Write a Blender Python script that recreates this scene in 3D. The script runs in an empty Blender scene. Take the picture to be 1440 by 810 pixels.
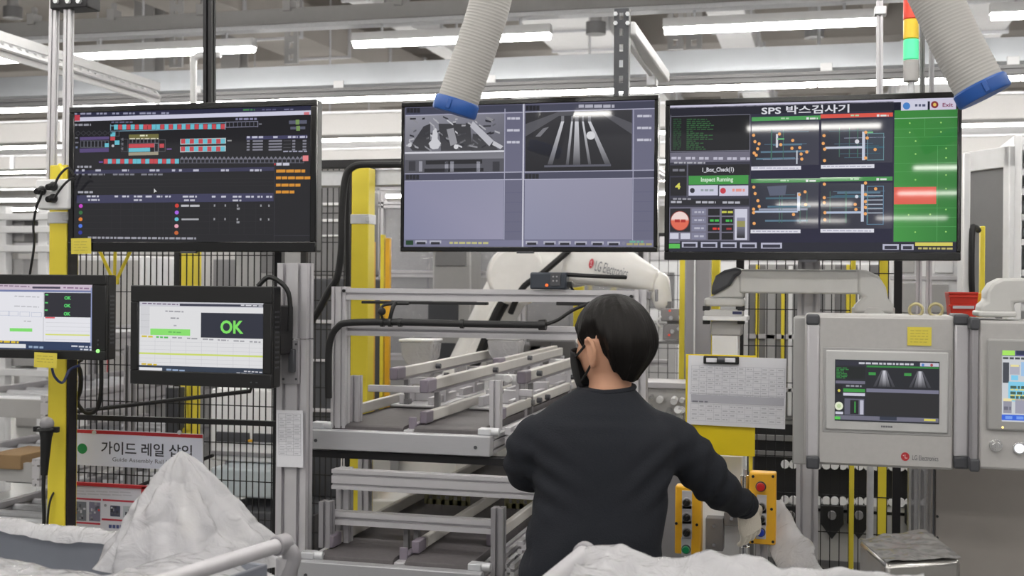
import bpy, bmesh, math, random
from mathutils import Vector, Matrix, Euler, noise
random.seed(7)
C = bpy.context.scene.collection
SC = bpy.context.scene
PI = math.pi

# ------------------------------------------------------------------ camera
FPX, YAW, ROLL, HOR = 1700.0, math.radians(14.5), math.radians(0.45), 395.0
CAMP = Vector((0, 0, 1.65))
CR = Matrix.Rotation(YAW, 3, 'Z') @ Matrix.Rotation(PI / 2, 3, 'X') @ Matrix.Rotation(ROLL, 3, 'Z')
cd = bpy.data.cameras.new('camera')
cam = bpy.data.objects.new('camera', cd)
C.objects.link(cam)
cam.matrix_world = Matrix.Translation(CAMP) @ CR.to_4x4()
cd.sensor_width = 36.0
cd.lens = 36.0 * FPX / 1440.0
cd.shift_y = (HOR - 405.0) / 1440.0
cd.clip_end = 200
cd.dof.use_dof = True
cd.dof.focus_distance = 3.7
cd.dof.aperture_fstop = 5.0
SC.camera = cam

# ------------------------------------------------------------------ light and exposure
w = bpy.data.worlds.new('world')
SC.world = w
w.use_nodes = True
w.node_tree.nodes['Background'].inputs[0].default_value = (1.0, 0.99, 0.98, 1)
w.node_tree.nodes['Background'].inputs[1].default_value = 0.5
LAMP = 40.0         # emission of every fluorescent diffuser
SC.view_settings.view_transform = 'Standard'
SC.view_settings.look = 'None'
SC.view_settings.exposure = 0.0
SC.view_settings.gamma = 1.0
SC.view_settings.use_curve_mapping = False

# ------------------------------------------------------------------ helpers
def at(px, py, Y):
    d = CR @ Vector(((px - 720.0) / FPX, -(py - HOR) / FPX, -1.0))
    t = (Y - CAMP.y) / d.y
    return CAMP + d * t

def atd(px, py, depth):
    return CAMP + (CR @ Vector(((px - 720.0) / FPX, -(py - HOR) / FPX, -1.0))) * depth

def atz(px, py, z):
    d = CR @ Vector(((px - 720.0) / FPX, -(py - HOR) / FPX, -1.0))
    return CAMP + d * ((z - CAMP.z) / d.z)

def lin(c):
    if isinstance(c, str):
        c = tuple(int(c[i:i + 2], 16) for i in (0, 2, 4))
    return tuple(((v / 255.0) / 12.92 if v / 255.0 <= 0.04045 else ((v / 255.0 + 0.055) / 1.055) ** 2.4) for v in c[:3])

def mat(name, col, rough=0.5, metal=0.0, var=0.06, scale=18.0, bump=0.0, coat=0.0, emit=None, es=1.0, spec=0.5, stretch=None):
    m = bpy.data.materials.new(name)
    m.use_nodes = True
    nt = m.node_tree
    p = nt.nodes['Principled BSDF']
    l = lin(col)
    p.inputs['Roughness'].default_value = rough
    p.inputs['Metallic'].default_value = metal
    p.inputs['Coat Weight'].default_value = coat
    p.inputs['Specular IOR Level'].default_value = spec
    tc = nt.nodes.new('ShaderNodeTexCoord')
    mp = nt.nodes.new('ShaderNodeMapping')
    if stretch: mp.inputs['Scale'].default_value = stretch
    nt.links.new(tc.outputs['Object'], mp.inputs['Vector'])
    n = nt.nodes.new('ShaderNodeTexNoise')
    n.inputs['Scale'].default_value = scale
    n.inputs['Detail'].default_value = 3
    nt.links.new(mp.outputs['Vector'], n.inputs['Vector'])
    mx = nt.nodes.new('ShaderNodeMix')
    mx.data_type = 'RGBA'
    mx.inputs['A'].default_value = tuple(min(1, v * (1 - var)) for v in l) + (1,)
    mx.inputs['B'].default_value = tuple(min(1, v * (1 + var)) for v in l) + (1,)
    nt.links.new(n.outputs['Fac'], mx.inputs['Factor'])
    nt.links.new(mx.outputs['Result'], p.inputs['Base Color'])
    if bump:
        b = nt.nodes.new('ShaderNodeBump')
        b.inputs['Strength'].default_value = bump
        b.inputs['Distance'].default_value = 0.004
        nt.links.new(n.outputs['Fac'], b.inputs['Height'])
        nt.links.new(b.outputs['Normal'], p.inputs['Normal'])
    if emit:
        p.inputs['Emission Color'].default_value = lin(emit) + (1,)
        p.inputs['Emission Strength'].default_value = es
    return m

def screen_mat(name, strength, rough=0.16, spec=0.6):
    m = bpy.data.materials.new(name)
    m.use_nodes = True
    nt = m.node_tree
    p = nt.nodes['Principled BSDF']
    a = nt.nodes.new('ShaderNodeVertexColor')
    a.layer_name = 'Col'
    nt.links.new(a.outputs['Color'], p.inputs['Emission Color'])
    p.inputs['Emission Strength'].default_value = strength
    p.inputs['Base Color'].default_value = (0.012, 0.012, 0.014, 1)
    p.inputs['Roughness'].default_value = rough
    p.inputs['Specular IOR Level'].default_value = spec
    return m

def print_mat(name):
    m = bpy.data.materials.new(name)
    m.use_nodes = True
    nt = m.node_tree
    p = nt.nodes['Principled BSDF']
    a = nt.nodes.new('ShaderNodeVertexColor')
    a.layer_name = 'Col'
    nt.links.new(a.outputs['Color'], p.inputs['Base Color'])
    p.inputs['Roughness'].default_value = 0.55
    return m

def film_mat(name, col=(226, 226, 230), clear=0.35, rough=0.25):
    m = bpy.data.materials.new(name)
    m.use_nodes = True
    nt = m.node_tree
    out = nt.nodes['Material Output']
    nt.nodes.remove(nt.nodes['Principled BSDF'])
    l = lin(col) + (1,)
    d = nt.nodes.new('ShaderNodeBsdfDiffuse'); d.inputs['Color'].default_value = l
    t = nt.nodes.new('ShaderNodeBsdfTranslucent'); t.inputs['Color'].default_value = l
    tr = nt.nodes.new('ShaderNodeBsdfTransparent'); tr.inputs['Color'].default_value = (0.96, 0.96, 0.97, 1)
    g = nt.nodes.new('ShaderNodeBsdfGlossy'); g.inputs['Roughness'].default_value = rough
    n = nt.nodes.new('ShaderNodeTexNoise'); n.inputs['Scale'].default_value = 22; n.inputs['Detail'].default_value = 6; n.inputs['Distortion'].default_value = 1.2
    tc = nt.nodes.new('ShaderNodeTexCoord')
    nt.links.new(tc.outputs['Object'], n.inputs['Vector'])
    b = nt.nodes.new('ShaderNodeBump'); b.inputs['Strength'].default_value = 0.7; b.inputs['Distance'].default_value = 0.012
    nt.links.new(n.outputs['Fac'], b.inputs['Height'])
    for s in (d, t, g): nt.links.new(b.outputs['Normal'], s.inputs['Normal'])
    def mix(f, a, c):
        x = nt.nodes.new('ShaderNodeMixShader')
        if isinstance(f, float): x.inputs[0].default_value = f
        else: nt.links.new(f, x.inputs[0])
        nt.links.new(a.outputs[0], x.inputs[1]); nt.links.new(c.outputs[0], x.inputs[2])
        return x
    m1 = mix(0.45, d, t)
    m2 = mix(clear, m1, tr)
    fr = nt.nodes.new('ShaderNodeFresnel'); fr.inputs['IOR'].default_value = 1.45
    nt.links.new(b.outputs['Normal'], fr.inputs['Normal'])
    m3 = mix(fr.outputs[0], m2, g)
    nt.links.new(m3.outputs[0], out.inputs['Surface'])
    return m

M = {
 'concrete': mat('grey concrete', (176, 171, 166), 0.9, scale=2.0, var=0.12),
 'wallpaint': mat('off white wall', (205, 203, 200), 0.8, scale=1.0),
 'epoxy': mat('grey epoxy floor', (158, 158, 156), 0.25, scale=1.5),
 'alu': mat('anodised aluminium', (194, 192, 196), 0.4, 0.25, stretch=(1, 1, 1)),
 'alu_dark': mat('matt grey aluminium', (152, 150, 154), 0.45, 0.25),
 'galv': mat('galvanised steel', (205, 206, 210), 0.42, 0.35, scale=40, var=0.1),
 'steelwhite': mat('white painted steel', (226, 226, 228), 0.45),
 'greysteel': mat('grey painted steel', (166, 165, 165), 0.5),
 'midgrey': mat('mid grey steel', (120, 119, 121), 0.5),
 'black': mat('black plastic', (22, 22, 24), 0.42),
 'blackmetal': mat('black powder coat', (30, 29, 32), 0.5, 0.2),
 'darkgrey': mat('dark grey plastic', (70, 71, 76), 0.45),
 'rubber': mat('black rubber', (26, 26, 28), 0.6),
 'yellow': mat('yellow painted steel', (230, 210, 62), 0.45, scale=8),
 'yellow_deep': mat('orange yellow plastic', (228, 172, 40), 0.4),
 'yellow_sheet': mat('bright yellow sheet', (228, 202, 24), 0.45),
 'note': mat('yellow sticky paper', (222, 206, 82), 0.8),
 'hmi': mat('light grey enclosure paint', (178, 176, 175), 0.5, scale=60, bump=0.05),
 'hmi_side': mat('darker grey enclosure paint', (160, 159, 158), 0.5),  # on the control box side the darker tone is shade put into the colour
 'hmi_bezel': mat('pale grey panel bezel', (190, 190, 190), 0.4),
 'armgrey': mat('grey cast arm', (196, 195, 193), 0.45),
 'robot': mat('white robot paint', (236, 234, 232), 0.35, coat=0.2),
 'blue': mat('blue rubber collar', (34, 84, 160), 0.45),
 'hose': mat('grey ribbed hose', (176, 174, 171), 0.6),
 'red': mat('red plastic', (205, 52, 34), 0.4),
 'redband': mat('red band', (178, 36, 44), 0.5),
 'paper': mat('white paper', (222, 222, 228), 0.8, scale=30, var=0.02),
 'belt': mat('dark grey conveyor belt', (88, 84, 86), 0.6, scale=60, var=0.2, bump=0.15),
 'uhmw': mat('pale plastic guide', (198, 195, 191), 0.5),
 'capgrey': mat('violet grey end cap', (128, 120, 132), 0.5),
 'olive': mat('olive perforated plate', (120, 116, 84), 0.5),
 'skin': mat('skin', (206, 156, 128), 0.5, scale=30),
 'hair': mat('black hair', (20, 17, 16), 0.5, scale=90, stretch=(1, 1, 0.12), var=0.5, bump=0.5, spec=0.22),
 'sweater': mat('charcoal knit', (40, 42, 48), 0.85, scale=260, var=0.15, bump=0.35, spec=0.2),
 'trousers': mat('dark trousers', (46, 47, 56), 0.85),
 'mask': mat('black mask fabric', (24, 24, 26), 0.8),
 'glove': mat('off white knit glove', (222, 214, 200), 0.85, scale=220, bump=0.4),
 'lamp': mat('fluorescent diffuser', (255, 255, 255), 0.5, emit=(255, 252, 246), es=LAMP),
 'foil': mat('crumpled foil', (190, 188, 186), 0.22, 0.85, scale=9, bump=0.8, var=0.1),
 'cabinet': mat('warm grey cabinet', (148, 142, 138), 0.5),
 'cardboard': mat('brown cardboard', (140, 114, 82), 0.8),
 'tub': mat('grey blue tub', (138, 142, 152), 0.5),
 'chrome': mat('chrome', (215, 215, 215), 0.2, 0.9),
 'buttonred': mat('red push button', (190, 28, 30), 0.35),
 'buttonblue': mat('blue push button', (30, 60, 170), 0.35),
 'buttongreen': mat('green push button', (20, 130, 80), 0.35),
 'lens_red': mat('red beacon lens', (215, 60, 36), 0.3, emit=(220, 60, 30), es=0.1),
 'lens_yellow': mat('amber beacon lens', (226, 190, 40), 0.3, emit=(230, 190, 30), es=0.1),
 'lens_green': mat('lit green beacon lens', (90, 200, 150), 0.3, emit=(60, 225, 150), es=0.6),
 'led_white': mat('lit white button', (240, 240, 250), 0.3, emit=(245, 245, 255), es=1.6),
 'led_green': mat('lit green led', (150, 235, 130), 0.3, emit=(150, 245, 130), es=1.0),
 'screen': screen_mat('display panel', 0.92, 0.03, 0.36),
 'screen_matt': screen_mat('matt display panel', 0.92, 0.35, 0.3),
 'print': print_mat('printed ink'),
 'film': film_mat('milky polyethylene film', (244, 243, 247), 0.28, 0.18),
 'film_clear': film_mat('clear polyethylene film', (226, 226, 230), 0.5),
 'pane': film_mat('dusty clear panel', (190, 190, 194), 0.62, 0.12),
}

class B:
    """collects shapes into one mesh"""
    def __init__(s): s.bm = bmesh.new()
    def face(s, vs):
        try: return s.bm.faces.new(vs)
        except ValueError: return None
    def hexa(s, p):
        v = [s.bm.verts.new(q) for q in p]
        for f in ((0, 3, 2, 1), (4, 5, 6, 7), (0, 1, 5, 4), (1, 2, 6, 5), (2, 3, 7, 6), (3, 0, 4, 7)):
            s.face([v[i] for i in f])
        return s
    def box(s, a, b):
        x0, x1 = sorted((a[0], b[0])); y0, y1 = sorted((a[1], b[1])); z0, z1 = sorted((a[2], b[2]))
        return s.hexa([(x0, y0, z0), (x1, y0, z0), (x1, y1, z0), (x0, y1, z0), (x0, y0, z1), (x1, y0, z1), (x1, y1, z1), (x0, y1, z1)])
    def pbox(s, x0, y0, x1, y1, Y, d):
        """front face covers this pixel rectangle on the plane Y, body runs d behind it"""
        ym, xm = (y0 + y1) / 2, (x0 + x1) / 2
        return s.box((at(x0, ym, Y).x, Y, at(xm, y1, Y).z), (at(x1, ym, Y).x, Y + d, at(xm, y0, Y).z))
    def obox(s, c, size, R=None):
        R = R or Matrix.Identity(3)
        h = Vector(size) / 2
        q = [(-1, -1, -1), (1, -1, -1), (1, 1, -1), (-1, 1, -1), (-1, -1, 1), (1, -1, 1), (1, 1, 1), (-1, 1, 1)]
        return s.hexa([Vector(c) + R @ Vector((i * h.x, j * h.y, k * h.z)) for i, j, k in q])
    def frame(s, p0, p1, up=None):
        d = (Vector(p1) - Vector(p0)).normalized()
        u = Vector(up) if up else (Vector((0, 0, 1)) if abs(d.z) < 0.9 else Vector((0, 1, 0)))
        x = d.cross(u).normalized(); u = x.cross(d).normalized()
        return x, u
    def prism(s, sec, p0, p1, up=None):
        x, u = s.frame(p0, p1, up)
        r = [[s.bm.verts.new(Vector(p) + x * a + u * b) for a, b in sec] for p in (p0, p1)]
        n = len(sec)
        for i in range(n): s.face([r[0][i], r[0][(i + 1) % n], r[1][(i + 1) % n], r[1][i]])
        s.face(r[0][::-1]); s.face(r[1])
        return s
    def bar(s, p0, p1, w, h, up=None):
        return s.prism([(-w / 2, -h / 2), (w / 2, -h / 2), (w / 2, h / 2), (-w / 2, h / 2)], p0, p1, up)
    def profile(s, p0, p1, w, h, up=None, nw=1, nh=1, slot=None, dep=None):
        """slotted aluminium extrusion: grooves on all four sides, nw across the width, nh across the height"""
        slot = slot or min(w / nw, h / nh) * 0.24
        dep = dep or slot * 1.3
        def side(L, n):
            o = []
            for i in range(n):
                c = -L / 2 + L * (i + 0.5) / n
                o += [(c - slot / 2, 0), (c - slot / 2, dep), (c + slot / 2, dep), (c + slot / 2, 0)]
            return o
        sec = [(-w / 2, -h / 2)] + [(a, -h / 2 + b) for a, b in side(w, nw)]
        sec += [(w / 2, -h / 2)] + [(w / 2 - b, a) for a, b in side(h, nh)]
        sec += [(w / 2, h / 2)] + [(-a, h / 2 - b) for a, b in side(w, nw)]
        sec += [(-w / 2, h / 2)] + [(-w / 2 + b, -a) for a, b in side(h, nh)]
        return s.prism(sec, p0, p1, up)
    def cyl(s, p0, p1, r0, r1=None, n=20):
        r1 = r0 if r1 is None else r1
        x, u = s.frame(p0, p1)
        rr = [[s.bm.verts.new(Vector(p) + (x * math.cos(2 * PI * i / n) + u * math.sin(2 * PI * i / n)) * r) for i in range(n)] for p, r in ((p0, r0), (p1, r1))]
        for i in range(n): s.face([rr[0][i], rr[0][(i + 1) % n], rr[1][(i + 1) % n], rr[1][i]])
        s.face(rr[0][::-1]); s.face(rr[1])
        return s
    def tube(s, pts, r, n=10, sub=6, closed=False):
        """round tube along a smooth line; r a number or one radius per point"""
        P = [Vector(p) for p in pts]
        R = r if isinstance(r, (list, tuple)) else [r] * len(P)
        Q, RR = [], []
        if sub > 1 and len(P) > 2:
            for i in range(len(P) - 1):
                a, b, c, d = P[max(i - 1, 0)], P[i], P[i + 1], P[min(i + 2, len(P) - 1)]
                for k in range(sub):
                    t = k / sub
                    Q.append(0.5 * (2 * b + (c - a) * t + (2 * a - 5 * b + 4 * c - d) * t * t + (3 * b - a - 3 * c + d) * t ** 3))
                    e = t * t * (3 - 2 * t)
                    RR.append(R[i] * (1 - e) + R[i + 1] * e)
            Q.append(P[-1]); RR.append(R[-1])
        else: Q, RR = P, list(R)
        d0 = (Q[1] - Q[0]).normalized()
        x = d0.cross(Vector((0, 0, 1)) if abs(d0.z) < 0.9 else Vector((0, 1, 0))).normalized()
        rings = []
        for i, q in enumerate(Q):
            d = (Q[min(i + 1, len(Q) - 1)] - Q[max(i - 1, 0)]).normalized()
            x = (x - d * x.dot(d)).normalized(); u = d.cross(x)
            rings.append([s.bm.verts.new(q + (x * math.cos(2 * PI * k / n) + u * math.sin(2 * PI * k / n)) * RR[i]) for k in range(n)])
        for a, b in zip(rings, rings[1:]):
            for k in range(n): s.face([a[k], a[(k + 1) % n], b[(k + 1) % n], b[k]])
        s.face(rings[0][::-1]); s.face(rings[-1])
        return s
    def loft(s, rings, cap=True):
        R = [[s.bm.verts.new(p) for p in r] for r in rings]
        n = len(R[0])
        for a, b in zip(R, R[1:]):
            for k in range(n): s.face([a[k], a[(k + 1) % n], b[(k + 1) % n], b[k]])
        if cap: s.face(R[0][::-1]); s.face(R[-1])
        return s
    def grid(s, f, nu, nv):
        v = [[s.bm.verts.new(f(i / nu, j / nv)) for j in range(nv + 1)] for i in range(nu + 1)]
        for i in range(nu):
            for j in range(nv): s.face([v[i][j], v[i + 1][j], v[i + 1][j + 1], v[i][j + 1]])
        return s
    def ball(s, c, r, n=14):
        r = r if isinstance(r, (tuple, list)) else (r, r, r)
        rings = []
        for j in range(1, n):
            a = PI * j / n
            rings.append([Vector(c) + Vector((r[0] * math.sin(a) * math.cos(2 * PI * k / (2 * n)), r[1] * math.sin(a) * math.sin(2 * PI * k / (2 * n)), r[2] * math.cos(a))) for k in range(2 * n)])
        return s.loft(rings[::-1])
    def strip(s, p0, p1, w, t, up, pitch, hole):
        """flat bar with real slots: rails at both edges and bridges between the holes"""
        p0, p1 = Vector(p0), Vector(p1)
        x, u = s.frame(p0, p1, up)
        L = (p1 - p0).length; d = (p1 - p0) / L
        e = (w - hole[0]) / 2
        for sg in (-1, 1):
            o = x * sg * (w - e) / 2
            s.bar(p0 + o, p1 + o, e, t, u)
        n = max(1, int(L / pitch))
        for i in range(n + 1):
            a = p0 + d * (L * i / n)
            h = (L / n - hole[1]) / 2
            q0, q1 = max(0, L * i / n - h), min(L, L * i / n + h)
            if q1 > q0: s.bar(p0 + d * q0, p0 + d * q1, hole[0], t, u)
        return s

ALL = []
def finish_mesh(b, name, mats, bevel=0.0, smooth=True, sharp=35):
    bm = b.bm if isinstance(b, B) else b
    bmesh.ops.recalc_face_normals(bm, faces=bm.faces)
    me = bpy.data.meshes.new(name)
    bm.to_mesh(me); bm.free()
    for m in (mats if isinstance(mats, (list, tuple)) else [mats]): me.materials.append(m)
    if smooth:
        me.polygons.foreach_set('use_smooth', [True] * len(me.polygons))
        me.set_sharp_from_angle(angle=math.radians(sharp))
    return me

def mk(name, b, m, bevel=0.0, sharp=35):
    o = bpy.data.objects.new(name, finish_mesh(b, name, m, sharp=sharp))
    C.objects.link(o)
    if bevel:
        md = o.modifiers.new('edge', 'BEVEL'); md.width = bevel; md.segments = 2; md.limit_method = 'ANGLE'; md.angle_limit = math.radians(50)
    return o

def bounds(objs):
    lo = Vector((1e9,) * 3); hi = -lo
    for o in objs:
        for v in o.data.vertices:
            q = v.co + o.location
            for i in range(3):
                lo[i] = min(lo[i], q[i]); hi[i] = max(hi[i], q[i])
    return lo, hi

def tag(o, label, cat, group=None, kind=None):
    o['label'] = label; o['category'] = cat
    if group: o['group'] = group
    if kind: o['kind'] = kind
    return o

def one(name, label, cat, b, m, bevel=0.0, group=None, kind=None, sharp=35):
    """a thing that is a single mesh"""
    o = mk(name, b, m, bevel, sharp)
    lo, hi = bounds([o])
    base = Vector(((lo.x + hi.x) / 2, (lo.y + hi.y) / 2, lo.z))
    o.data.transform(Matrix.Translation(-base)); o.location = base
    return tag(o, label, cat, group, kind)

def struct(name, b, m, bevel=0.0):
    o = mk(name, b, m, bevel); o['kind'] = 'structure'; return o

class Thing:
    """an Empty at the base of a thing; parts are given in world coordinates and moved under it by done()"""
    def __init__(s, name, label, cat, group=None):
        s.e = bpy.data.objects.new(name, None); s.e.empty_display_size = 0.05; C.objects.link(s.e)
        tag(s.e, label, cat, group); s.parts = []
    def part(s, name, b, m, bevel=0.0, parent=None, label=None, kind=None, sharp=35):
        o = mk(name, b, m, bevel, sharp); s.add(o, parent, label, kind); return o
    def add(s, o, parent=None, label=None, kind=None):
        o.parent = parent or s.e
        if label: o['label'] = label
        if kind: o['kind'] = kind
        s.parts.append(o); return o
    def copies(s, name, b, m, spots, parent=None, bevel=0.0, base=(0, 0, 0)):
        """alike pieces sharing one mesh, built about the origin, one object per spot"""
        me = finish_mesh(b, name, m)
        for p in spots:
            o = bpy.data.objects.new(name, me); C.objects.link(o); o.location = p
            o['shared'] = 1; s.add(o, parent)
    def done(s):
        lo, hi = bounds(s.parts)
        base = Vector(((lo.x + hi.x) / 2, (lo.y + hi.y) / 2, lo.z))
        T = Matrix.Translation(-base)
        for o in s.parts:
            if 'shared' in o: o.location = o.location - base; del o['shared']
            else: o.data.transform(T)
        s.e.location = base
        return s.e

def tree_copy(root, delta, label, group=None):
    r = root.copy(); C.objects.link(r); r.location = root.location + Vector(delta); r['label'] = label
    if group: r['group'] = group
    for ch in list(root.children):
        c = ch.copy(); C.objects.link(c); c.parent = r
        for g in list(ch.children):
            d = g.copy(); C.objects.link(d); d.parent = c
    return r

# ---- flat print and screen graphics: coloured quads and letters, thin layers on the surface
def text_tris(txt, bold=0.0):
    cu = bpy.data.curves.new('t', 'FONT'); cu.body = txt; cu.size = 1.0; cu.resolution_u = 3; cu.offset = bold
    o = bpy.data.objects.new('t', cu); C.objects.link(o)
    dg = bpy.context.evaluated_depsgraph_get()
    me = bpy.data.meshes.new_from_object(o.evaluated_get(dg))
    vs = [v.co.copy() for v in me.vertices]; fs = [tuple(p.vertices) for p in me.polygons]
    bpy.data.objects.remove(o); bpy.data.curves.remove(cu); bpy.data.meshes.remove(me)
    return vs, fs

class Ink:
    """graphics on the plane through O with unit vectors U (right) and V (down), drawn in pixel coordinates of the
    photograph through the four corners of the printed field (tl, tr, br, bl)"""
    def __init__(s, O, U, V, W, H, corners):
        s.O, s.U, s.V, s.W, s.H = Vector(O), Vector(U), Vector(V), W, H
        s.N = s.V.cross(s.U)
        s.c = corners; s.v = []; s.f = []; s.col = []
    def uv(s, x, y):
        tl, tr, br, bl = s.c
        v = 0.5
        for _ in range(3):
            xl = tl[0] + (bl[0] - tl[0]) * v; xr = tr[0] + (br[0] - tr[0]) * v
            u = (x - xl) / (xr - xl)
            yt = tl[1] + (tr[1] - tl[1]) * u; yb = bl[1] + (br[1] - bl[1]) * u
            v = (y - yt) / (yb - yt)
        return u, v
    def pt(s, u, v, lay):
        return s.O + s.U * (u * s.W) + s.V * (v * s.H) + s.N * (0.0006 + 0.00022 * lay)
    def poly(s, pts, col, lay=1):
        """pts in pixels; col one colour or one per point"""
        i = len(s.v)
        for x, y in pts: s.v.append(s.pt(*s.uv(x, y), lay))
        s.f.append(tuple(range(i, i + len(pts))))
        cs = col if isinstance(col, list) else [col] * len(pts)
        s.col.append([lin(c) for c in cs])
    def rect(s, x0, y0, x1, y1, col, lay=1):
        """an upright rectangle of the display (its height read at the middle of its width)"""
        xm, ym = (x0 + x1) / 2, (y0 + y1) / 2
        u0, _ = s.uv(x0, ym); u1, _ = s.uv(x1, ym); _, v0 = s.uv(xm, y0); _, v1 = s.uv(xm, y1)
        u0, u1, v0, v1 = max(0, u0), min(1, u1), max(0, v0), min(1, v1)
        i = len(s.v)
        for u, v in ((u0, v0), (u1, v0), (u1, v1), (u0, v1)): s.v.append(s.pt(u, v, lay))
        s.f.append((i, i + 1, i + 2, i + 3))
        cs = col if isinstance(col, list) else [col] * 4
        s.col.append([lin(c) for c in cs])
    def disc(s, x, y, r, col, lay=2, n=16, ry=None):
        s.poly([(x + r * math.cos(2 * PI * k / n), y + (ry or r) * math.sin(2 * PI * k / n)) for k in range(n)], col, lay)
    def box(s, x0, y0, x1, y1, col, t=1.0, lay=2):
        s.rect(x0, y0, x1, y0 + t, col, lay); s.rect(x0, y1 - t, x1, y1, col, lay)
        s.rect(x0, y0, x0 + t, y1, col, lay); s.rect(x1 - t, y0, x1, y1, col, lay)
    def dashes(s, x0, x1, y, h, col, lay=3, seed=0, word=(3, 9), gap=1.6):
        rnd = random.Random(seed * 131 + int(x0 * 7 + y * 3)); x = x0
        while x < x1 - 1:
            wv = min(rnd.uniform(*word), x1 - x)
            s.rect(x, y - h / 2, x + wv, y + h / 2, col, lay); x += wv + gap
    def text(s, txt, x0, y0, x1, y1, col, lay=3, bold=0.0, fit=True):
        """letters filling this pixel box"""
        vs, fs = text_tris(txt, bold)
        if not vs: return
        lx, hx = min(v.x for v in vs), max(v.x for v in vs); ly, hy = min(v.y for v in vs), max(v.y for v in vs)
        u0, v0 = s.uv(x0, (y0 + y1) / 2); u1, _ = s.uv(x1, (y0 + y1) / 2)
        _, va = s.uv((x0 + x1) / 2, y0); _, vb = s.uv((x0 + x1) / 2, y1)
        i = len(s.v)
        for v in vs: s.v.append(s.pt(u0 + (u1 - u0) * (v.x - lx) / (hx - lx), vb + (va - vb) * (v.y - ly) / (hy - ly), lay))
        for f in fs:
            s.f.append(tuple(i + k for k in f)); s.col.append([lin(col)] * len(f))
    def mesh(s, name, m):
        me = bpy.data.meshes.new(name)
        me.from_pydata(s.v, [], s.f)
        ca = me.color_attributes.new('Col', 'FLOAT_COLOR', 'CORNER')
        flat = []
        for cs in s.col:
            for c in cs: flat += [c[0], c[1], c[2], 1.0]
        ca.data.foreach_set('color', flat)
        me.materials.append(m)
        o = bpy.data.objects.new(name, me); C.objects.link(o)
        return o

# ================================================================== the hall
b = B(); b.box((-26, -24, -0.1), (14, 30, 0)); struct('floor', b, M['epoxy'])
b = B(); b.box((-26, -24, 5.6), (14, 30, 5.8)); struct('ceiling', b, M['concrete'])
b = B(); b.box((-26, 30, 0), (14, 30.2, 5.6)); struct('wall_back', b, M['wallpaint'])
b = B(); b.box((-26.2, -24, 0), (-26, 30, 5.6)); struct('wall_left', b, M['wallpaint'])
b = B(); b.box((14, -24, 0), (14.2, 30, 5.6)); struct('wall_right', b, M['wallpaint'])
k = 0
for x in (-19.5, -16, -12.5, -9.0, -6.6, -4.2, -1.8, 0.6, 3.0, 5.4):     # joists under the deck
    k += 1
    b = B(); b.box((x - 0.16, 4, 5.18), (x + 0.16, 30, 5.6)); struct('trim_%d' % k, b, M['concrete'], 0.01)
for y in (8.2, 12.6, 17, 21.5, 26):                                    # girders across the joists
    k += 1
    b = B(); b.box((-26, y - 0.2, 4.95), (14, y + 0.2, 5.6)); struct('trim_%d' % k, b, M['concrete'], 0.01)

# ---- strip lights: housing, glowing diffuser, two hangers
def strip_light(name, x0, x1, Y, Z, label, group, rail=5.55):
    t = Thing(name, label, 'light', group)
    L = x1 - x0
    b = B(); b.prism([(-0.045, -0.03), (0.045, -0.03), (0.03, 0.03), (-0.03, 0.03)], (x0, Y, Z + 0.055), (x1, Y, Z + 0.055)); t.part('housing', b, M['steelwhite'])
    n = 10
    sec = [(0.042 * math.cos(a), -0.042 * math.sin(a)) for a in [PI * i / n for i in range(n + 1)]]
    b = B(); b.prism(sec, (x0 + 0.01, Y, Z + 0.028), (x1 - 0.01, Y, Z + 0.028)); t.part('diffuser', b, M['lamp'])
    for q in (0.15, 0.85):
        b = B(); b.cyl((x0 + L * q, Y, Z + 0.08), (x0 + L * q, Y, Z + 0.16), 0.01, n=8); t.part('hanger', b, M['galv'])
    return t.done()

ROW1 = [(-66, 30, 52), (105, 358, 60), (497, 775, 47), (933, 1234, 28), (1392, 1640, 8)]
words_n = ['first', 'second', 'third', 'fourth', 'fifth']
for i, (a, c, yy) in enumerate(ROW1):
    p, q = at(a, yy, 7.6), at(c, yy, 7.6)
    strip_light('strip_light', p.x, q.x, 7.6, 3.22, 'glowing white strip light, %s from the left in the nearest row under the grey channel' % words_n[i], 'strip lights in the nearest row')
rows = [(10.2, 3.25, 'second'), (13.1, 3.25, 'third'), (16.2, 3.25, 'fourth'), (19.2, 3.25, 'fifth'), (22.2, 3.25, 'sixth'), (25.2, 3.25, 'seventh')]
for Y, Z, nm in rows:
    x0, x1 = -0.82 * Y - 1, 0.2 * Y + 1
    t = Thing('light_line', 'long unbroken line of white strip lights, %s line back from the screens' % nm, 'light')
    b = B(); b.box((x0, Y - 0.05, Z + 0.05), (x1, Y + 0.05, Z + 0.12)); t.part('housing', b, M['steelwhite'])
    n = int((x1 - x0) / 1.5)
    for j in range(n):
        s0 = x0 + (x1 - x0) * j / n; s1 = x0 + (x1 - x0) * (j + 1) / n - 0.02
        b = B(); b.prism([(0.045 * math.cos(a), -0.045 * math.sin(a)) for a in [PI * i / 8 for i in range(9)]], (s0, Y, Z + 0.05), (s1, Y, Z + 0.05)); t.part('diffuser', b, M['lamp'])
    for j in range(0, n + 1, 2):
        b = B(); b.cyl((x0 + (x1 - x0) * j / n, Y, Z + 0.1), (x0 + (x1 - x0) * j / n, Y, 4.95), 0.012, n=8); t.part('hanger', b, M['galv'])
    t.done()
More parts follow.
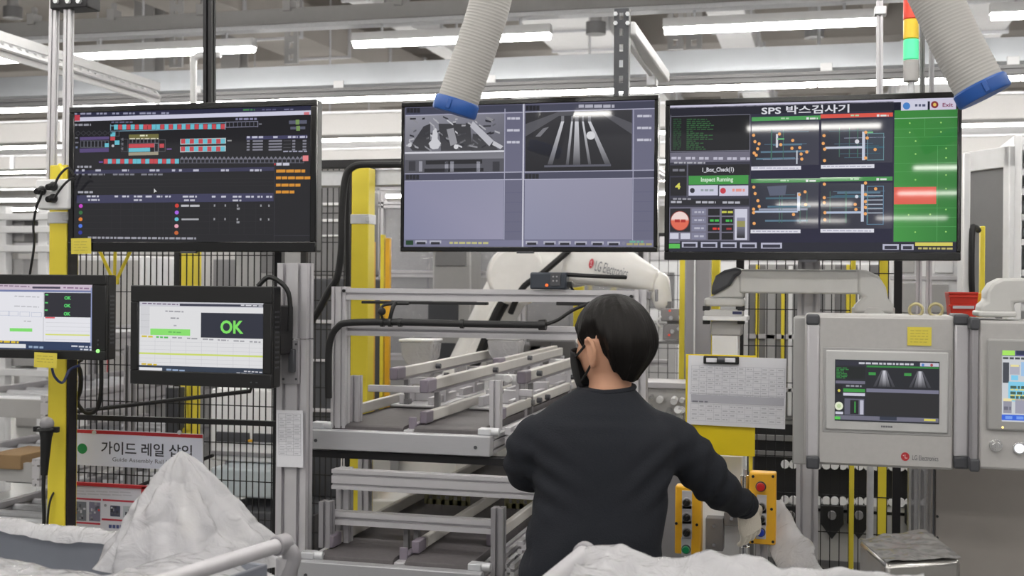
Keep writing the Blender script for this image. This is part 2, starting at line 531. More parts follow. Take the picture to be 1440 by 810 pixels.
# lamps over and behind the photographer (they light the scene and are mirrored in the glossy screens)
def mirrored(px0, px1, py, Ytv, Yrow):
    v = 2 * Ytv - Yrow
    return at(px0, py, v).x, at(px1, py, v).x
back = []
for Y in (5.2, 3.6, 2.0, 0.4, -1.0):  # unseen overhead rows, extra ones added to brighten the scene
    for x in (-6.3, -4.2, -2.1, 0.0, 2.1, 4.2): back.append((Y, x - 0.65, x + 0.65, 3.3))
for px0, px1, py, Yr in ((1050, 1240, 180, -3.7), (1284, 1420, 236, -9.4), (1062, 1210, 249, -9.4), (760, 860, 162, -3.2), (1262, 1400, 272, -15.0), (1092, 1200, 288, -15.0), (1120, 1190, 311, -21.0), (1232, 1332, 307, -21.0)):
    x0, x1 = mirrored(px0, px1, py, 4.1, Yr)
    v = 8.2 - Yr
    back.append((Yr, x0, x1, at((px0 + px1) / 2, py, v).z))
for (Y, x0, x1, Z) in back:
    strip_light('strip_light', x0, x1, Y, Z, 'white strip light hung above or behind the camera, out of frame, some added for brightness', 'strip lights out of frame')

# ---- channel that carries the nearest row, with clamps
t = Thing('lighting_channel', 'long grey steel channel carrying the nearest strip lights', 'channel')
b = B(); b.bar((-9.5, 7.6, 3.44), (4, 7.6, 3.44), 0.06, 0.11); t.part('channel', b, M['greysteel'], 0.006)
b = B(); b.bar((-9.5, 7.6, 3.365), (4, 7.6, 3.365), 0.12, 0.03); t.part('flange', b, M['galv'], 0.004)
for x in (-5.55, -4.9, -4.2, -3.55, -2.75, -2.1, -1.2, -0.45, 0.3):
    b = B(); b.box((x - 0.03, 7.55, 3.47), (x + 0.03, 7.65, 3.55)); b.cyl((x, 7.6, 3.55), (x, 7.6, 3.6), 0.02, n=8); t.part('clamp', b, M['greysteel'], 0.004)
t.done()
# ---- long white cable tray in front of the second row, with a grey rail below
t = Thing('cable_tray', 'long white cable tray crossing the whole hall above the screens', 'tray')
pz0, pz1 = at(400, 93, 8.6).z, at(400, 122, 8.6).z
b = B(); b.box((-10.5, 8.6, pz1), (5, 8.62, pz0)); b.box((-10.5, 8.62, pz1), (5, 8.95, pz1 + 0.02)); b.box((-10.5, 8.95, pz1), (5, 8.97, pz0)); t.part('trough', b, mat('zinc sheet', (196, 200, 206), .45, .2, scale=6, var=.08))
for i in range(12):
    x = -9.6 + i * 1.2
    b = B(); b.box((x - 0.04, 8.585, pz1 - 0.05), (x + 0.04, 8.6, pz1 + 0.03)); t.part('bracket', b, M['steelwhite'], 0.003)
t.done()
b = B(); z = at(400, 133, 8.5).z; b.profile((-10.5, 8.5, z), (5, 8.5, z), 0.08, 0.06)
one('support_rail', 'grey aluminium rail running just below the white cable tray', 'rail', b, M['midgrey'])
b = B(); b.tube([(-16, 15.2, 3.5), (8, 15.2, 3.5)], 0.13, n=16, sub=1)
one('air_pipe', 'round white air pipe running between the far light lines', 'pipe', b, M['steelwhite'])
for i, (Y, Z, h) in enumerate(((11.0, 3.06, 0.21), (13.9, 3.08, 0.17), (17.0, 3.10, 0.16))):
    t = Thing('wireway', 'broad white sheet metal wireway, %s one back above the machines' % words_n[i], 'duct', 'white wireways')
    b = B(); b.box((-18, Y, Z), (8, Y + 0.3, Z + h)); t.part('trough', b, M['hmi'], 0.01)
    b = B(); b.box((-18, Y - 0.02, Z + h), (8, Y + 0.32, Z + h + 0.02)); t.part('lid', b, M['galv'])
    b = B()
    for j in range(18): b.box((-17.5 + j * 1.4, Y - 0.015, Z), (-17.44 + j * 1.4, Y, Z + h))
    t.part('joint_strip', b, M['galv']); t.done()

# ---- ducts, drain pipes and hangers under the deck
def duct(label, p0, p1, w_, h_, m='steelwhite'):
    t = Thing('air_duct', label, 'duct', None)
    b = B(); b.bar(p0, p1, w_, h_); t.part('duct', b, M[m], 0.01)
    d = Vector(p1) - Vector(p0); n = max(2, int(d.length / 1.2))
    for i in range(1, n):
        c = Vector(p0) + d * i / n; e = d.normalized() * 0.02
        b = B(); b.bar(c - e, c + e, w_ + 0.05, h_ + 0.05); t.part('flange', b, M['galv'])
    t.done()
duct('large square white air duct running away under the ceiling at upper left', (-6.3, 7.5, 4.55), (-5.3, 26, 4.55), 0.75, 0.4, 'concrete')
duct('slim white duct running away under the ceiling above the left screen', (-4.6, 9, 4.6), (-4.6, 27, 4.6), 0.25, 0.25)
duct('wide pale duct running away under the ceiling above the middle screen', (-2.9, 9, 4.75), (-2.9, 27, 4.75), 0.9, 0.35)
duct('broad white duct running away at upper right above the right hose', (1.15, 7.5, 4.05), (1.15, 26, 4.05), 0.7, 0.4)
duct('pale duct between the middle and right screens running away under the ceiling', (-0.9, 9.5, 4.3), (-0.9, 26, 4.3), 0.35, 0.35)
for i, (px, py, Y, L, lab) in enumerate(((548, 22, 9.5, 0.7, 'short grey drain pipe hanging from the ceiling left of the left hose'), (18, 18, 9.5, 0.8, 'grey drain pipe hanging at the upper left corner'), (838, 40, 10, 1.2, 'grey elbow drain pipe beside the perforated post'), (1145, 45, 11, 1.0, 'pale pipe with a round grey cap above the right screen'))):
    p = at(px, py, Y)
    t = Thing('drain_pipe', lab, 'pipe')
    b = B(); b.cyl((p.x, Y, p.z), (p.x, Y, 5.6), 0.05, n=14); t.part('pipe', b, M['greysteel'])
    b = B(); b.cyl((p.x, Y, p.z - 0.05), (p.x, Y, p.z + 0.05), 0.085, n=16); t.part('collar', b, M['midgrey'])
    t.done()
for i, (px, py, lab) in enumerate(((248, 95, 'left of the black screen post'), (410, 90, 'right of the black screen post'), (950, 70, 'left of two above the right screen'), (976, 70, 'right of two above the right screen'))):
    p = at(px, py, 9.3)
    b = B(); b.strip((p.x, 9.3, p.z), (p.x, 9.3, 5.6), 0.12, 0.03, (0, -1, 0), 0.1, (0.04, 0.05))
    one('hanger_strut', 'perforated hanger strut under the ceiling, %s' % lab, 'strut', b, M['greysteel'], group='perforated hanger struts')
for i, (px, Y, lab) in enumerate(((330, 14.4, 'steel column far back above the left screen'), (210, 12.9, 'pale steel column at upper left behind the twin poles'), (580, 20, 'pale steel column far back left of the middle screen'))):
    p = at(px, 60, Y)
    t = Thing('steel_column', lab, 'column')
    b = B(); b.box((p.x - 0.13, Y - 0.13, 0), (p.x + 0.13, Y - 0.1, 5.0)); b.box((p.x - 0.13, Y + 0.1, 0), (p.x + 0.13, Y + 0.13, 5.0)); b.box((p.x - 0.015, Y - 0.1, 0), (p.x + 0.015, Y + 0.1, 5.0)); t.part('shaft', b, M['greysteel'])
    b = B(); b.box((p.x - 0.25, Y - 0.25, 0), (p.x + 0.25, Y + 0.25, 0.03)); t.part('base_plate', b, M['greysteel']); t.done()

# ---- slotted white strut dropping across the upper left
b = B(); p0, p1 = at(-40, 50, 5.2), at(222, 132, 6.6)
b.strip(p0, p1, 0.075, 0.012, (0, -1, 0.2), 0.055, (0.022, 0.03))
t = Thing('slotted_strut', 'white slotted steel strut sloping across the upper left', 'strut')
t.part('web', b, M['steelwhite'])
b = B(); o = Vector((0, 0.02, 0.045)); b.bar(p0 + o, p1 + o, 0.012, 0.05); o = Vector((0, 0.02, -0.04)); b.bar(p0 + o, p1 + o, 0.012, 0.05); t.part('flange', b, M['steelwhite']); t.done()
# hooked pipe and twin poles
b = B(); b.tube([(at(272, 170, 7.4).x, 7.4, 0), at(272, 140, 7.4), at(272, 92, 7.4), at(276, 80, 7.4), at(287, 77, 7.4), at(310, 77, 7.4)], 0.022, n=12)
one('hook_pipe', 'white bent pipe hooking over behind the black screen post', 'pipe', b, M['steelwhite'])
t = Thing('pole_pair', 'pair of slim aluminium poles clamped together at the left edge of the left screen', 'pole')
for px0, px1, Y in ((78, 72, 4.0), (98, 94, 4.0)):
    b = B(); b.profile(at(px1, 262, Y), at(px0, -60, Y), 0.024, 0.03, (1, 0, 0)); t.part('pole', b, M['alu'])
b = B(); b.pbox(70, -8, 122, 11, 3.97, 0.09); t.part('clamp', b, M['blackmetal'], 0.004)
for px in (80, 97, 112):
    p = at(px, 2, 3.97); b = B(); b.cyl(p, p + Vector((0, -0.012, 0)), 0.01, n=6); t.part('bolt', b, M['galv'])
t.done()

# ================================================================== hanging flat screens
def tv(name, label, px, Y, corners, draw, bez=(8, 9, 8, 14), group='large flat screens hung in a row'):
    x0, y0, x1, y1 = px
    xm, ym = (x0 + x1) / 2, (y0 + y1) / 2
    X0, X1, Z0, Z1 = at(x0, ym, Y).x, at(x1, ym, Y).x, at(xm, y1, Y).z, at(xm, y0, Y).z
    kx, kz = (X1 - X0) / (x1 - x0), (Z1 - Z0) / (y1 - y0)
    t = Thing(name, label, 'television', group)
    sx0, sx1, sz1, sz0 = X0 + bez[0] * kx, X1 - bez[2] * kx, Z1 - bez[1] * kz, Z0 + bez[3] * kz
    b = B(); b.box((X0, Y + 0.004, Z0), (X1, Y + 0.05, Z1)); t.part('cabinet', b, M['black'], 0.006)
    b = B()
    for a, c in (((X0, Y - 0.004, sz1), (X1, Y + 0.01, Z1)), ((X0, Y - 0.004, Z0), (X1, Y + 0.01, sz0)), ((X0, Y - 0.004, sz0), (sx0, Y + 0.01, sz1)), ((sx1, Y - 0.004, sz0), (X1, Y + 0.01, sz1))): b.box(a, c)
    t.part('bezel', b, M['black_gloss'], 0.003)
    b = B(); b.box((X0 + .18 * (X1 - X0), Y + 0.05, Z0 + .15 * (Z1 - Z0)), (X1 - .18 * (X1 - X0), Y + 0.085, Z1 - .2 * (Z1 - Z0))); t.part('rear_housing', b, M['black'], 0.01)
    xc = (X0 + X1) / 2; b = B(); b.box((xc - 0.03, Y - 0.006, Z0 - 0.006), (xc + 0.03, Y + 0.01, Z0 + 0.002)); t.part('sensor_lip', b, M['darkgrey'])
    ink = Ink((sx0, Y, sz1), (1, 0, 0), (0, 0, -1), sx1 - sx0, sz1 - sz0, corners)
    draw(ink)
    t.add(ink.mesh('display', M['screen']))
    t.done()
    return X0, X1, Z0, Z1
M['black_gloss'] = mat('glossy black bezel', (10, 10, 11), 0.15)
CY, RD, WH = (104, 190, 208), (196, 72, 80), (214, 214, 226)

def left_tv(k):
    c = (24, 24, 28); k.rect(100, 140, 446, 345, c, 0)
    k.rect(100, 148, 446, 156.5, (40, 42, 66), 1)
    for x0, x1 in ((104, 108), (113, 130), (137, 152), (160, 170), (176, 193), (200, 223), (231, 242)): k.dashes(x0, x1, 154, 2.6, (150, 152, 176), 2)
    k.dashes(346, 362, 150, 2.6, (70, 130, 80), 2); k.dashes(372, 392, 150, 2.2, (90, 90, 120), 2); k.dashes(402, 416, 150, 2.2, (110, 110, 140), 2)
    k.rect(103, 155.5, 446, 161.5, (206, 206, 226), 2); k.rect(103, 156, 112.5, 164.5, (190, 60, 74), 3); k.rect(429, 154, 436, 158, (210, 120, 130), 3)
    k.dashes(105, 129, 170.5, 3, (150, 150, 160), 2)
    k.box(157.5, 170, 322, 179, (120, 160, 180), 1, 1)
    x = 163; i = 0
    pat = 'CRCRCRCRRCCRCRCRCRCRCRCRCR'
    for ch in pat:
        k.rect(x, 170.5, x + 5.6, 178, CY if ch == 'C' else RD, 2); x += 6.1
    k.box(322, 167, 367, 175.5, (130, 130, 150), 1)
    for j in range(7): k.rect(327 + j * 5.6, 168, 328 + j * 5.6, 175, (90, 90, 105), 2)
    k.dashes(336, 365, 163.5, 3, (140, 140, 170), 2); k.dashes(159, 190, 167, 2, (100, 100, 130), 2); k.dashes(368, 373, 171, 2, (120, 120, 130), 2)
    k.rect(158, 182, 165, 188, CY, 2); k.rect(158, 188.5, 165, 194, RD, 2); k.rect(164.5, 194, 171.5, 200.5, CY, 2)
    k.box(165, 180, 171, 188, (90, 90, 100), 0.8)
    for j in range(7): k.poly([(106 + j * 8, 183), (110 + j * 8, 179), (114 + j * 8, 183), (110 + j * 8, 187)], (60, 60, 66), 1); k.poly([(107 + j * 8, 183), (110 + j * 8, 180.2), (113 + j * 8, 183), (110 + j * 8, 185.8)], c, 2)
    k.rect(113, 188.5, 156, 193, (92, 76, 124), 2); k.rect(113, 205.5, 156, 211.5, (84, 68, 118), 2)
    for j in range(8): k.box(114 + j * 5.2, 194, 119.5 + j * 5.2, 204.5, (96, 98, 108), 0.8)
    k.rect(150, 198, 156, 204, CY, 3)
    k.dashes(106, 110, 190, 2, (120, 120, 130)); k.dashes(106, 111, 197, 2, (110, 110, 120)); k.dashes(107, 110, 204, 3, (110, 120, 150))
    k.disc(162, 202, 2, (190, 190, 196))
    k.rect(185, 185, 228, 191.5, (112, 108, 62), 2); k.dashes(201, 212, 187, 2.4, (220, 220, 190)); k.dashes(186, 228, 191.5, 1.6, (220, 216, 190))
    for j in range(8): k.box(185 + j * 5.4, 192, 190.5 + j * 5.4, 198.5, (92, 92, 100), 0.8)
    k.rect(185, 199, 222, 204.8, RD, 2); k.rect(185, 205.2, 216, 211, CY, 2); k.box(222, 198, 228, 211, (130, 130, 140), 0.8)
    k.rect(185, 211.5, 228, 216, (160, 152, 132), 2); k.rect(229.5, 199, 236, 205, RD, 2); k.box(228, 193, 238, 211, (90, 90, 96), 0.8)
    for j in range(3): k.poly([(173, 192 + j * 7), (177, 190 + j * 7), (177, 195 + j * 7)], (110, 110, 118), 2)
    k.dashes(240, 247, 207, 1.6, (130, 100, 170)); k.box(174, 192, 184, 211, (76, 76, 84), 0.7)
    for r, y0 in enumerate((192.3, 203.6)):
        k.rect(259, y0 - 0.8, 323, y0 + 7.6, (190, 200, 204), 1)
        for j in range(10): k.rect(260 + j * 6.2, y0, 266 + j * 6.2, y0 + 6.8, (RD if j % 2 == 0 else CY), 2)
    k.dashes(325, 331, 195, 2, (150, 150, 150))
    x = 149
    for ch in 'RCRCRCRCCRCRRCRCRC': k.rect(x, 221.5, x + 5.8, 228.5, CY if ch == 'C' else RD, 2); x += 6.05
    for j in range(29): k.poly([(259 + j * 5.9, 222), (262 + j * 5.9, 218), (265 + j * 5.9, 222)], (120, 120, 132), 2); k.box(259 + j * 5.9, 222, 265 + j * 5.9, 228, (96, 96, 108), 0.8)
    k.rect(428.5, 217, 436, 225, (228, 130, 134), 3); k.dashes(142, 148, 226, 2, (110, 80, 160))
    k.rect(351, 188, 434, 193, (64, 64, 96), 1)
    for x0, x1 in ((352, 356), (359, 375), (388, 394), (408, 421), (424, 434)): k.dashes(x0, x1, 190, 3, (190, 190, 210), 2)
    for j in range(4):
        for x0, x1 in ((352, 356), (360, 374), (382, 400), (414, 418), (428, 433)): k.rect(x0, 194.5 + j * 4.2, x1, 197 + j * 4.2, (128, 128, 140), 2)
        k.rect(402, 195 + j * 5, 412, 196 + j * 5, (70, 70, 76), 2)
    k.dashes(402, 434, 211, 2, (160, 160, 180))
    k.rect(409, 166, 433, 171, (90, 92, 110), 2); k.rect(411, 175, 431, 179, (90, 92, 110), 2); k.rect(418, 165, 423, 172, (120, 150, 90), 3); k.rect(419, 174, 424, 181, (120, 150, 90), 3)
    k.dashes(110, 131, 233, 3, (160, 160, 170)); k.rect(106, 236, 390, 241.5, (52, 52, 80), 1)
    for x0, x1 in ((108, 113), (117, 121), (137, 146), (176, 186), (216, 232), (248, 253), (258, 262), (278, 286), (317, 328), (357, 373)): k.dashes(x0, x1, 238.5, 3, (190, 190, 206), 2)
    for x0, x1 in ((109, 112), (117, 121), (126, 151), (163, 194), (204, 237)): k.dashes(x0, x1, 244.5, 2.4, (130, 130, 140), 2)
    for y in (252, 257, 262): k.rect(106, y, 390, y + 0.6, (38, 38, 42), 1)
    k.rect(391, 228, 392, 345, (44, 44, 50), 1)
    k.dashes(393, 412, 229.5, 4, (200, 200, 215)); k.rect(390, 228, 392, 231, (170, 40, 50), 3)
    for y, x1 in ((239.5, 432), (249.5, 439), (260, 426), (270, 418)): k.dashes(393, x1, y, 4.2, (214, 144, 44), 2, word=(6, 14), gap=1.0)
    k.dashes(112, 134, 271, 3, (170, 170, 180)); k.rect(110, 273.5, 390, 285.5, (58, 58, 88), 1)
    for x0, x1 in ((125, 145), (166, 171), (177, 187), (194, 206), (211, 222), (227, 235), (239, 247), (264, 284), (305, 310), (318, 327), (334, 346), (352, 363), (368, 375), (380, 388)): k.dashes(x0, x1, 277, 2.6, (200, 200, 214), 2)
    for x0, x1 in ((127, 144), (194, 206), (266, 283), (334, 346)): k.dashes(x0, x1, 282.5, 2.6, (190, 190, 204), 2)
    for j, col in enumerate(((200, 70, 200), (50, 110, 60), (222, 130, 50), (80, 120, 226), (40, 50, 150))): k.disc(116.5, 291.5 + j * 9.9, 2.9, col)
    for j, col in enumerate(((206, 60, 50), (166, 96, 226), (100, 196, 214), (234, 168, 184), (196, 100, 50))): k.disc(256, 290.5 + j * 10, 2.9, col)
    k.dashes(262, 288, 290.5, 3, (190, 190, 196), word=(8, 26)); k.dashes(263, 289, 310.5, 2.4, (170, 170, 176), word=(8, 26))
    for y in (290, 310):
        for x in (308, 323, 340, 372, 383): k.rect(x, y - 1.6, x + 2, y + 1.6, (150, 150, 156), 2)
        k.rect(340, y + 3, 344, y + 6, (150, 150, 156), 2)
    for j in range(6): k.rect(110, 295 + j * 9.5, 390, 295.6 + j * 9.5, (36, 36, 40), 1)
    for x in (162, 175, 192, 208, 225, 237, 250, 302, 315, 330, 350, 366, 378): k.rect(x, 286, x + 0.6, 332, (36, 36, 40), 1)
    k.dashes(128, 284, 338.5, 3, (156, 156, 166)); k.rect(392, 333, 440, 333.6, (60, 60, 70), 2)
    k.poly([(223, 265), (227, 270), (224.5, 270), (223, 272)], (220, 220, 220), 4)

def mid_tv(k):
    k.rect(560, 130, 925, 356, (104, 104, 126), 0)
    for x0, x1, y in ((569, 738, 152), (743, 920, 146.5)): k.rect(x0, y - 5, x1, y + 4.5, (66, 68, 86), 1)
    for x0, x1, y in ((569, 738, 247.5), (743, 920, 245)): k.rect(x0, y - 5, x1, y + 5, (74, 75, 94), 1)
    for x, y in ((571, 153), (743, 149), (571, 249), (743, 247)):
        for j in range(4): k.rect(x + j * 5, y - 3.5, x + 4.4 + j * 5, y + 3.5, (34, 34, 40), 2)
    k.dashes(817, 866, 146, 4.5, (176, 176, 190), 3, word=(4, 12))
    k.rect(739.5, 135, 741.5, 350, (206, 206, 220), 3)
    for y in (158, 242.5, 253): k.rect(569, y - 0.6, 739, y + 0.6, (176, 176, 196), 2)
    for y in (152, 239, 250): k.rect(742, y - 0.6, 920, y + 0.6, (176, 176, 196), 2)
    # camera picture one
    k.rect(569, 158.5, 713, 242, [(150, 150, 160), (120, 120, 132), (70, 70, 78), (84, 84, 92)], 1)
    rnd = random.Random(3)
    for i in range(90):
        x = rnd.uniform(570, 700); y = rnd.uniform(160, 205); g = rnd.choice((44, 60, 96, 140, 176, 200)); L = rnd.uniform(3, 12); a = rnd.uniform(-0.6, 0.9)
        k.poly([(x, y), (x + L, y + L * a), (x + L, y + L * a + 2.4), (x, y + 2.4)], (g, g, g + 6), 2 + i % 3)
    k.poly([(576, 206), (596, 176), (606, 172), (606, 211), (580, 211)], (58, 58, 62), 3); k.poly([(618, 172), (664, 172), (668, 210), (622, 211)], (62, 62, 66), 3); k.poly([(668, 186), (690, 190), (706, 211), (666, 211)], (66, 66, 70), 3)
    k.poly([(606, 206), (604, 200), (608, 196), (610, 182), (614, 178), (617, 186), (617, 194), (622, 200), (618, 208), (610, 209)], (206, 206, 212), 5)
    k.poly([(630, 180), (640, 178), (646, 200), (636, 204)], (150, 150, 156), 5); k.poly([(668, 168), (698, 196), (692, 204), (664, 176)], (186, 186, 194), 5); k.disc(644, 205, 3.4, (214, 214, 218), 5); k.disc(576, 203, 3, (200, 200, 206), 5); k.poly([(698, 196), (712, 204), (708, 208), (696, 202)], (196, 196, 202), 5)
    k.rect(569, 211.5, 713, 214, (214, 214, 222), 5); k.rect(569, 214, 713, 223, [(110, 110, 118), (120, 120, 128), (130, 130, 138), (104, 104, 112)], 4)
    k.rect(569, 223, 713, 242, (84, 84, 92), 4); k.rect(600, 224, 682, 230, (34, 34, 38), 5); k.rect(598, 236, 684, 241, (30, 30, 36), 5)
    for x in (590, 628, 636, 674): k.rect(x, 226, x + 5, 241, (150, 150, 160), 5)
    for x in (575, 697): k.rect(x, 226, x + 10, 240, (54, 54, 60), 5)
    # camera picture two
    k.rect(743, 152.5, 890, 238.5, [(52, 52, 56), (60, 60, 64), (34, 34, 38), (30, 30, 34)], 1)
    k.poly([(743, 190), (790, 160), (850, 158), (890, 186), (890, 170), (850, 153), (790, 154), (743, 172)], (86, 86, 92), 2)
    for (xa, xb, wa, wb) in ((795, 778, 4, 7), (808, 802, 2.5, 4), (814.5, 815, 5, 10), (823, 833, 2.5, 4), (832, 858, 4, 8)):
        k.poly([(xa - wa / 2, 168), (xa + wa / 2, 168), (xb + wb / 2, 230), (xb - wb / 2, 230)], [(210, 210, 216), (210, 210, 216), (74, 74, 80), (74, 74, 80)], 4)
        k.poly([(xa - wa / 2, 160), (xa + wa / 2, 160), (xa + wa / 2, 170), (xa - wa / 2, 170)], (120, 120, 126), 3)
    k.disc(834, 188, 6, (216, 216, 220), 5); k.poly([(757, 190), (768, 178), (776, 176), (764, 190)], (120, 120, 126), 4); k.rect(770, 230, 862, 233, (92, 92, 104), 4)
    for y in (164, 181, 198): k.dashes(717, 735, y, 3.4, (196, 196, 210), 3, word=(5, 9), gap=.8)
    for y in (160, 177, 194): k.dashes(897, 916, y, 3.4, (196, 196, 210), 3, word=(5, 9), gap=.8)
    for x in (714, 892): k.rect(x - 0.6, 150, x + 0.6, 338, (164, 164, 186), 3)
    k.rect(569, 254, 713, 338, [(138, 138, 164), (146, 146, 168), (150, 148, 172), (130, 132, 160)], 1); k.rect(743, 251, 891, 337, [(150, 150, 172), (148, 146, 166), (140, 138, 160), (140, 142, 166)], 1)
    for j in range(5): k.rect(715, 270 + j * 14, 739, 270.8 + j * 14, (96, 96, 122), 2); k.rect(893, 268 + j * 14, 919, 268.8 + j * 14, (96, 96, 122), 2)
    k.rect(569, 338.5, 920, 349, (120, 120, 146), 2); k.rect(572, 340, 583, 346.5, (24, 60, 34), 3)
    for x0 in (586, 607, 745, 770, 791, 813, 836, 858): k.rect(x0, 339.8, x0 + 17, 344, (176, 176, 192), 3); k.rect(x0 + 2, 342, x0 + 15, 345.5, (40, 40, 48), 4)
    k.dashes(636, 692, 343, 3, (190, 186, 130), 3); k.dashes(888, 908, 340, 3, (110, 170, 150), 3); k.dashes(884, 918, 343.5, 3, (170, 160, 110), 3); k.disc(880, 342, 2.4, (130, 130, 150), 4)

def right_tv(k):
    k.rect(930, 120, 1352, 372, (56, 56, 70), 0)
    k.rect(940, 140, 1348, 148.5, (206, 204, 224), 1); k.rect(940, 148.5, 1260, 161, (34, 35, 46), 1); k.rect(1258, 140, 1348, 158, (34, 35, 46), 0)
    k.text('SPS 박스검사기', 1075, 149.5, 1199, 161.5, (222, 222, 230), 3, 0.02)
    k.rect(1270, 143, 1306, 156, (208, 208, 226), 2); k.disc(1277.5, 150, 5, (70, 130, 200), 3); k.dashes(1289, 1303, 149, 3.4, (80, 84, 110), 3)
    k.rect(1309, 142, 1344, 155, (208, 200, 220), 2); k.disc(1315.5, 148, 5, (130, 40, 46), 3); k.disc(1315.5, 148, 2.3, (226, 190, 90), 4); k.text('Exit', 1326, 145.5, 1340, 151, (130, 60, 90), 3, 0.02)
    # left column
    k.rect(943, 165, 1058, 214.5, (26, 27, 30), 1); k.box(942, 164, 1059, 215, (120, 120, 134), 0.8, 2)
    rnd = random.Random(5)
    for j in range(16): k.dashes(946, 958, 170 + j * 2.8, 1.2, (40, 84, 50), 3, j); k.dashes(966, 966 + rnd.uniform(10, 42), 170 + j * 2.8, 1.2, (52, 104, 60), 3, j + 40)
    k.rect(942, 216, 1059, 230, (110, 108, 124), 1)
    for x in (944, 965, 985, 1006, 1026, 1045): k.dashes(x, x + 14, 225, 3.6, (190, 188, 204), 2, word=(4, 8))
    k.dashes(948, 994, 231.5, 2.4, (170, 170, 180), 3); k.rect(942, 234, 1059, 249, (28, 28, 32), 2); k.rect(967, 233, 969, 280, (90, 90, 104), 3)
    k.dashes(946, 965, 242, 3.4, (120, 120, 130), 3); k.text('1_Box_Check(1)', 990, 237.5, 1036, 245.5, (206, 206, 214), 4, 0.03)
    k.rect(970, 249, 1057, 261.5, (64, 150, 68), 2); k.text('Inspect Running', 988, 251.5, 1035, 259.5, (206, 232, 206), 4, 0.03)
    k.rect(943, 252, 967, 278, (30, 30, 34), 2); k.text('4', 950, 260, 958, 269, (216, 214, 90), 4, 0.03)
    k.rect(970, 263, 1013, 277.5, (204, 204, 224), 2); k.rect(1015, 263, 1057, 277.5, (208, 204, 224), 2); k.disc(975.5, 270.5, 3.6, (46, 46, 56), 3); k.disc(1020.5, 270.5, 4.2, (200, 60, 74), 3); k.dashes(988, 1008, 270, 3, (150, 160, 164), 3); k.dashes(1034, 1052, 269.5, 4, (228, 150, 140), 3)
    k.rect(943, 282, 1058, 291, (38, 38, 44), 2)
    for x0, x1 in ((944, 960), (981, 1010), (1020, 1046)): k.dashes(x0, x1, 287, 3, (180, 180, 190), 3)
    k.dashes(947, 975, 282.5, 2.4, (150, 150, 160), 3)
    k.rect(942, 293.5, 1059, 341, (112, 110, 128), 1); k.rect(943, 296, 973, 329, (34, 34, 40), 2)
    k.disc(957.6, 313.5, 14, (150, 60, 50), 3, 28); k.disc(957.6, 313.5, 13, (226, 108, 84), 4, 28); k.poly([(957.6 + 13 * math.cos(a), 313.5 - 13 * math.sin(a)) for a in [PI * i / 14 for i in range(15)]], [(226, 120, 96)] + [(240, 216, 212)] * 13 + [(226, 120, 96)], 5); k.dashes(950, 966, 313.5, 4, (176, 50, 44), 6)
    k.rect(943, 331, 956, 339, (206, 206, 222), 3); k.rect(959, 331, 973, 339, (206, 206, 222), 3)
    for j in range(4):
        k.rect(975, 296 + j * 11.3, 996, 305.5 + j * 11.3, (128, 128, 150), 2); k.dashes(979, 993, 301 + j * 11.3, 2.6, (184, 184, 200), 3)
        k.rect(999, 296 + j * 11.3, 1016, 305.5 + j * 11.3, (26, 26, 30), 2); k.rect(1019, 296 + j * 11.3, 1036, 305.5 + j * 11.3, (26, 26, 30), 2)
    k.dashes(1019, 1035, 300.5, 3, (200, 200, 80), 3); k.dashes(1002, 1015, 312.5, 3, (70, 190, 80), 3); k.dashes(1025, 1034, 312.5, 3, (70, 190, 80), 3); k.dashes(1006, 1016, 324, 3, (226, 60, 50), 3); k.dashes(1026, 1035, 324, 2.6, (160, 50, 50), 3)
    k.rect(1038, 296, 1056, 339.5, (206, 206, 222), 2); k.rect(1041, 313, 1053, 321, (150, 146, 90), 4); k.rect(1041, 308, 1053, 337, [(150, 150, 170), (150, 150, 170), (26, 26, 30), (26, 26, 30)], 3)
    k.rect(940, 342, 1348, 362, (34, 35, 48), 1); k.rect(942, 346, 958, 352.5, (90, 190, 84), 3); k.rect(942, 342, 958, 345, (110, 110, 130), 2)
    for x0, x1 in ((961, 984), (989, 1013), (1018, 1041), (1046, 1070), (1076, 1106), (1246, 1268), (1271, 1288)): k.rect(x0, 343, x1, 351, (184, 184, 204), 2); k.rect(x0 + 2.5, 345.5, x1 - 2.5, 350, (48, 48, 62), 3)
    k.rect(1290, 340, 1340, 345, (216, 206, 96), 3); k.dashes(1294, 1340, 348.5, 2.6, (190, 180, 110), 3)
    for x in (944, 953, 963, 972): k.rect(x, 357, x + 3, 360, (190, 190, 196), 3)
    # four camera pictures
    OR, LB = (240, 170, 100), (200, 206, 222)
    def picture(x0, y0, x1, y1, seed):
        k.rect(x0, y0, x1, y1, [(44, 48, 60), (58, 60, 72), (60, 60, 74), (36, 40, 50)], 1)
        rn = random.Random(seed)
        for j in range(7):
            y = rn.uniform(y0 + 8, y1 - 6); xa = rn.uniform(x0 + 6, x0 + 34); xb = rn.uniform(x1 - 34, x1 - 8)
            k.rect(xa, y, xb, y + rn.choice((0.7, 0.8, 2.6)), rn.choice(((90, 120, 140), (70, 104, 120), (150, 156, 176))), 2)
        for j in range(4): x = rn.uniform(x0 + 12, x1 - 12); k.rect(x, y0 + 12, x + 1, y1 - 8, (70, 110, 96), 2)
    k.rect(1060, 158, 1260, 343, (62, 60, 78), 0)
    pics = [(1061, 172, 1157, 234, 1), (1160, 169, 1259, 230, 2), (1061, 259, 1157, 323, 3), (1160, 258, 1259, 322, 4)]
    for p in pics: picture(*p)
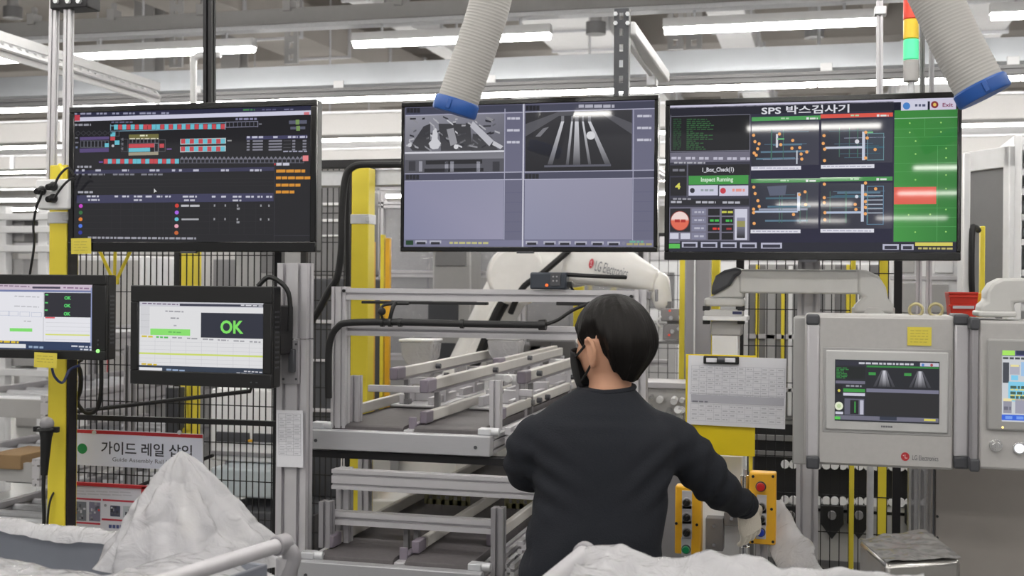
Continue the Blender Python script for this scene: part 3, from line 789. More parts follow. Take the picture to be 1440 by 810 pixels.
    for x0, x1, y, col in ((1061, 1159, 168, (78, 160, 88)), (1159, 1259, 163.5, (220, 84, 70)), (1061, 1159, 255.5, (64, 140, 74)), (1159, 1259, 252.5, (70, 146, 78))):
        k.rect(x0, y - 2.8, x1, y + 2.8, col, 3); k.rect(x0 + 78, y - 1.6, x0 + 81.5, y + 1.6, (230, 230, 232), 4); k.dashes(x0 + 83, x0 + 94, y, 2.4, (220, 226, 220), 4); k.dashes(x0 + 42, x0 + 54, y, 2, (170, 210, 170), 4)
    for x0, x1, y in ((1061, 1132, 238), (1160, 1234, 235), (1061, 1132, 327), (1160, 1234, 325)): k.rect(x0, y - 2.6, x1, y + 2.6, (222, 222, 232), 3); k.dashes(x0 + 3, x1 - 4, y, 1.6, (178, 178, 196), 4)
    k.rect(1217, 186, 1221, 226, LB, 3); k.rect(1166, 207, 1217, 210, LB, 3); k.rect(1216, 260, 1220, 312, LB, 3); k.rect(1166, 298, 1216, 301, (176, 190, 214), 3); k.rect(1127, 272, 1131, 298, LB, 3); k.rect(1066, 298, 1128, 300.5, (176, 190, 214), 3); k.rect(1096, 190, 1099, 209, (214, 214, 224), 3); k.rect(1125, 213, 1127, 232, (190, 196, 206), 3)
    k.poly([(1084, 264), (1112, 262), (1110, 276), (1088, 277)], (90, 96, 116), 3); k.rect(1224, 188, 1246, 226, (58, 68, 80), 2); k.box(1224, 188, 1247, 226, (110, 150, 160), 0.8, 3); k.box(1224, 262, 1247, 316, (100, 140, 170), 0.8, 3)
    for j in range(5): k.rect(1222, 275 + j * 6, 1246, 276.4 + j * 6, (170, 180, 196), 3)
    for x, y in ((1064, 192), (1066, 201), (1072, 204), (1070, 211), (1065, 217), (1068, 220), (1101, 190), (1103, 205), (1119, 210), (1120, 199), (1130, 209), (1140, 215), (1132, 218), (1133, 225), (1164, 192), (1163, 203), (1165, 211), (1165, 227), (1222, 187), (1224, 195), (1235, 211), (1222, 223), (1065, 265), (1067, 274), (1071, 284), (1073, 292), (1065, 296), (1065, 301), (1066, 316), (1122, 303), (1130, 275), (1138, 271), (1139, 289), (1165, 260), (1165, 279), (1165, 286), (1166, 300), (1166, 310), (1208, 288), (1209, 295), (1222, 258), (1222, 274), (1222, 284), (1222, 292), (1222, 301), (1236, 266)): k.disc(x, y, 2.3, OR, 5, 10)
    k.rect(1098, 196, 1108, 198, (110, 190, 130), 4); k.rect(1222, 186, 1232, 188, (110, 190, 130), 4); k.disc(1210, 200, 3, (220, 220, 230), 4); k.disc(1210, 277, 2.4, (214, 220, 232), 4)
    # green field
    k.rect(1261, 155, 1346, 339, [(58, 138, 58), (54, 128, 58), (46, 120, 52), (66, 150, 66)], 1); k.rect(1261, 263, 1318, 287, (224, 96, 78), 3)
    k.rect(1261, 166, 1346, 167, (150, 196, 160), 2)
    for y in (181, 193, 205, 229, 241, 292, 305, 318): k.rect(1261, y, 1346, y + 0.6, (80, 158, 84), 2)
    k.rect(1302, 167, 1302.7, 192, (80, 158, 84), 2); k.rect(1319, 205, 1319.7, 339, (84, 160, 88), 2)
    for x, y in ((1282, 174), (1282, 187), (1324, 173), (1324, 186), (1290, 199), (1290, 217), (1331, 209), (1331, 222), (1290, 253), (1331, 265), (1331, 246), (1331, 294), (1281, 302), (1310, 301), (1290, 326), (1331, 325)): k.disc(x, y, 1.2, (150, 210, 110), 4, 8)

L = tv('flat_screen', 'large black flat screen with red and blue block diagram, above the left monitors', (97, 145, 445, 354), 3.9, [(104.5, 153), (438, 145), (440, 342), (107, 345)], left_tv)
Mi = tv('flat_screen', 'large flat screen with two grey camera pictures, hung in the middle', (564, 139, 925, 354), 4.1, [(568, 149), (920, 137), (920, 347), (569, 349)], mid_tv, (5, 7, 5, 7))
R_ = tv('flat_screen', 'large flat screen with a bright green field and titled inspection page, at right', (935, 135, 1352, 366), 4.1, [(941, 151), (1346, 138), (1345, 353), (942, 357)], right_tv, (7, 8, 6, 12))

# posts that carry the screens
t = Thing('screen_post', 'black square post rising to the ceiling behind the left flat screen', 'post')
b = B(); b.profile(at(294.5, 300, 4.0), at(294.5, -60, 4.0), 0.034, 0.034, (0, 1, 0)); t.part('post', b, M['blackmetal'])
b = B(); b.pbox(262, 215, 328, 285, 3.985, 0.012); t.part('mount_plate', b, M['blackmetal']); t.done()
t = Thing('perforated_post', 'dark perforated steel post holding the middle flat screen', 'post')
b = B(); b.strip(at(872, 300, 4.2), at(874, 12, 4.2), 0.048, 0.004, (0, -1, 0), 0.055, (0.014, 0.026)); t.part('web', b, M['darkgrey'])
for sx in (-0.024, 0.024):
    o = Vector((sx, 0.02, 0)); b = B(); b.bar(at(872, 300, 4.2) + o, at(874, 12, 4.2) + o, 0.004, 0.04, (0, -1, 0)); t.part('flange', b, M['darkgrey'])
for yy in (33, 20):
    for px in (866, 883):
        p = at(px, yy, 4.19); b = B(); b.cyl(p, p + Vector((0, -0.01, 0)), 0.008, n=6); t.part('bolt', b, M['galv'])
t.done()
t = Thing('diagonal_brace', 'white double tube brace sloping right from the perforated post', 'brace')
b = B(); b.bar(at(884, 40, 4.25), at(934, 108, 5.6), 0.05, 0.05); t.part('tube', b, M['steelwhite'], 0.008)
b = B(); b.bar(at(884, 58, 4.3), at(916, 104, 5.6), 0.022, 0.03); t.part('tube', b, M['steelwhite'], 0.005)
b = B(); b.pbox(909, 96, 922, 120, 5.55, 0.08); t.part('foot_clamp', b, M['galv'], 0.004); t.done()
t = Thing('screen_pole', 'bare aluminium pole rising behind the right flat screen beside the beacon', 'pole')
b = B(); b.profile(at(1237, 200, 4.3), at(1237, 2, 4.3), 0.022, 0.022, (0, 1, 0)); t.part('pole', b, M['alu'])
b = B(); b.pbox(1230, 8, 1247, 20, 4.28, 0.05); t.part('top_clamp', b, M['galv'], 0.003); t.done()
for px, m, lab in ((1297, 'midgrey', 'dark grey slim pole under the right hose, beside the beacon'), (1310, 'alu_dark', 'pale grey slim pole under the right hose, further from the beacon')):
    b = B(); b.profile(at(px, 200, 4.35), at(px, -40, 4.35), 0.016, 0.02, (0, 1, 0)); one('slim_pole', lab, 'pole', b, M[m], group='slim poles behind the right screen')
# beacon
t = Thing('signal_beacon', 'stacked red amber and lit green signal beacon above the right screen', 'beacon')
Yb = 4.25
def seg(name, y0, y1, r, m):
    p, q = at(1281, y1, Yb), at(1281, y0, Yb); b = B(); b.cyl((p.x, Yb, p.z), (p.x, Yb, q.z), r, n=24); t.part(name, b, M[m], 0.002)
rb = 0.5 * (at(1292, 50, Yb).x - at(1270, 50, Yb).x)
seg('red_lens', -2, 27, rb, 'lens_red'); seg('amber_lens', 28, 55, rb, 'lens_yellow'); seg('green_lens', 56, 84, rb, 'lens_green'); seg('base', 85, 115, rb, 'hmi'); seg('stem', 115, 150, rb * .45, 'galv'); seg('cap', -8, -3, rb, 'hmi')
t.done()

# ribbed hoses
def hose(label, pts, r, tip0, tip1):
    t = Thing('ribbed_hose', label, 'hose', 'ribbed hoses hanging from above')
    P = [Vector(p) for p in pts]
    Q = []
    for i in range(len(P) - 1):
        a, b_, c, d = P[max(i - 1, 0)], P[i], P[i + 1], P[min(i + 2, len(P) - 1)]
        for k in range(40):
            s = k / 40; Q.append(0.5 * (2 * b_ + (c - a) * s + (2 * a - 5 * b_ + 4 * c - d) * s * s + (3 * b_ - a - 3 * c + d) * s ** 3))
    Q.append(P[-1])
    L_ = [0]
    for a, c in zip(Q, Q[1:]): L_.append(L_[-1] + (c - a).length)
    n = int(L_[-1] / 0.0032); pts2, rr = [], []
    j = 0
    for i in range(n + 1):
        s = L_[-1] * i / n
        while j < len(L_) - 2 and L_[j + 1] < s: j += 1
        f = (s - L_[j]) / max(1e-9, L_[j + 1] - L_[j])
        pts2.append(Q[j].lerp(Q[j + 1], f)); rr.append(r - 0.0018 * (i % 3 == 0))
    b = B(); b.tube(pts2, rr, n=28, sub=1); t.part('ribbed_sleeve', b, M['hose'], sharp=80)
    d = (Vector(tip1) - Vector(tip0)).normalized()
    b = B(); b.tube([Vector(tip0), Vector(tip0).lerp(Vector(tip1), .15), Vector(tip0).lerp(Vector(tip1), .85), Vector(tip1)], [r * 1.02, r * 1.09, r * 1.09, r * 1.04], n=32, sub=1); t.part('collar', b, M['blue'], 0.002)
    x = d.cross(Vector((0, 1, 0))).normalized()
    c = Vector(tip0).lerp(Vector(tip1), .5) + d.cross(x).normalized() * r * 1.09 * (1 if d.cross(x).y < 0 else -1)
    b = B(); b.obox(c, (0.014, 0.01, 0.03), Matrix((x, d.cross(x), d)).transposed()); t.part('clip', b, M['blue'], 0.002)
    t.done()
k1 = (at(702, 0, 3.45) - at(640, 0, 3.45)).length
hose('pale ribbed hose with blue collar hanging in front of the middle screen', [at(716, -120, 3.5), at(690, 0, 3.5), at(672, 60, 3.5), at(642, 148, 3.5)], 0.063, at(644, 140, 3.5), at(638, 160, 3.5))
hose('pale ribbed hose with blue collar sloping down beside the right screen', [at(1258, -110, 3.5), at(1312, -10, 3.5), at(1345, 60, 3.5), at(1380, 127, 3.5)], 0.068, at(1376, 118, 3.5), at(1386, 137, 3.5))

# ================================================================== left side: fence, monitors, posts, signs
def mesh_fence(name, label, X0, X1, Y, Z0, Z1, pitch=0.026, hz=(), wire=0.0022, frame=0.03, m='blackmetal', posts=True):
    t = Thing(name, label, 'fence')
    if posts:
        for x in (X0, X1):
            b = B(); b.bar((x, Y, 0), (x, Y, Z1), frame, frame); t.part('post', b, M[m])
    for z in (Z0, Z1) if posts else ():
        b = B(); b.bar((X0, Y, z), (X1, Y, z), frame * .7, frame * .7); t.part('rail', b, M[m])
    b = B(); n = int((X1 - X0) / pitch)
    for i in range(n + 1):
        x = X0 + (X1 - X0) * i / n; b.bar((x, Y, Z0), (x, Y, Z1), wire * 1.7, wire * 1.7)
    z = Z0 + 0.14
    zs = list(hz)
    while z < Z1: zs.append(z); z += 0.145
    for z in zs: b.bar((X0, Y + 0.004, z), (X1, Y + 0.004, z), wire * 1.7, wire * 1.7)
    t.part('wire_mesh', b, M[m], kind='stuff'); t.done()
mesh_fence('mesh_fence', 'black welded mesh fence behind the left monitors and guide sign', at(96, 500, 4.25).x, at(392, 500, 4.25).x, 4.25, 0.15, at(250, 300, 4.25).z, hz=())
t = Thing('fence_rail', 'black horizontal bar with two slanting rods across the left fence', 'rail')
b = B(); b.bar(at(96, 586, 4.2), at(392, 596, 4.2), 0.02, 0.02); t.part('bar', b, M['blackmetal'])
b = B(); b.tube([at(96, 580, 4.21), at(352, 550, 4.21), at(354, 542, 4.21)], 0.008, n=8, sub=1); b.tube([at(180, 690, 4.21), at(300, 640, 4.21)], 0.007, n=8, sub=1); t.part('rod', b, M['blackmetal']); t.done()
mesh_fence('mesh_fence', 'dark mesh fence in the gap between the left screen and the yellow post', at(428, 400, 5.6).x, at(492, 400, 5.6).x, 5.6, 0.1, at(460, 232, 5.6).z, 0.028, wire=0.003)
mesh_fence('mesh_fence', 'black mesh fence right of the clipboard behind the grey control box', at(1040, 500, 4.9).x, at(1262, 500, 4.9).x, 4.9, 0.1, at(1150, 345, 4.9).z, 0.034)
mesh_fence('mesh_fence', 'dark mesh fence far behind the head of the person', at(900, 500, 7.2).x, at(1005, 500, 7.2).x, 7.2, 0.1, at(950, 330, 7.2).z, 0.05)

def yellow_post(label, x0, x1, y0, y1, Y, bands=(), d=None, m='yellow', black=0):
    t = Thing('yellow_post', label, 'post', None)
    xm = (x0 + x1) / 2
    X0, X1 = at(x0, 450, Y).x, at(x1, 450, Y).x; d = d or (X1 - X0)
    b = B(); b.box((X0, Y, 0), (X1, Y + d, at(xm, y0, Y).z)); t.part('post', b, M[m], 0.004)
    for yb in bands:
        z = at(xm, yb, Y).z; b = B(); b.box((X0 - 0.004, Y - 0.004, z - 0.022), (X1 + 0.004, Y + d + 0.004, z + 0.022)); b.box((X1 - 0.01, Y - 0.014, z - 0.012), (X1 + 0.01, Y, z + 0.012)); t.part('strap', b, M['galv'], 0.002)
    if black:
        b = B(); b.box((X0 - black, Y + 0.004, 0.1), (X0 - 0.002, Y + d * .7, at(xm, y0 + 6, Y).z)) if black > 0 else b.box((X1 + 0.002, Y + 0.004, 0.1), (X1 - black, Y + d * .7, at(xm, y0 + 6, Y).z)); t.part('fence_edge', b, M['blackmetal'])
    b = B(); b.box((X0 - 0.05, Y - 0.03, 0), (X1 + 0.05, Y + d + 0.03, 0.012)); t.part('base_plate', b, M[m]); t.done()
# left post leans a hair in the photograph: built upright here
yellow_post('yellow square post at far left carrying the socket box and microphone', 68, 93, 232, 740, 3.98, (306,), black=-0.012)
yellow_post('tall yellow square post with steel strap, left of the middle screen', 493, 517, 236, 700, 5.2, (308,), black=0.022)
yellow_post('yellow fence post behind the gap under the left screen', 252, 272, 300, 620, 5.0, black=0.03)
yellow_post('yellow fence post between the swivel arm and the right screen', 1236, 1249, 330, 750, 5.1)
yellow_post('slim yellow fence post just left of the swivel arm', 1000, 1012, 330, 620, 5.3)
yellow_post('slim yellow post in the fence under the grey control box', 1196, 1203, 345, 775, 4.86, d=0.03)
yellow_post('yellow post beside the gripper far behind the head of the person', 955, 964, 345, 600, 6.6)
t = Thing('pipe_stand', 'slim pale blue pipe standing next to the fence under the control box', 'pipe')
b = B(); p = at(1224, 650, 4.8); b.cyl((p.x, 4.8, 0), (p.x, 4.8, p.z + 0.05), 0.013, n=14); t.part('pipe', b, M['galv']); b = B(); b.cyl((p.x, 4.8, 0), (p.x, 4.8, 0.02), 0.04); t.part('foot', b, M['galv']); t.done()
t = Thing('hanging_strap', 'yellow webbing strap hanging in a V under the left screen', 'strap')
for q in (((140, 352), (160, 396)), ((162, 352), (161, 396)), ((184, 352), (163, 396))):
    b = B(); b.bar(at(*q[0], 4.16), at(*q[1], 4.16), 0.013, 0.003, (0, -1, 0)); t.part('webbing', b, M['yellow'])
b = B(); b.pbox(156, 391, 166, 400, 4.15, 0.012); t.part('knot', b, M['yellow'], 0.003); t.done()
t = Thing('hanging_conduit', 'yellow conduit behind the fence right of the guide sign', 'conduit')
b = B(); b.tube([at(266, 480, 4.6), at(267, 570, 4.6), at(268, 598, 4.6), at(262, 605, 4.6), at(240, 606, 4.6)], 0.012, n=10, sub=4); t.part('pipe', b, M['yellow']); t.done()
b = B(); b.pbox(232, 545, 250, 610, 4.55, 0.06); one('junction_box', 'dark grey box behind the fence left of the yellow conduit', 'box', b, M['darkgrey'], 0.004)

# socket box with plugs
t = Thing('socket_box', 'pale socket box on the far left yellow post holding black plugs', 'socket')
b = B(); b.pbox(50, 252, 96, 294, 3.88, 0.06); t.part('box', b, M['steelwhite'], 0.006)
for px, py in ((60, 268), (76, 262), (76, 279)):
    p = at(px, py, 3.88); b = B(); b.cyl(p, p + Vector((0, -0.008, 0)), 0.017, n=18); t.part('socket', b, M['darkgrey'])
t.done()
for i, (px, py, path, lab) in enumerate(((60, 268, [(60, 268), (56, 280), (51, 292), (47, 318), (48, 345), (42, 386)], 'black plug with a cord dropping to the left monitor'), (76, 262, [(76, 262), (84, 246), (96, 236), (104, 246)], 'black plug in the upper socket with a cord looping right'), (76, 279, [(76, 279), (88, 262), (99, 252), (106, 252)], 'black plug in the lower socket with a cord running right'))):
    t = Thing('power_plug', lab, 'plug', 'power plugs in the socket box')
    p = at(px, py, 3.87); b = B(); b.cyl(p + Vector((0, 0, 0)), p + Vector((-0.004, -0.035, -0.006)), 0.016, 0.011, 16); t.part('body', b, M['black'], 0.002)
    b = B(); b.tube([at(a, c, 3.835 + 0.004 * j) for j, (a, c) in enumerate(path)], 0.0045, n=8); t.part('cord', b, M['black']); t.done()
b = B(); b.tube([at(84, 232, 3.92), at(88, 242, 3.9), at(88, 252, 3.9)], 0.008, n=8); one('cable_loop', 'yellow and black cable end above the socket box', 'cable', b, M['yellow'])

# monitors
def monitor(label, px, Y, corners, draw, rz, bez=(12, 14, 12, 18), name='operator_monitor', led=None):
    x0, y0, x1, y1 = px; xm, ym = (x0 + x1) / 2, (y0 + y1) / 2
    c = at(xm, ym, Y); X0, X1 = at(x0, ym, Y).x, at(x1, ym, Y).x; Z0, Z1 = at(xm, y1, Y).z, at(xm, y0, Y).z
    R = Matrix.Rotation(rz, 3, 'Z'); W, H = (X1 - X0), (Z1 - Z0)
    P = lambda u, v, d: c + R @ Vector((u, d, v))
    t = Thing(name, label, 'monitor')
    kx = W / (x1 - x0); l, tp, r, bt = [q * kx for q in bez]
    D = 0.055
    b = B()
    b.obox(P(0, 0, D / 2 + 0.006), (W, D, H), R); t.part('cabinet', b, M['black'], 0.006)
    b = B()
    for u0, v0, u1, v1 in ((-W / 2, H / 2 - tp, W / 2, H / 2), (-W / 2, -H / 2, W / 2, -H / 2 + bt), (-W / 2, -H / 2 + bt, -W / 2 + l, H / 2 - tp), (W / 2 - r, -H / 2 + bt, W / 2, H / 2 - tp)):
        b.obox(P((u0 + u1) / 2, (v0 + v1) / 2, 0.0), (u1 - u0, 0.014, v1 - v0), R)
    t.part('bezel', b, M['black'], 0.003)
    ink = Ink(P(-W / 2 + l, H / 2 - tp, 0.004), R @ Vector((1, 0, 0)), (0, 0, -1), W - l - r, H - tp - bt, corners)
    draw(ink); t.add(ink.mesh('display', M['screen_matt']))
    b = B()
    for j in range(12): b.obox(P(W / 2 + 0.0005, H * (-0.3 + 0.05 * j), D * .55), (0.003, D * .5, 0.006), R)
    t.part('vent_slots', b, M['darkgrey'])
    if led:
        p = P(W / 2 - r * .5, -H / 2 + bt * 1.0, -0.008); b = B(); b.cyl(p, p + R @ Vector((0, -0.004, 0)), 0.006, n=14); t.part('power_led', b, M['led_green'])
        for j in (1, 2): p = P(W / 2 - r * .5, -H / 2 + bt + 0.014 * j + 0.008, -0.008); b = B(); b.cyl(p, p + R @ Vector((0, -0.003, 0)), 0.003, n=8); t.part('button', b, M['darkgrey'])
    else:
        for j in (0, 1): p = P(W / 2 - r - 0.04 + 0.02 * j, -H / 2 + bt * .4, -0.007); b = B(); b.obox(p, (0.006, 0.003, 0.004), R); t.part('button', b, M['darkgrey'])
    return t, P, W, H
def draw_left(k):
    k.rect(-60, 380, 140, 500, (232, 232, 238), 0); k.rect(-60, 398, 130, 407, (206, 190, 206), 1); k.rect(44, 401, 82, 404, (70, 64, 84), 2); k.dashes(-20, 40, 402, 2, (150, 130, 150), 2); k.dashes(86, 122, 401.5, 2, (140, 110, 140), 2); k.rect(-60, 407, 130, 410, (120, 130, 170), 2)
    k.rect(61, 409, 124, 445, (42, 42, 50), 2)
    for y in (416.5, 428, 440): k.text('OK', 88, y - 2.6, 97, y + 2.6, (90, 214, 110), 4, 0.05)
    for y in (412, 424, 435): k.rect(62, y, 66, y + 2, (90, 200, 110), 3)
    k.rect(60, 408, 61, 484, (200, 200, 206), 1); k.rect(124, 400, 128, 490, (150, 160, 200), 2)
    for x in (0, 12, 28, 44): k.box(x, 440, x + 14, 447, (190, 196, 214), 0.6, 2)
    for y in (417, 432): k.dashes(20, 54, y, 1.6, (190, 190, 196), 2)
    k.rect(15, 465, 46, 470, (130, 224, 110), 3); k.dashes(34, 44, 454, 2, (196, 196, 200), 2)
    k.rect(64, 470, 124, 472, (216, 224, 120), 2); k.rect(63, 446, 76, 448, (220, 90, 100), 2)
    for y in (453, 459, 465, 478): k.rect(64, y, 124, y + 0.5, (206, 206, 212), 2)
    k.rect(-60, 484, 132, 499, (44, 60, 92), 2); k.dashes(2, 28, 486.5, 3, (220, 190, 50), 3); k.rect(-30, 490, 38, 496, (226, 228, 232), 3); k.dashes(42, 62, 492, 3, (150, 170, 196), 3); k.dashes(100, 127, 487, 2.2, (206, 210, 220), 3); k.dashes(112, 128, 491, 2.2, (206, 210, 220), 3)
t, P, W, H = monitor('black monitor cut by the left edge showing three small green OK marks', (-62, 386, 146, 504), 3.6, [(-50, 401), (126, 396), (129, 492), (-48, 500)], draw_left, math.radians(2), (12, 12, 19, 11), led=True)
b = B(); c = P(0.06, -0.02, 0.06); b.obox(c, (0.12, 0.05, 0.12)); b.bar(c, (at(82, 450, 4.0).x, 3.97, c.z), 0.04, 0.05); t.part('mount_arm', b, M['black'], 0.004); t.done()
def draw_ok(k):
    k.rect(185, 415, 375, 532, (226, 226, 228), 0); k.rect(190, 420, 372, 429, (206, 206, 214), 1); k.rect(250, 423.5, 372, 427, (56, 58, 74), 2); k.dashes(196, 248, 426.5, 1.6, (110, 90, 120), 3); k.dashes(336, 366, 424, 1.6, (220, 220, 226), 3)
    k.rect(281.5, 436, 368, 472.5, (44, 47, 60), 2); k.text('OK', 309, 446.5, 341, 466, (128, 226, 100), 4, 0.03)
    k.rect(195, 430, 208, 474, (212, 212, 216), 1)
    for y in (443, 452, 462): k.rect(195, y, 208, y + 0.6, (196, 196, 200), 2)
    k.dashes(230, 256, 437, 2, (160, 160, 166), 2); k.dashes(238, 250, 447, 2, (150, 150, 156), 2); k.dashes(243, 247, 458, 2, (170, 170, 176), 2)
    k.rect(210, 463.5, 267, 473, (140, 226, 112), 2); k.dashes(236, 254, 468, 1.6, (100, 180, 90), 3)
    k.dashes(198, 214, 476.5, 2.6, (214, 196, 60), 3); k.dashes(219, 236, 476.5, 2.6, (90, 190, 90), 3)
    for x in (242, 263, 285, 306, 328, 350): k.dashes(x, x + 15, 476, 2, (160, 160, 166), 3)
    for y in (481, 487, 493, 506, 512): k.rect(196, y, 372, y + 0.5, (204, 204, 208), 2)
    for x in (218, 240, 262, 284, 306, 328, 350): k.rect(x, 479, x + 0.5, 515, (204, 204, 208), 2)
    k.rect(196, 498, 372, 500.6, (206, 220, 110), 3)
    k.rect(190, 517, 376, 528, (52, 62, 78), 2); k.dashes(200, 222, 518.5, 2.4, (216, 186, 50), 3); k.rect(197, 523, 230, 527.5, (232, 232, 236), 3); k.dashes(236, 262, 524.5, 2.6, (150, 170, 200), 3); k.dashes(334, 371, 522.5, 2, (214, 216, 222), 3); k.dashes(344, 371, 519, 1.6, (206, 206, 214), 3)
t, P, W, H = monitor('black monitor showing a big green OK on a dark block', (181, 402, 383, 543), 3.55, [(192, 424), (368, 420), (371, 521), (197, 528)], draw_ok, math.radians(-2), (11, 21, 12, 18))
b = B(); b.obox(P(W / 2 - 0.03, 0.02, 0.1), (0.06, 0.1, 0.16)); b.bar(P(W / 2 - 0.03, 0.02, 0.13), at(404, 470, 3.72), 0.05, 0.06); t.part('mount_arm', b, M['blackmetal'], 0.006)
b = B(); b.tube([P(W / 2 - 0.08, H / 2 + 0.0, 0.05), P(W / 2 - 0.04, H / 2 + 0.03, 0.06), P(W / 2 + 0.02, H / 2 - 0.02, 0.07), P(W / 2 + 0.02, 0.02, 0.08)], 0.008, n=8); t.part('cable', b, M['rubber']); t.done()

# wide aluminium post with latch and paper
t = Thing('aluminium_post', 'broad grooved aluminium post standing right of the OK monitor', 'post')
X0, X1 = at(389, 500, 3.7).x, at(431, 500, 3.7).x; zc, zt = at(410, 477, 3.7).z, at(410, 370, 3.7).z
w_ = X1 - X0
b = B(); b.profile(((X0 + X1) / 2, 3.7 + w_ / 4, 0), ((X0 + X1) / 2, 3.7 + w_ / 4, zc - 0.002), w_, w_ / 2, (0, 1, 0), nw=2); t.part('lower_profile', b, M['alu'])
b = B(); b.profile(((X0 + X1) / 2, 3.7 + w_ / 4, zc + 0.002), ((X0 + X1) / 2, 3.7 + w_ / 4, zt), w_, w_ / 2, (0, 1, 0), nw=2); t.part('upper_profile', b, M['alu'])
b = B(); b.pbox(396, 478, 420, 540, 3.688, 0.012); h = t.part('latch_plate', b, M['alu_dark'], 0.002)
b = B(); b.pbox(405, 491, 413, 524, 3.67, 0.02); t.part('handle', b, M['darkgrey'], 0.003, parent=h)
for px, py in ((399, 484), (417, 484), (399, 533), (417, 533)):
    p = at(px, py, 3.69); b = B(); b.cyl(p, p + Vector((0, -0.005, 0)), 0.004, n=8); t.part('screw', b, M['darkgrey'], parent=h)
t.done()
def sheet(name, label, cat, px, Y, draw=None, th=0.002, m='paper', corners=None, R=None, group=None, curl=0.0):
    x0, y0, x1, y1 = px; xm, ym = (x0 + x1) / 2, (y0 + y1) / 2
    X0, X1, Z0, Z1 = at(x0, ym, Y).x, at(x1, ym, Y).x, at(xm, y1, Y).z, at(xm, y0, Y).z
    t = Thing(name, label, cat, group)
    b = B(); R = R or Matrix.Identity(3); c = Vector(((X0 + X1) / 2, Y + th / 2, (Z0 + Z1) / 2))
    n = 8; W, H = X1 - X0, Z1 - Z0
    if curl:
        for s0 in (0, 1): b.grid(lambda u, v: c + R @ Vector(((u - .5) * W, -curl * (max(0, 1 - v * 1.6)) ** 2 * (0.4 + u) + (th / 2 if s0 else -th / 2), (v - .5) * H)), 4, 10)
    else: b.obox(c, (W, th, H), R)
    t.part('sheet', b, M[m])
    if draw:
        k = Ink(c + R @ Vector((-W / 2, -th / 2, H / 2)), R @ Vector((1, 0, 0)), R @ Vector((0, 0, -1)), W, H, corners or [(x0, y0), (x1, y0), (x1, y1), (x0, y1)])
        draw(k); t.add(k.mesh('print', M['print']))
    return t
def tbl(x0, y0, x1, y1, nx, ny, col=(176, 176, 184), txt=True):
    def f(k):
        for i in range(nx + 1): x = x0 + (x1 - x0) * i / nx; k.rect(x - 0.25, y0, x + 0.25, y1, col, 1)
        for j in range(ny + 1): y = y0 + (y1 - y0) * j / ny; k.rect(x0, y - 0.25, x1, y + 0.25, col, 1)
        if txt:
            for j in range(ny):
                for i in range(nx):
                    if (i * 7 + j * 3) % 4: k.dashes(x0 + (x1 - x0) * (i + .15) / nx, x0 + (x1 - x0) * (i + .8) / nx, y0 + (y1 - y0) * (j + .5) / ny, (y1 - y0) / ny * .3, (190, 190, 198), 1, j)
    return f
sheet('paper_sheet', 'white printed sheet taped to the broad aluminium post', 'paper', (389, 577, 426, 657), 3.68, tbl(392, 582, 423, 640, 3, 12), R=Matrix.Rotation(math.radians(-1), 3, 'Y')).done()

# sticky notes
def note(label, px, Y, ang):
    t = sheet('sticky_note', label, 'note', px, Y, lambda k: [k.dashes(px[0] + 4, px[2] - 5, px[1] + 5 + 4 * j, 1, (188, 172, 70), 1, j) for j in range(int((px[3] - px[1] - 6) / 4))], 0.001, 'note', R=Matrix.Rotation(math.radians(ang), 3, 'Y'), group='yellow sticky notes'); t.done()
note('yellow sticky note on the lower left corner of the left flat screen', (100, 335, 128, 357), 3.89, -1)
note('yellow sticky note under the bottom edge of the left edge monitor', (48, 496, 80, 517), 3.575, 1)
note('yellow sticky note on the front of the grey control box', (1276, 460, 1310, 486), 3.55, 0)

# guide sign and notice board
def draw_sign(k):
    k.rect(90, 600, 300, 670, (214, 216, 230), 0); k.poly([(104, 604.5), (285, 610), (285, 615), (104, 609.5)], (178, 34, 44), 1)
    k.disc(116, 632, 7, (30, 130, 68), 2, 24, 7.4)
    k.text('가이드 레일 삽입', 143, 623, 270, 641.5, (44, 44, 54), 2, 0.015)
    k.text('Guide Assembly Rail Insert', 159, 645.5, 254, 653, (70, 72, 84), 2)
t = sheet('guide_sign', 'white guide sign with red top edge, green dot and Korean lettering', 'sign', (103.5, 607, 285, 658), 4.16, draw_sign, 0.006, 'paper', corners=[(103.5, 604), (285, 609.5), (284, 662), (103, 655)])
for px in (133, 253):
    p = at(px, 608, 4.15); b = B(); b.cyl(p, p + Vector((0, -0.006, 0)), 0.008, n=12); t.part('rivet', b, M['galv'])
t.done()
def draw_board(k):
    k.rect(98, 684, 204, 760, (212, 212, 222), 0)
    for j in range(2): k.dashes(106, 186, 692 + j * 4, 1.6, (190, 190, 200), 1, j, word=(12, 24))
    for x0, x1, y in ((105, 143, 703), (145, 191, 704), (104, 142, 737), (144, 187, 731)): k.rect(x0, y - 1.3, x1, y + 1.3, (196, 60, 80), 2)
    for x0, y0, x1, y1, c in ((106, 707, 122, 734, (118, 122, 130)), (126, 707, 142, 734, (126, 124, 146)), (156, 711, 170, 726, (72, 76, 98)), (174, 711, 190, 727, (176, 182, 190))):
        k.rect(x0, y0, x1, y1, c, 2); rn = random.Random(x0)
        for j in range(9):
            x = rn.uniform(x0, x1 - 4); y = rn.uniform(y0, y1 - 4); g = rn.choice((60, 90, 150, 200)); k.rect(x, y, x + rn.uniform(2, 4), y + rn.uniform(2, 5), (g, g, g + 10), 3)
    k.disc(107, 723, 1.6, (220, 60, 50), 4); k.disc(140, 718, 1.6, (220, 60, 50), 4); k.rect(184, 714, 189, 720, (40, 40, 48), 4); k.disc(149, 711, 2, (150, 150, 160), 3)
    k.dashes(154, 178, 740, 5, (70, 80, 130), 3, word=(3, 6), gap=1); k.rect(204, 684, 240, 760, (214, 214, 224), 0)
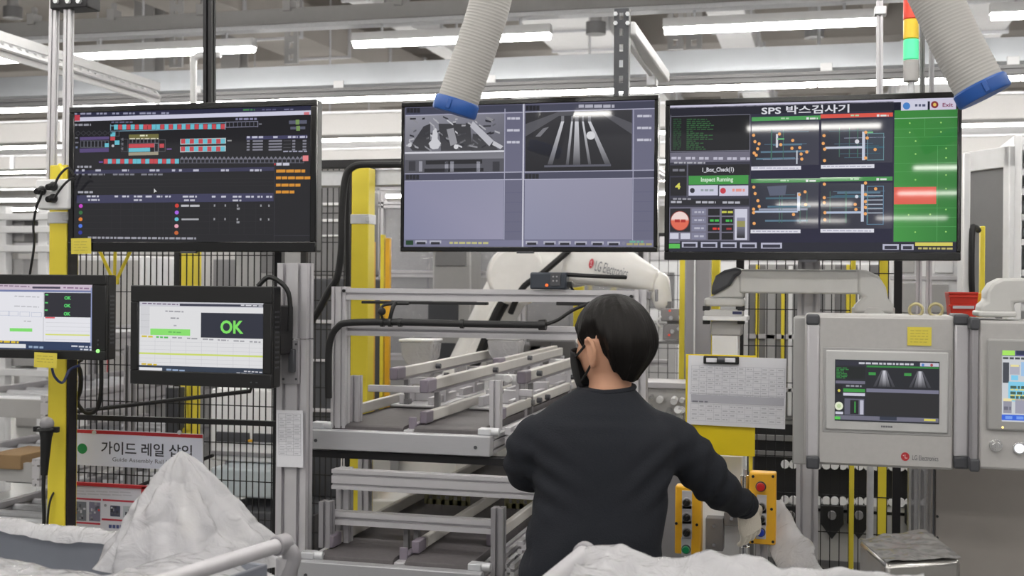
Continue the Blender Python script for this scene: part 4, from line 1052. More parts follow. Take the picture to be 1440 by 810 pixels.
t = sheet('notice_board', 'white notice board with photos and red borders below the guide sign', 'board', (97, 684, 236, 770), 4.16, draw_board, 0.006, 'paper', corners=[(97, 682), (236, 686), (236, 770), (97, 768)])
for q in ((96, 681, 237, 686), (95, 681, 100, 772), (198, 684, 204, 772)):
    b = B(); b.pbox(*q, 4.145, 0.012); t.part('border', b, M['redband'], 0.001)
t.done()
# microphone in a clip on the post
t = Thing('microphone', 'handheld microphone with silver grille clipped to the left yellow post', 'microphone')
p = at(66, 596, 3.9); q = at(62, 668, 3.9); d = (q - p).normalized()
b = B(); b.ball(p, (0.026, 0.026, 0.026), 10); t.part('grille', b, M['alu_dark'])
b = B(); b.tube([p + d * 0.02, p + d * 0.03, p + d * 0.05, q], [0.024, 0.026, 0.021, 0.013], n=16, sub=1); t.part('body', b, M['black'])
b = B(); b.tube([q, at(61, 690, 3.9), at(62, 730, 3.92), at(60, 780, 3.95)], 0.007, n=8); t.part('cable', b, M['black']); t.done()
t = Thing('microphone_clip', 'black clip holding the microphone on the yellow post', 'clip')
b = B(); b.pbox(46, 600, 80, 608, 3.9, 0.02); t.part('arm', b, M['black'], 0.003); b = B(); p = at(65, 604, 3.9); b.tube([p + Vector((0.027 * math.cos(a), -0.027 * math.sin(a) + .0, 0)) for a in [PI * i / 8 for i in range(9)]], 0.007, n=8, sub=1); t.part('jaw', b, M['black']); t.done()
b = B(); b.tube([at(72, 508, 3.8), at(76, 528, 3.78), at(88, 538, 3.8), at(98, 520, 3.84), at(112, 514, 3.86)], 0.005, n=8); one('blue_cord', 'thin dark blue cable looping under the left edge monitor', 'cable', b, mat('dark blue cable', (40, 52, 96), .5))
t = Thing('cable_bundle', 'thick black cables looping under the left edge monitor by the fence', 'cable')
for path, r in (([(90, 505), (104, 530), (106, 560), (120, 580), (136, 576), (142, 550), (142, 505), (138, 480)], 0.008), ([(96, 500), (112, 520), (112, 552), (100, 570)], 0.009), ([(80, 500), (90, 516), (104, 512), (116, 506)], 0.006)):
    b = B(); b.tube([at(x, y, 4.1) for x, y in path], r, n=8); t.part('cable', b, M['rubber'])
t.done()
t = Thing('clip_cable', 'thin black lead curving from a silver clip beside the yellow post', 'cable')
b = B(); b.tube([at(92, 686, 4.05), at(80, 688, 4.0), at(70, 706, 3.96), at(66, 745, 3.96)], 0.004, n=8); t.part('lead', b, M['rubber']); b = B(); b.pbox(82, 682, 95, 691, 4.0, 0.02); t.part('clip', b, M['galv'], 0.002); t.done()
b = B(); b.pbox(80, 690, 97, 740, 4.03, 0.05); one('black_block', 'black box at the foot of the left yellow post', 'box', b, M['black'], 0.004)

# cable run from the fence top
t = Thing('cable_drop', 'thick black cables hanging down between left screen and yellow post', 'cable')
for path, r in (([(566, 231), (520, 231), (498, 234), (486, 250), (481, 300), (480, 350), (474, 390), (462, 410), (446, 440), (424, 470)], 0.016), ([(500, 234), (490, 246), (489, 300), (489, 420), (488, 470)], 0.012)):
    b = B(); b.tube([at(x, y, 5.0 - 0.05 * (r > .013)) for x, y in path], r, n=10); t.part('cable', b, M['rubber'])
t.done()
t = Thing('cable_duct', 'pale grey duct with black top rail behind the yellow post between the screens', 'duct')
b = B(); b.pbox(440, 238, 700, 260, 5.5, 0.1); t.part('trough', b, M['galv'], 0.003); b = B(); b.pbox(524, 225, 527, 262, 5.48, 0.01); t.part('joint_strip', b, M['darkgrey']); b = B(); b.pbox(444, 224, 568, 236, 5.46, 0.05); t.part('cable_rail', b, M['blackmetal'], 0.003); t.done()

# ================================================================== gantry frame over the conveyors
YG = 3.95
t = Thing('aluminium_gantry', 'grooved aluminium portal frame standing over the upper conveyor', 'frame')
xl, xr = at(476, 500, YG).x, at(900, 500, YG).x
zt = at(690, 405, YG).z
def pz(px, py, Y=YG): return at(px, py, Y).z
zdeck = (at(433, 606, 3.9).z + at(689, 612, 3.9).z) / 2 + .003
b = B(); b.profile((xl, YG + 0.02, zdeck), (xl, YG + 0.02, zt), 0.052, 0.05, (0, 1, 0), nw=2); t.part('upright', b, M['alu'], )
b = B(); b.profile((xr, YG + 0.02, 0), (xr, YG + 0.02, zt), 0.04, 0.05, (0, 1, 0)); t.part('upright', b, M['alu'])
z0, z1 = pz(690, 424), pz(690, 407)
b = B(); b.profile((xl + 0.026, YG + 0.02, (z0 + z1) / 2), (xr - 0.02, YG + 0.02, (z0 + z1) / 2), 0.04, z1 - z0, nh=1); t.part('top_rail', b, M['alu'])
z0, z1 = pz(690, 476), pz(690, 458)
b = B(); b.profile((xl + 0.026, YG + 0.03, (z0 + z1) / 2), (xr - 0.02, YG + 0.03, (z0 + z1) / 2), 0.04, z1 - z0); t.part('middle_rail', b, M['alu'])
b = B(); b.pbox(508, 424, 684, 428, YG - 0.004, 0.03); b.pbox(782, 425, 868, 430, YG - 0.004, 0.03); t.part('light_bar', b, M['black'], 0.002)
p = at(888, 417, YG - 0.006); b = B(); b.cyl(p, p + Vector((0, -0.008, 0)), 0.006, n=10); t.part('screw', b, M['black'])
p = at(484, 409, YG - 0.006); b = B(); b.cyl(p, p + Vector((0, -0.006, 0)), 0.006, n=10); t.part('screw', b, M['black'])
b = B(); b.pbox(902, 410, 914, 421, YG + 0.02, 0.03); b.pbox(921, 407, 924, 424, YG + 0.02, 0.03); t.part('end_bracket', b, M['alu_dark'], 0.002)
t.done()
t = Thing('black_conduit', 'thick black corrugated conduit clipped along the gantry frame', 'conduit')
b = B(); b.tube([at(462, 560, 3.9), at(462, 500, 3.9), at(465, 476, 3.9), at(474, 461, 3.9), at(490, 454, 3.9), at(560, 453, 3.9), at(640, 455, 3.9), at(760, 457, 3.9)], 0.012, n=12); t.part('tube', b, M['rubber'])
for px in (538, 549, 563, 650): b = B(); p = at(px, 453.5 if px < 600 else 455.5, 3.9); b.cyl(p + Vector((-0.006, 0, 0)), p + Vector((0.006, 0, 0)), 0.0155, n=14); t.part('collar', b, M['black'])
b = B(); b.cyl(at(758, 457, 3.9), at(768, 457, 3.9), 0.018, n=14); t.part('end_collar', b, M['black'])
b = B(); b.tube([at(765, 457, 3.9), at(784, 450, 3.9), at(806, 436, 3.9), at(830, 426, 3.9)], 0.006, n=8); t.part('lead', b, M['rubber'])
b = B(); b.tube([at(548, 450, 3.9), at(552, 434, 3.9), at(556, 426, 3.92)], 0.007, n=8); b.tube([at(538, 450, 3.9), at(536, 434, 3.9), at(545, 428, 3.92), at(575, 427, 3.92)], 0.005, n=8); b.ball(at(537, 438, 3.89), 0.014, 7); t.part('branch', b, M['rubber'])
t.done()
t = Thing('sensor_camera', 'small dark blue grey sensor box on top of the gantry frame', 'sensor')
b = B(); b.pbox(745, 383, 796, 407, 3.93, 0.06); t.part('body', b, mat('blue grey sensor', (50, 56, 66), .45), 0.006)
b = B(); b.pbox(774, 384, 788, 402, 3.925, 0.01); t.part('panel', b, M['darkgrey'], 0.001)
for px, py in ((778, 389), (783, 389), (778, 395), (783, 395)): p = at(px, py, 3.924); b = B(); b.cyl(p, p + Vector((0, -0.003, 0)), 0.003, n=8); t.part('key', b, M['alu_dark'])
p = at(769, 401, 3.93); b = B(); b.cyl(p, p + Vector((0, -0.003, 0)), 0.005, n=10); t.part('indicator', b, mat('lit orange indicator', (240, 100, 40), .4, emit=(255, 100, 40), es=1))
b = B(); b.pbox(796, 396, 804, 404, 3.95, 0.03); t.part('connector', b, M['black'], 0.002)
b = B(); b.tube([at(796, 386, 3.96), at(830, 388, 3.97), at(880, 390, 4.1)], 0.007, n=8); b.tube([at(800, 398, 3.96), at(806, 408, 3.97), at(815, 416, 4.0)], 0.004, n=8); t.part('cable', b, M['rubber']); t.done()

# ================================================================== conveyors
def conveyor(name, label, yl, yr, xl_, xr_, Y, thick, length, posts, upper):
    """front bar from pixel (xl_, yl) to (xr_, yr) on the plane Y; two belts running away from the camera"""
    t = Thing(name, label, 'conveyor')
    X0, X1 = at(xl_, yl, Y).x, at(xr_, yr, Y).x
    zt_ = (at(xl_, yl, Y).z + at(xr_, yr, Y).z) / 2
    W = X1 - X0
    b = B(); b.box((X0, Y, zt_ - thick), (X1, Y + 0.045, zt_)); t.part('front_bar', b, M['galv_bar'], 0.004)
    for x in (X0 + 0.03, X1 - 0.05):
        b = B(); b.cyl((x, Y, zt_ - thick * .55), (x, Y - 0.003, zt_ - thick * .55), 0.006, n=12); t.part('bolt', b, M['darkgrey'])
    for x in (X0 - 0.001, X1 - 0.04):
        b = B(); b.profile((x + 0.02, Y + 0.05, zt_ - thick * .5), (x + 0.02, Y + length, zt_ - thick * .5), 0.04, thick * .9, nh=2); t.part('side_rail', b, M['alu'])
    xm = X0 + W * 0.535
    for a, c in ((X0 + 0.055, xm - 0.02), (xm + 0.02, X1 - 0.05)):
        b = B()
        b.loft([[Vector((x, yy, zz)) for yy, zz in ((Y + 0.048, zt_ - 0.004), (Y + 0.052, zt_ + 0.01), (Y + 0.07, zt_ + 0.016), (Y + length - 0.03, zt_ + 0.016), (Y + length, zt_), (Y + length - 0.03, zt_ - 0.03), (Y + 0.07, zt_ - 0.03))] for x in (a, c)])
        t.part('belt', b, M['belt'], 0.002)
    b = B(); b.box((xm - 0.018, Y + 0.05, zt_ - 0.03), (xm + 0.018, Y + length, zt_ + 0.005)); t.part('centre_beam', b, M['alu'], 0.002)
    # pale side guides with violet grey caps and black stands
    for x, st in ((X0 + 0.06, 0.12), (xm + 0.03, 0.12), (X1 - 0.055, 0.3)):
        y0 = Y + st; zg = zt_ + 0.022
        b = B(); b.box((x - 0.01, y0 + 0.07, zg), (x + 0.012, Y + length, zg + 0.038)); g = t.part('guide_rail', b, M['uhmw'], 0.004)
        b = B(); b.box((x - 0.013, y0, zg - 0.002), (x + 0.014, y0 + 0.075, zg + 0.04)); t.part('end_cap', b, M['capgrey'], 0.004, parent=g, label='violet grey cap')
    b = B(); b.box((xm - 0.014, Y + 0.09, zt_), (xm + 0.014, Y + 0.1, zt_ + 0.045)); b.box((xm - 0.014, Y + 0.1, zt_), (xm + 0.014, Y + 0.2, zt_ + 0.02)); t.part('sensor_bracket', b, M['capgrey'], 0.003)
    for x in (X0 + 0.02, X1 - 0.03):
        b = B(); b.box((x - 0.022, Y + 0.03, zt_), (x + 0.022, Y + 0.075, zt_ + 0.022)); b.cyl((x, Y + 0.05, zt_ + 0.01), (x + 0.05, Y + 0.05, zt_ + 0.01), 0.014, n=14); t.part('bearing_block', b, M['galv'], 0.003)
    for q in posts:
        b = B(); b.profile((q[0], q[1], q[2]), (q[0], q[1], q[3]), q[4], 0.04, (0, 1, 0)); t.part('post', b, M['alu'])
    return t, X0, X1, zt_, xm
M['galv_bar'] = mat('brushed grey steel bar', (178, 178, 182), 0.42, 0.3, scale=30, stretch=(1, 30, 30))

Y1 = 3.9
t, X0, X1, zt1, xm1 = conveyor('belt_conveyor', 'upper grey twin belt conveyor with low pale guide rails', 606, 612, 433, 689, Y1, 0.068, 2.7, [], True)
# second, higher pair of guide rails on stands above the upper belts
for x, y0, dz, L in ((X0 + 0.13, Y1 + 0.5, 0.14, 1.9), (xm1 + 0.01, Y1 + 0.18, 0.125, 2.3), (X1 - 0.05, Y1 + 0.62, 0.13, 1.8), (X0 + 0.35, Y1 + 1.2, 0.14, 1.2)):
    z = zt1 + dz
    b = B(); b.box((x - 0.012, y0 + 0.09, z), (x + 0.014, y0 + L, z + 0.04)); g = t.part('guide_rail', b, M['uhmw'], 0.004)
    b = B(); b.box((x - 0.016, y0, z - 0.004), (x + 0.018, y0 + 0.1, z + 0.044)); t.part('end_cap', b, M['capgrey'], 0.005, parent=g, label='violet grey cap')
    b = B(); b.box((x - 0.006, y0 + 0.1, z - 0.012), (x + 0.006, y0 + L, z)); t.part('rail_lining', b, M['alu_dark'], parent=g)
    for k in range(3):
        yy = y0 + 0.16 + k * (L - 0.3) / 2
        b = B(); b.box((x - 0.01, yy - 0.01, zt1 - 0.02), (x + 0.01, yy + 0.01, z - 0.012)); b.box((x - 0.016, yy - 0.016, zt1 + 0.03), (x + 0.016, yy + 0.016, zt1 + 0.05)); t.part('stand', b, M['midgrey'] if k % 2 == 0 else M['alu'], 0.002)
for px, y0, y1_, Y in ((697, 620, 535, 4.1), (733, 600, 527, 4.6), (718, 545, 500, 5.6), (760, 570, 525, 5.2), (500, 590, 528, 4.05), (646, 560, 512, 5.4)):
    p, q = at(px, y0, Y), at(px, y1_, Y); b = B(); b.profile((p.x, Y, min(p.z, zt1 - 0.03)), (p.x, Y, q.z), 0.038, 0.038, (0, 1, 0)); t.part('post', b, M['alu'])
for x in (X0 + 0.1, X1 + 0.03):
    for y in (Y1 + 0.4, Y1 + 1.5, Y1 + 2.5):
        b = B(); b.box((x - 0.03, y - 0.012, zt1 + 0.10), (x + 0.2 if x < X1 else x + 0.02, y + 0.012, zt1 + 0.125)); t.part('cross_bracket', b, M['alu'], 0.002)
b = B(); b.profile((X1 + 0.05, Y1 + 0.1, zt1 - 0.01), (X1 + 0.05, Y1 + 2.6, zt1 - 0.01), 0.05, 0.06, nw=1); t.part('outer_rail', b, M['alu'])
b = B(); b.box((X0, Y1 + 0.03, zt1 - 0.1), (X1 + 0.25, Y1 + 0.08, zt1 - 0.075)); t.part('under_beam', b, M['blackmetal'])
for x in (X0 + 0.075, xm1 + 0.05):                     # pale carrier plates lying between the rails
    for k in range(5):
        y = Y1 + 0.62 + k * 0.42
        b = B(); b.box((x, y, zt1 + 0.02), (x + 0.2, y + 0.36, zt1 + 0.03)); b.box((x + 0.03, y + 0.02, zt1 + 0.03), (x + 0.05, y + 0.34, zt1 + 0.07)); b.box((x + 0.15, y + 0.02, zt1 + 0.03), (x + 0.17, y + 0.34, zt1 + 0.06)); b.box((x + 0.02, y + 0.16, zt1 + 0.03), (x + 0.18, y + 0.2, zt1 + 0.085)); t.part('carrier_plate', b, M['alu'], 0.003)
for k in range(7):
    y = Y1 + 0.85 + k * 0.27; x = X0 + (0.05, 0.3, 0.17, 0.42, 0.1, 0.36, 0.22)[k]
    b = B(); b.box((x, y, zt1 + 0.09), (x + 0.16, y + 0.03, zt1 + 0.12)); b.box((x + 0.02, y, zt1 + 0.02), (x + 0.04, y + 0.03, zt1 + 0.09)); b.cyl((x + 0.13, y, zt1 + 0.105), (x + 0.13, y - 0.03, zt1 + 0.105), 0.018, n=12); t.part('clamp_bracket', b, M['steelwhite'] if k % 2 else M['alu'], 0.003)
rn = random.Random(9)
b = B()
for k in range(26):
    x, y = rn.uniform(X0 + 0.06, X1 + 0.05), Y1 + rn.uniform(0.5, 2.5); z = zt1 + rn.choice((0.05, 0.1, 0.16)); b.cyl((x, y, z), (x + 0.02, y, z), 0.011, n=8)
t.part('knob_set', b, M['darkgrey'], kind='stuff')
for x in (X0 - 0.06, X1 + 0.36):
    for y in (Y1 + 0.7, Y1 + 2.5):
        b = B(); b.profile((x, y, 0), (x, y, zt1 - 0.07), 0.045, 0.045, (0, 1, 0)); t.part('leg', b, M['alu'])
t.done()
t = Thing('cross_frame', 'two level grooved aluminium crossbar frame between upper and lower conveyors', 'frame')
Y2 = 3.78
zlow = (at(418, 790, 3.62).z + at(676, 806, 3.62).z) / 2 + .02
z0, z1 = at(600, 700, Y2).z, at(600, 668, Y2).z
x0, x1 = at(466, 672, Y2).x, at(800, 690, Y2).x
Zb = (at(466, 672, Y2).z + at(745, 690, Y2).z) / 2
b = B(); b.profile((x0, Y2 + 0.02, Zb), (x1, Y2 + 0.02, Zb), 0.04, 0.066, nh=2); t.part('upper_bar', b, M['alu'])
Zc = (at(466, 728, Y2).z + at(690, 742, Y2).z) / 2
xr2 = at(694, 740, Y2).x
b = B(); b.profile((x0, Y2 + 0.02, Zc), (xr2, Y2 + 0.02, Zc), 0.04, 0.044); t.part('lower_bar', b, M['alu'])
for px in (458, 700):
    p = at(px, 730, Y2 - 0.03); zz = at(px, 705 if px < 500 else 714, Y2 - 0.03).z
    b = B(); b.profile((p.x, Y2 - 0.02, zlow if px < 500 else 0), (p.x, Y2 - 0.02, zz), 0.04, 0.044, (0, 1, 0)); t.part('upright', b, M['alu_dark'])
for x in (x0 + 0.02, x1 - 0.02):
    b = B(); b.profile((x, Y2 + 0.07, zlow if x < -1 else 0), (x, Y2 + 0.07, Zb + 0.03), 0.045, 0.045, (0, 1, 0)); t.part('rear_upright', b, M['alu'])
for px in (572, 586): p = at(px, 750, Y2 + .05); b = B(); b.box((p.x - 0.008, Y2 + 0.04, Zc - 0.1), (p.x + 0.008, Y2 + 0.06, Zc)); t.part('stand', b, M['midgrey'])
t.done()
Y3 = 3.62
t, X0, X1, zt3, xm3 = conveyor('belt_conveyor', 'lower grey twin belt conveyor with perforated olive plates at its end', 790, 806, 418, 676, Y3, 0.08, 2.2, [], False)
for x0_, x1_ in ((xm3 - 0.2, xm3 - 0.03), (X1 - 0.16, X1 - 0.01)):
    b = B(); z0 = zt3 + 0.03
    for k in range(3): b.box((x0_, Y3 + .92, z0 + k * 0.035), (x1_, Y3 + .93, z0 + k * 0.035 + 0.02))
    for k in range(6): x = x0_ + (x1_ - x0_) * k / 5; b.box((x - 0.008, Y3 + .92, z0), (x + 0.008, Y3 + .93, z0 + 0.09))
    t.part('perforated_plate', b, M['olive'])
for dz, dx in ((0.0, 0.05), (0.075, 0.1), (0.14, 0.16)):
    b = B(); b.profile((X1 + dx, Y3 + 0.15, zt3 - 0.02 + dz), (X1 + dx, Y3 + 2.2, zt3 - 0.02 + dz), 0.04, 0.04); t.part('outer_rail', b, M['alu'])
for x in (X0 + 0.05, X1 - 0.02):
    for y in (Y3 + 0.6, Y3 + 2.0):
        b = B(); b.profile((x, y, 0), (x, y, zt3 - 0.08), 0.045, 0.045, (0, 1, 0)); t.part('leg', b, M['alu'])
b = B()
for k in range(14): x, y = X1 + rn.uniform(0.0, 0.2), Y3 + rn.uniform(0.1, 0.9); b.cyl((x, y, zt3 - 0.05 + rn.uniform(0, .05)), (x + 0.03, y, zt3 - 0.03), 0.012, n=8)
t.part('fitting_set', b, M['darkgrey'], kind='stuff'); t.done()

# ================================================================== white robot arm behind the gantry
t = Thing('robot_arm', 'white jointed robot arm with lettering and red round emblem behind the gantry', 'robot')
YR = 6.95; RS = 1.3
A0, A1, A2, A3 = at(640, 560, YR), at(735, 385, YR), at(800, 372, YR - .05), at(930, 405, YR - .13)
def capsule(p, q, r0, r1, fl=1.0, n=20):
    """tapered limb with rounded ends"""
    b = B(); p, q = Vector(p), Vector(q); d = (q - p).normalized()
    pts, rr = [], []
    for i in range(5): a = PI / 2 * i / 4; pts.append(p - d * r0 * math.cos(a) * .98); rr.append(max(0.004, r0 * math.sin(a)))
    for i in range(5): a = PI / 2 * (1 - i / 4); pts.append(q + d * r1 * math.cos(a) * .98); rr.append(max(0.004, r1 * math.sin(a)))
    return b.tube(pts, rr, n=n, sub=1)
b = B(); p = at(612, 640, YR); b.cyl((p.x, YR, 0), (p.x, YR, 0.7), 0.260, 0.208, 28); t.part('base', b, M['robot'], 0.01)
t.part('turret', capsule((p.x, YR, 0.7), at(632, 560, YR), 0.195, 0.156), M['robot'])
t.part('lower_arm', capsule(at(636, 555, YR), at(722, 392, YR), 0.111, 0.137), M['robot'])
b = B(); b.bar(at(640, 540, YR - .13), at(712, 415, YR - .13), 0.065, 0.04, (0, -1, 0)); t.part('cover_plate', b, M['robot'], 0.01)
b = B(); b.tube([at(655, 545, YR - .13), at(664, 520, YR - .12), at(700, 440, YR - .13), at(722, 408, YR - .13)], 0.034, n=10); t.part('dress_pack', b, M['rubber'])
b = B(); b.cyl(at(728, 388, YR - 0.2), at(724, 386, YR + 0.2), 0.175, n=28); t.part('elbow_joint', b, M['robot'], 0.02)
t.part('elbow_housing', capsule(at(735, 378, YR - .02), at(815, 372, YR - .02), 0.156, 0.130), M['robot'])
p0, p1 = at(798, 366, YR - .13), at(922, 396, YR - .13)
b = B(); rings = []
d = (p1 - p0); nrm = d.normalized(); x, u = b.frame(p0, p1)
for s, h, wd in ((-0.02, .05, .06), (0, .085, .08), (.2, .105, .085), (.45, .1, .08), (.7, .08, .075), (.9, .06, .065), (1.0, .052, .055), (1.04, .03, .035)):
    c = p0 + d * s + u * (0.033 * math.sin(PI * min(1, max(0, s))))
    rings.append([c + u * h * RS * math.copysign(abs(math.sin(a)) ** .6, math.sin(a)) + x * wd * RS * math.copysign(abs(math.cos(a)) ** .6, math.cos(a)) for a in [2 * PI * i / 24 for i in range(24)]])
b.loft(rings); fore = t.part('forearm', b, M['robot'])
# lettering and emblem lie on the side of the forearm facing the aisle
side = -x if (-x).y < 0 else x
Um = nrm; Vm = -u
k = Ink(p0 + d * 0.27 + u * 0.07 + side * 0.1155, Um, Vm, d.length * 0.55, 0.117, [(0, 0), (100, 0), (100, 20), (0, 20)])
k.N = side
k.disc(7, 9, 4.6, (196, 60, 74), 1, 20, 4.8); k.rect(6.6, 6, 7.4, 11.5, (236, 220, 222), 2); k.rect(6.6, 10.8, 9.4, 11.5, (236, 220, 222), 2); k.disc(5.2, 7.6, .6, (236, 220, 222), 2)
k.text('LG Electronics', 16, 5, 82, 15, (120, 122, 130), 1, 0.0)
t.add(k.mesh('lettering', M['print']), parent=fore)
t.part('wrist_joint', capsule(at(926, 398, YR - .13), at(932, 425, YR - .13), 0.065, 0.052), M['robot'])
b = B(); q = at(804, 361, YR - .22); b.cyl(q, q + Vector((0, -.005, .03)), 0.01, n=10); t.part('red_mark', b, M['red'])
b = B(); b.tube([at(800, 352, YR - .25), at(762, 385, YR - .28), at(735, 405, YR - .26), at(718, 440, YR - .2)], 0.018, n=8); t.part('cable', b, M['rubber'])
t.done()
t = Thing('gripper', 'grey metal gripper block with red lamps under the robot wrist', 'gripper')
YQ = 6.75
b = B(); b.pbox(929, 434, 966, 452, YQ, 0.12); t.part('upper_block', b, M['alu_dark'], 0.006)
b = B(); b.pbox(932, 456, 964, 478, YQ, 0.12); t.part('lower_block', b, M['alu_dark'], 0.006)
b = B(); b.pbox(936, 424, 944, 436, YQ + .03, 0.05); b.pbox(938, 450, 958, 458, YQ + .02, 0.06); t.part('flange', b, M['midgrey'])
b = B(); b.pbox(915, 480, 970, 484, YQ - .02, 0.16); t.part('finger_plate', b, M['midgrey'], 0.002)
for px, py in ((942, 437), (941, 471)): p = at(px, py, YQ); b = B(); b.cyl(p, p + Vector((0, -.01, 0)), 0.006, n=10); t.part('red_lamp', b, mat('lit red lamp', (240, 90, 70), .4, emit=(255, 80, 60), es=.35))
for px, py in ((944, 447), (957, 446), (955, 462), (946, 466)): p = at(px, py, YQ); b = B(); b.cyl(p, p + Vector((0, -.02, 0)), 0.012, n=10); t.part('fitting', b, M['chrome'])
b = B(); b.tube([at(960, 440, YQ - .02), at(969, 446, YQ - .05), at(967, 458, YQ - .05), at(960, 466, YQ - .02)], 0.006, n=8); b.tube([at(930, 445, YQ - .02), at(924, 452, YQ - .03), at(930, 462, YQ - .02)], 0.005, n=8); t.part('air_hose', b, M['steelwhite'])
b = B(); b.cyl(at(966, 470, YQ), at(973, 470, YQ), 0.02, n=12); t.part('bumper', b, M['black']); t.done()

# ================================================================== right: swivel arm and hanging control boxes
t = Thing('arm_column', 'slim white column carrying the swivel arm left of the control boxes', 'column')
YA = 4.2
x0, x1 = at(1001, 480, YA).x, at(1038, 480, YA).x
b = B(); b.box((x0, YA, 0), (x1, YA + 0.1, at(1020, 450, YA).z)); t.part('shaft', b, M['steelwhite'], 0.006)
b = B(); b.pbox(1000, 452, 1042, 472, YA - 0.004, 0.11); t.part('head_band', b, M['greysteel'], 0.004)
b = B(); b.pbox(988, 445, 1050, 451, YA - 0.04, 0.16); t.part('tray', b, M['steelwhite'], 0.002)
b = B(); b.pbox(990, 436, 1044, 445, YA - 0.01, 0.1); t.part('top_block', b, M['armgrey'], 0.003)
b = B(); b.pbox(1030, 438, 1043, 442, YA - 0.013, 0.01); t.part('dark_label', b, mat('navy label', (50, 54, 90), .5))
for px in (993, 1042):
    for py in (433, 452): b = B(); b.pbox(px - 5, py - 3, px + 5, py + 4, YA - 0.01, 0.03); t.part('corner_block', b, M['black'], 0.002)
t.done()
t = Thing('swivel_arm', 'light grey cast swivel arm with dark cover holding the control box', 'arm')
# base shoe, dark cover, horizontal beam, elbow socket
b = B(); z0 = at(1020, 430, YA).z; c = (x0 + x1) / 2
px_ = lambda px, py, Y=YA: at(px, py, Y)
b.pbox(990, 419, 1046, 431, YA - 0.02, 0.11); t.part('foot', b, M['armgrey'], 0.008)
def slab(poly, Y, d):
    bb = B(); v = [at(x, y, Y) for x, y in poly]
    return bb.loft([[Vector((q.x, Y, q.z)) for q in v], [Vector((q.x, Y + d, q.z)) for q in v]])
t.part('base_socket', slab([(996, 419), (1046, 419), (1046, 378), (1040, 378), (1028, 400), (1012, 410)], YA - 0.012, 0.094), M['armgrey'], 0.008)
t.part('dark_cover', slab([(1000, 416), (1011, 410), (1026, 402), (1034, 389), (1042, 386), (1043, 378), (1034, 376), (1018, 380), (1006, 388), (1001, 402)], YA - 0.03, 0.12), M['darkgrey'], 0.01)
b = B(); b.pbox(1040, 379, 1216, 413, YA - 0.02, 0.11); t.part('beam', b, M['armgrey'], 0.006)
t.part('elbow', slab([(1206, 413), (1206, 380), (1219, 380), (1236, 388), (1246, 404), (1249, 420), (1256, 428), (1258, 441), (1200, 441), (1202, 430), (1214, 418)], YA - 0.03, 0.13), M['armgrey'], 0.012)
b = B(); p = at(1229, 441, YA - .03); b.cyl((p.x, YA + 0.035, p.z - .004), (p.x, YA + 0.035, p.z + 0.02), 0.07, n=28); t.part('collar_ring', b, M['armgrey'], 0.004)
b = B(); b.pbox(1044, 380, 1204, 382, YA - 0.022, 0.01); t.part('seam', b, M['greysteel']); t.done()

def box_draw(k):
    k.rect(1170, 500, 1330, 600, (38, 40, 46), 0); k.rect(1175, 509, 1320, 515, (44, 45, 58), 1); k.dashes(1208, 1285, 511.5, 2.6, (206, 206, 214), 2); k.rect(1294, 509, 1320, 514, (200, 200, 216), 2); k.disc(1298, 512, 2, (80, 130, 200), 3); k.disc(1310, 512, 2, (170, 70, 70), 3)
    k.rect(1175, 517, 1217, 534, (28, 32, 32), 1); rn = random.Random(2)
    for j in range(8): k.dashes(1176, 1186 + rn.uniform(0, 8), 519 + j * 2, 1.2, (50, 130, 64), 2, j)
    k.rect(1219, 514.5, 1320, 517, (50, 130, 60), 2); k.rect(1219, 517, 1320, 547, (34, 36, 42), 1)
    for cx in (1244, 1294):
        for dx, w2, g in ((-9, 2, 90), (-4, 2.5, 160), (0, 3, 220), (4, 2.5, 170), (9, 2, 90)):
            k.poly([(cx + dx * .35 - w2 * .4, 521), (cx + dx * .35 + w2 * .4, 521), (cx + dx * 1.5 + w2, 544), (cx + dx * 1.5 - w2, 544)], [(g, g, g + 8), (g, g, g + 8), (60, 60, 66), (60, 60, 66)], 3)
        k.rect(cx - 22, 524, cx - 12, 528, (60, 150, 70), 3)
    k.rect(1219, 547, 1320, 552, (120, 120, 140), 2); k.rect(1219, 552, 1320, 584, (40, 40, 42), 1)
    k.rect(1175, 537, 1217, 541, (110, 108, 126), 2); k.rect(1175, 543, 1185, 556, (30, 30, 34), 2); k.disc(1180, 551, 2, (216, 206, 90), 3); k.dashes(1190, 1212, 544, 2.4, (150, 150, 160), 2); k.rect(1186, 548, 1217, 552.5, (60, 150, 66), 2); k.rect(1186, 554, 1217, 558, (206, 204, 220), 2)
    k.disc(1180, 573, 6, (226, 232, 206), 3); k.disc(1180, 573, 3, (190, 210, 160), 4); k.rect(1175, 581, 1186, 584.5, (206, 206, 220), 3); k.rect(1188, 562, 1216, 585, (96, 96, 112), 2); k.rect(1196, 564, 1208, 584, (34, 34, 38), 3); k.rect(1202, 566, 1204, 582, (60, 150, 70), 4); k.rect(1210, 564, 1215, 584, (190, 190, 206), 3)
    k.rect(1175, 586, 1320, 592, (110, 110, 126), 1); k.rect(1238, 586, 1262, 591, (50, 56, 72), 2); k.rect(1174, 588, 1182, 592, (90, 200, 84), 2); k.rect(1300, 587, 1316, 590, (214, 204, 96), 2)
def emblem(k, x, y, r):
    k.disc(x, y, r, (178, 44, 50), 1, 28); k.rect(x - .5, y - r * .5, x + .2, y + r * .4, (226, 196, 196), 2); k.rect(x - .5, y + r * .25, x + r * .5, y + r * .4, (226, 196, 196), 2); k.disc(x - r * .4, y - r * .25, r * .13, (226, 196, 196), 2)
YH = 3.56
t = Thing('control_box', 'light grey hanging control box with a widescreen panel and red round emblem', 'control box', 'hanging grey control boxes')
b = B(); b.pbox(1131, 443, 1342, 657, YH, 0.2); t.part('enclosure', b, M['hmi'], 0.008)
b = B(); b.pbox(1152, 447, 1340, 655, YH - 0.006, 0.01); door = t.part('front_door', b, M['hmi'], 0.003)
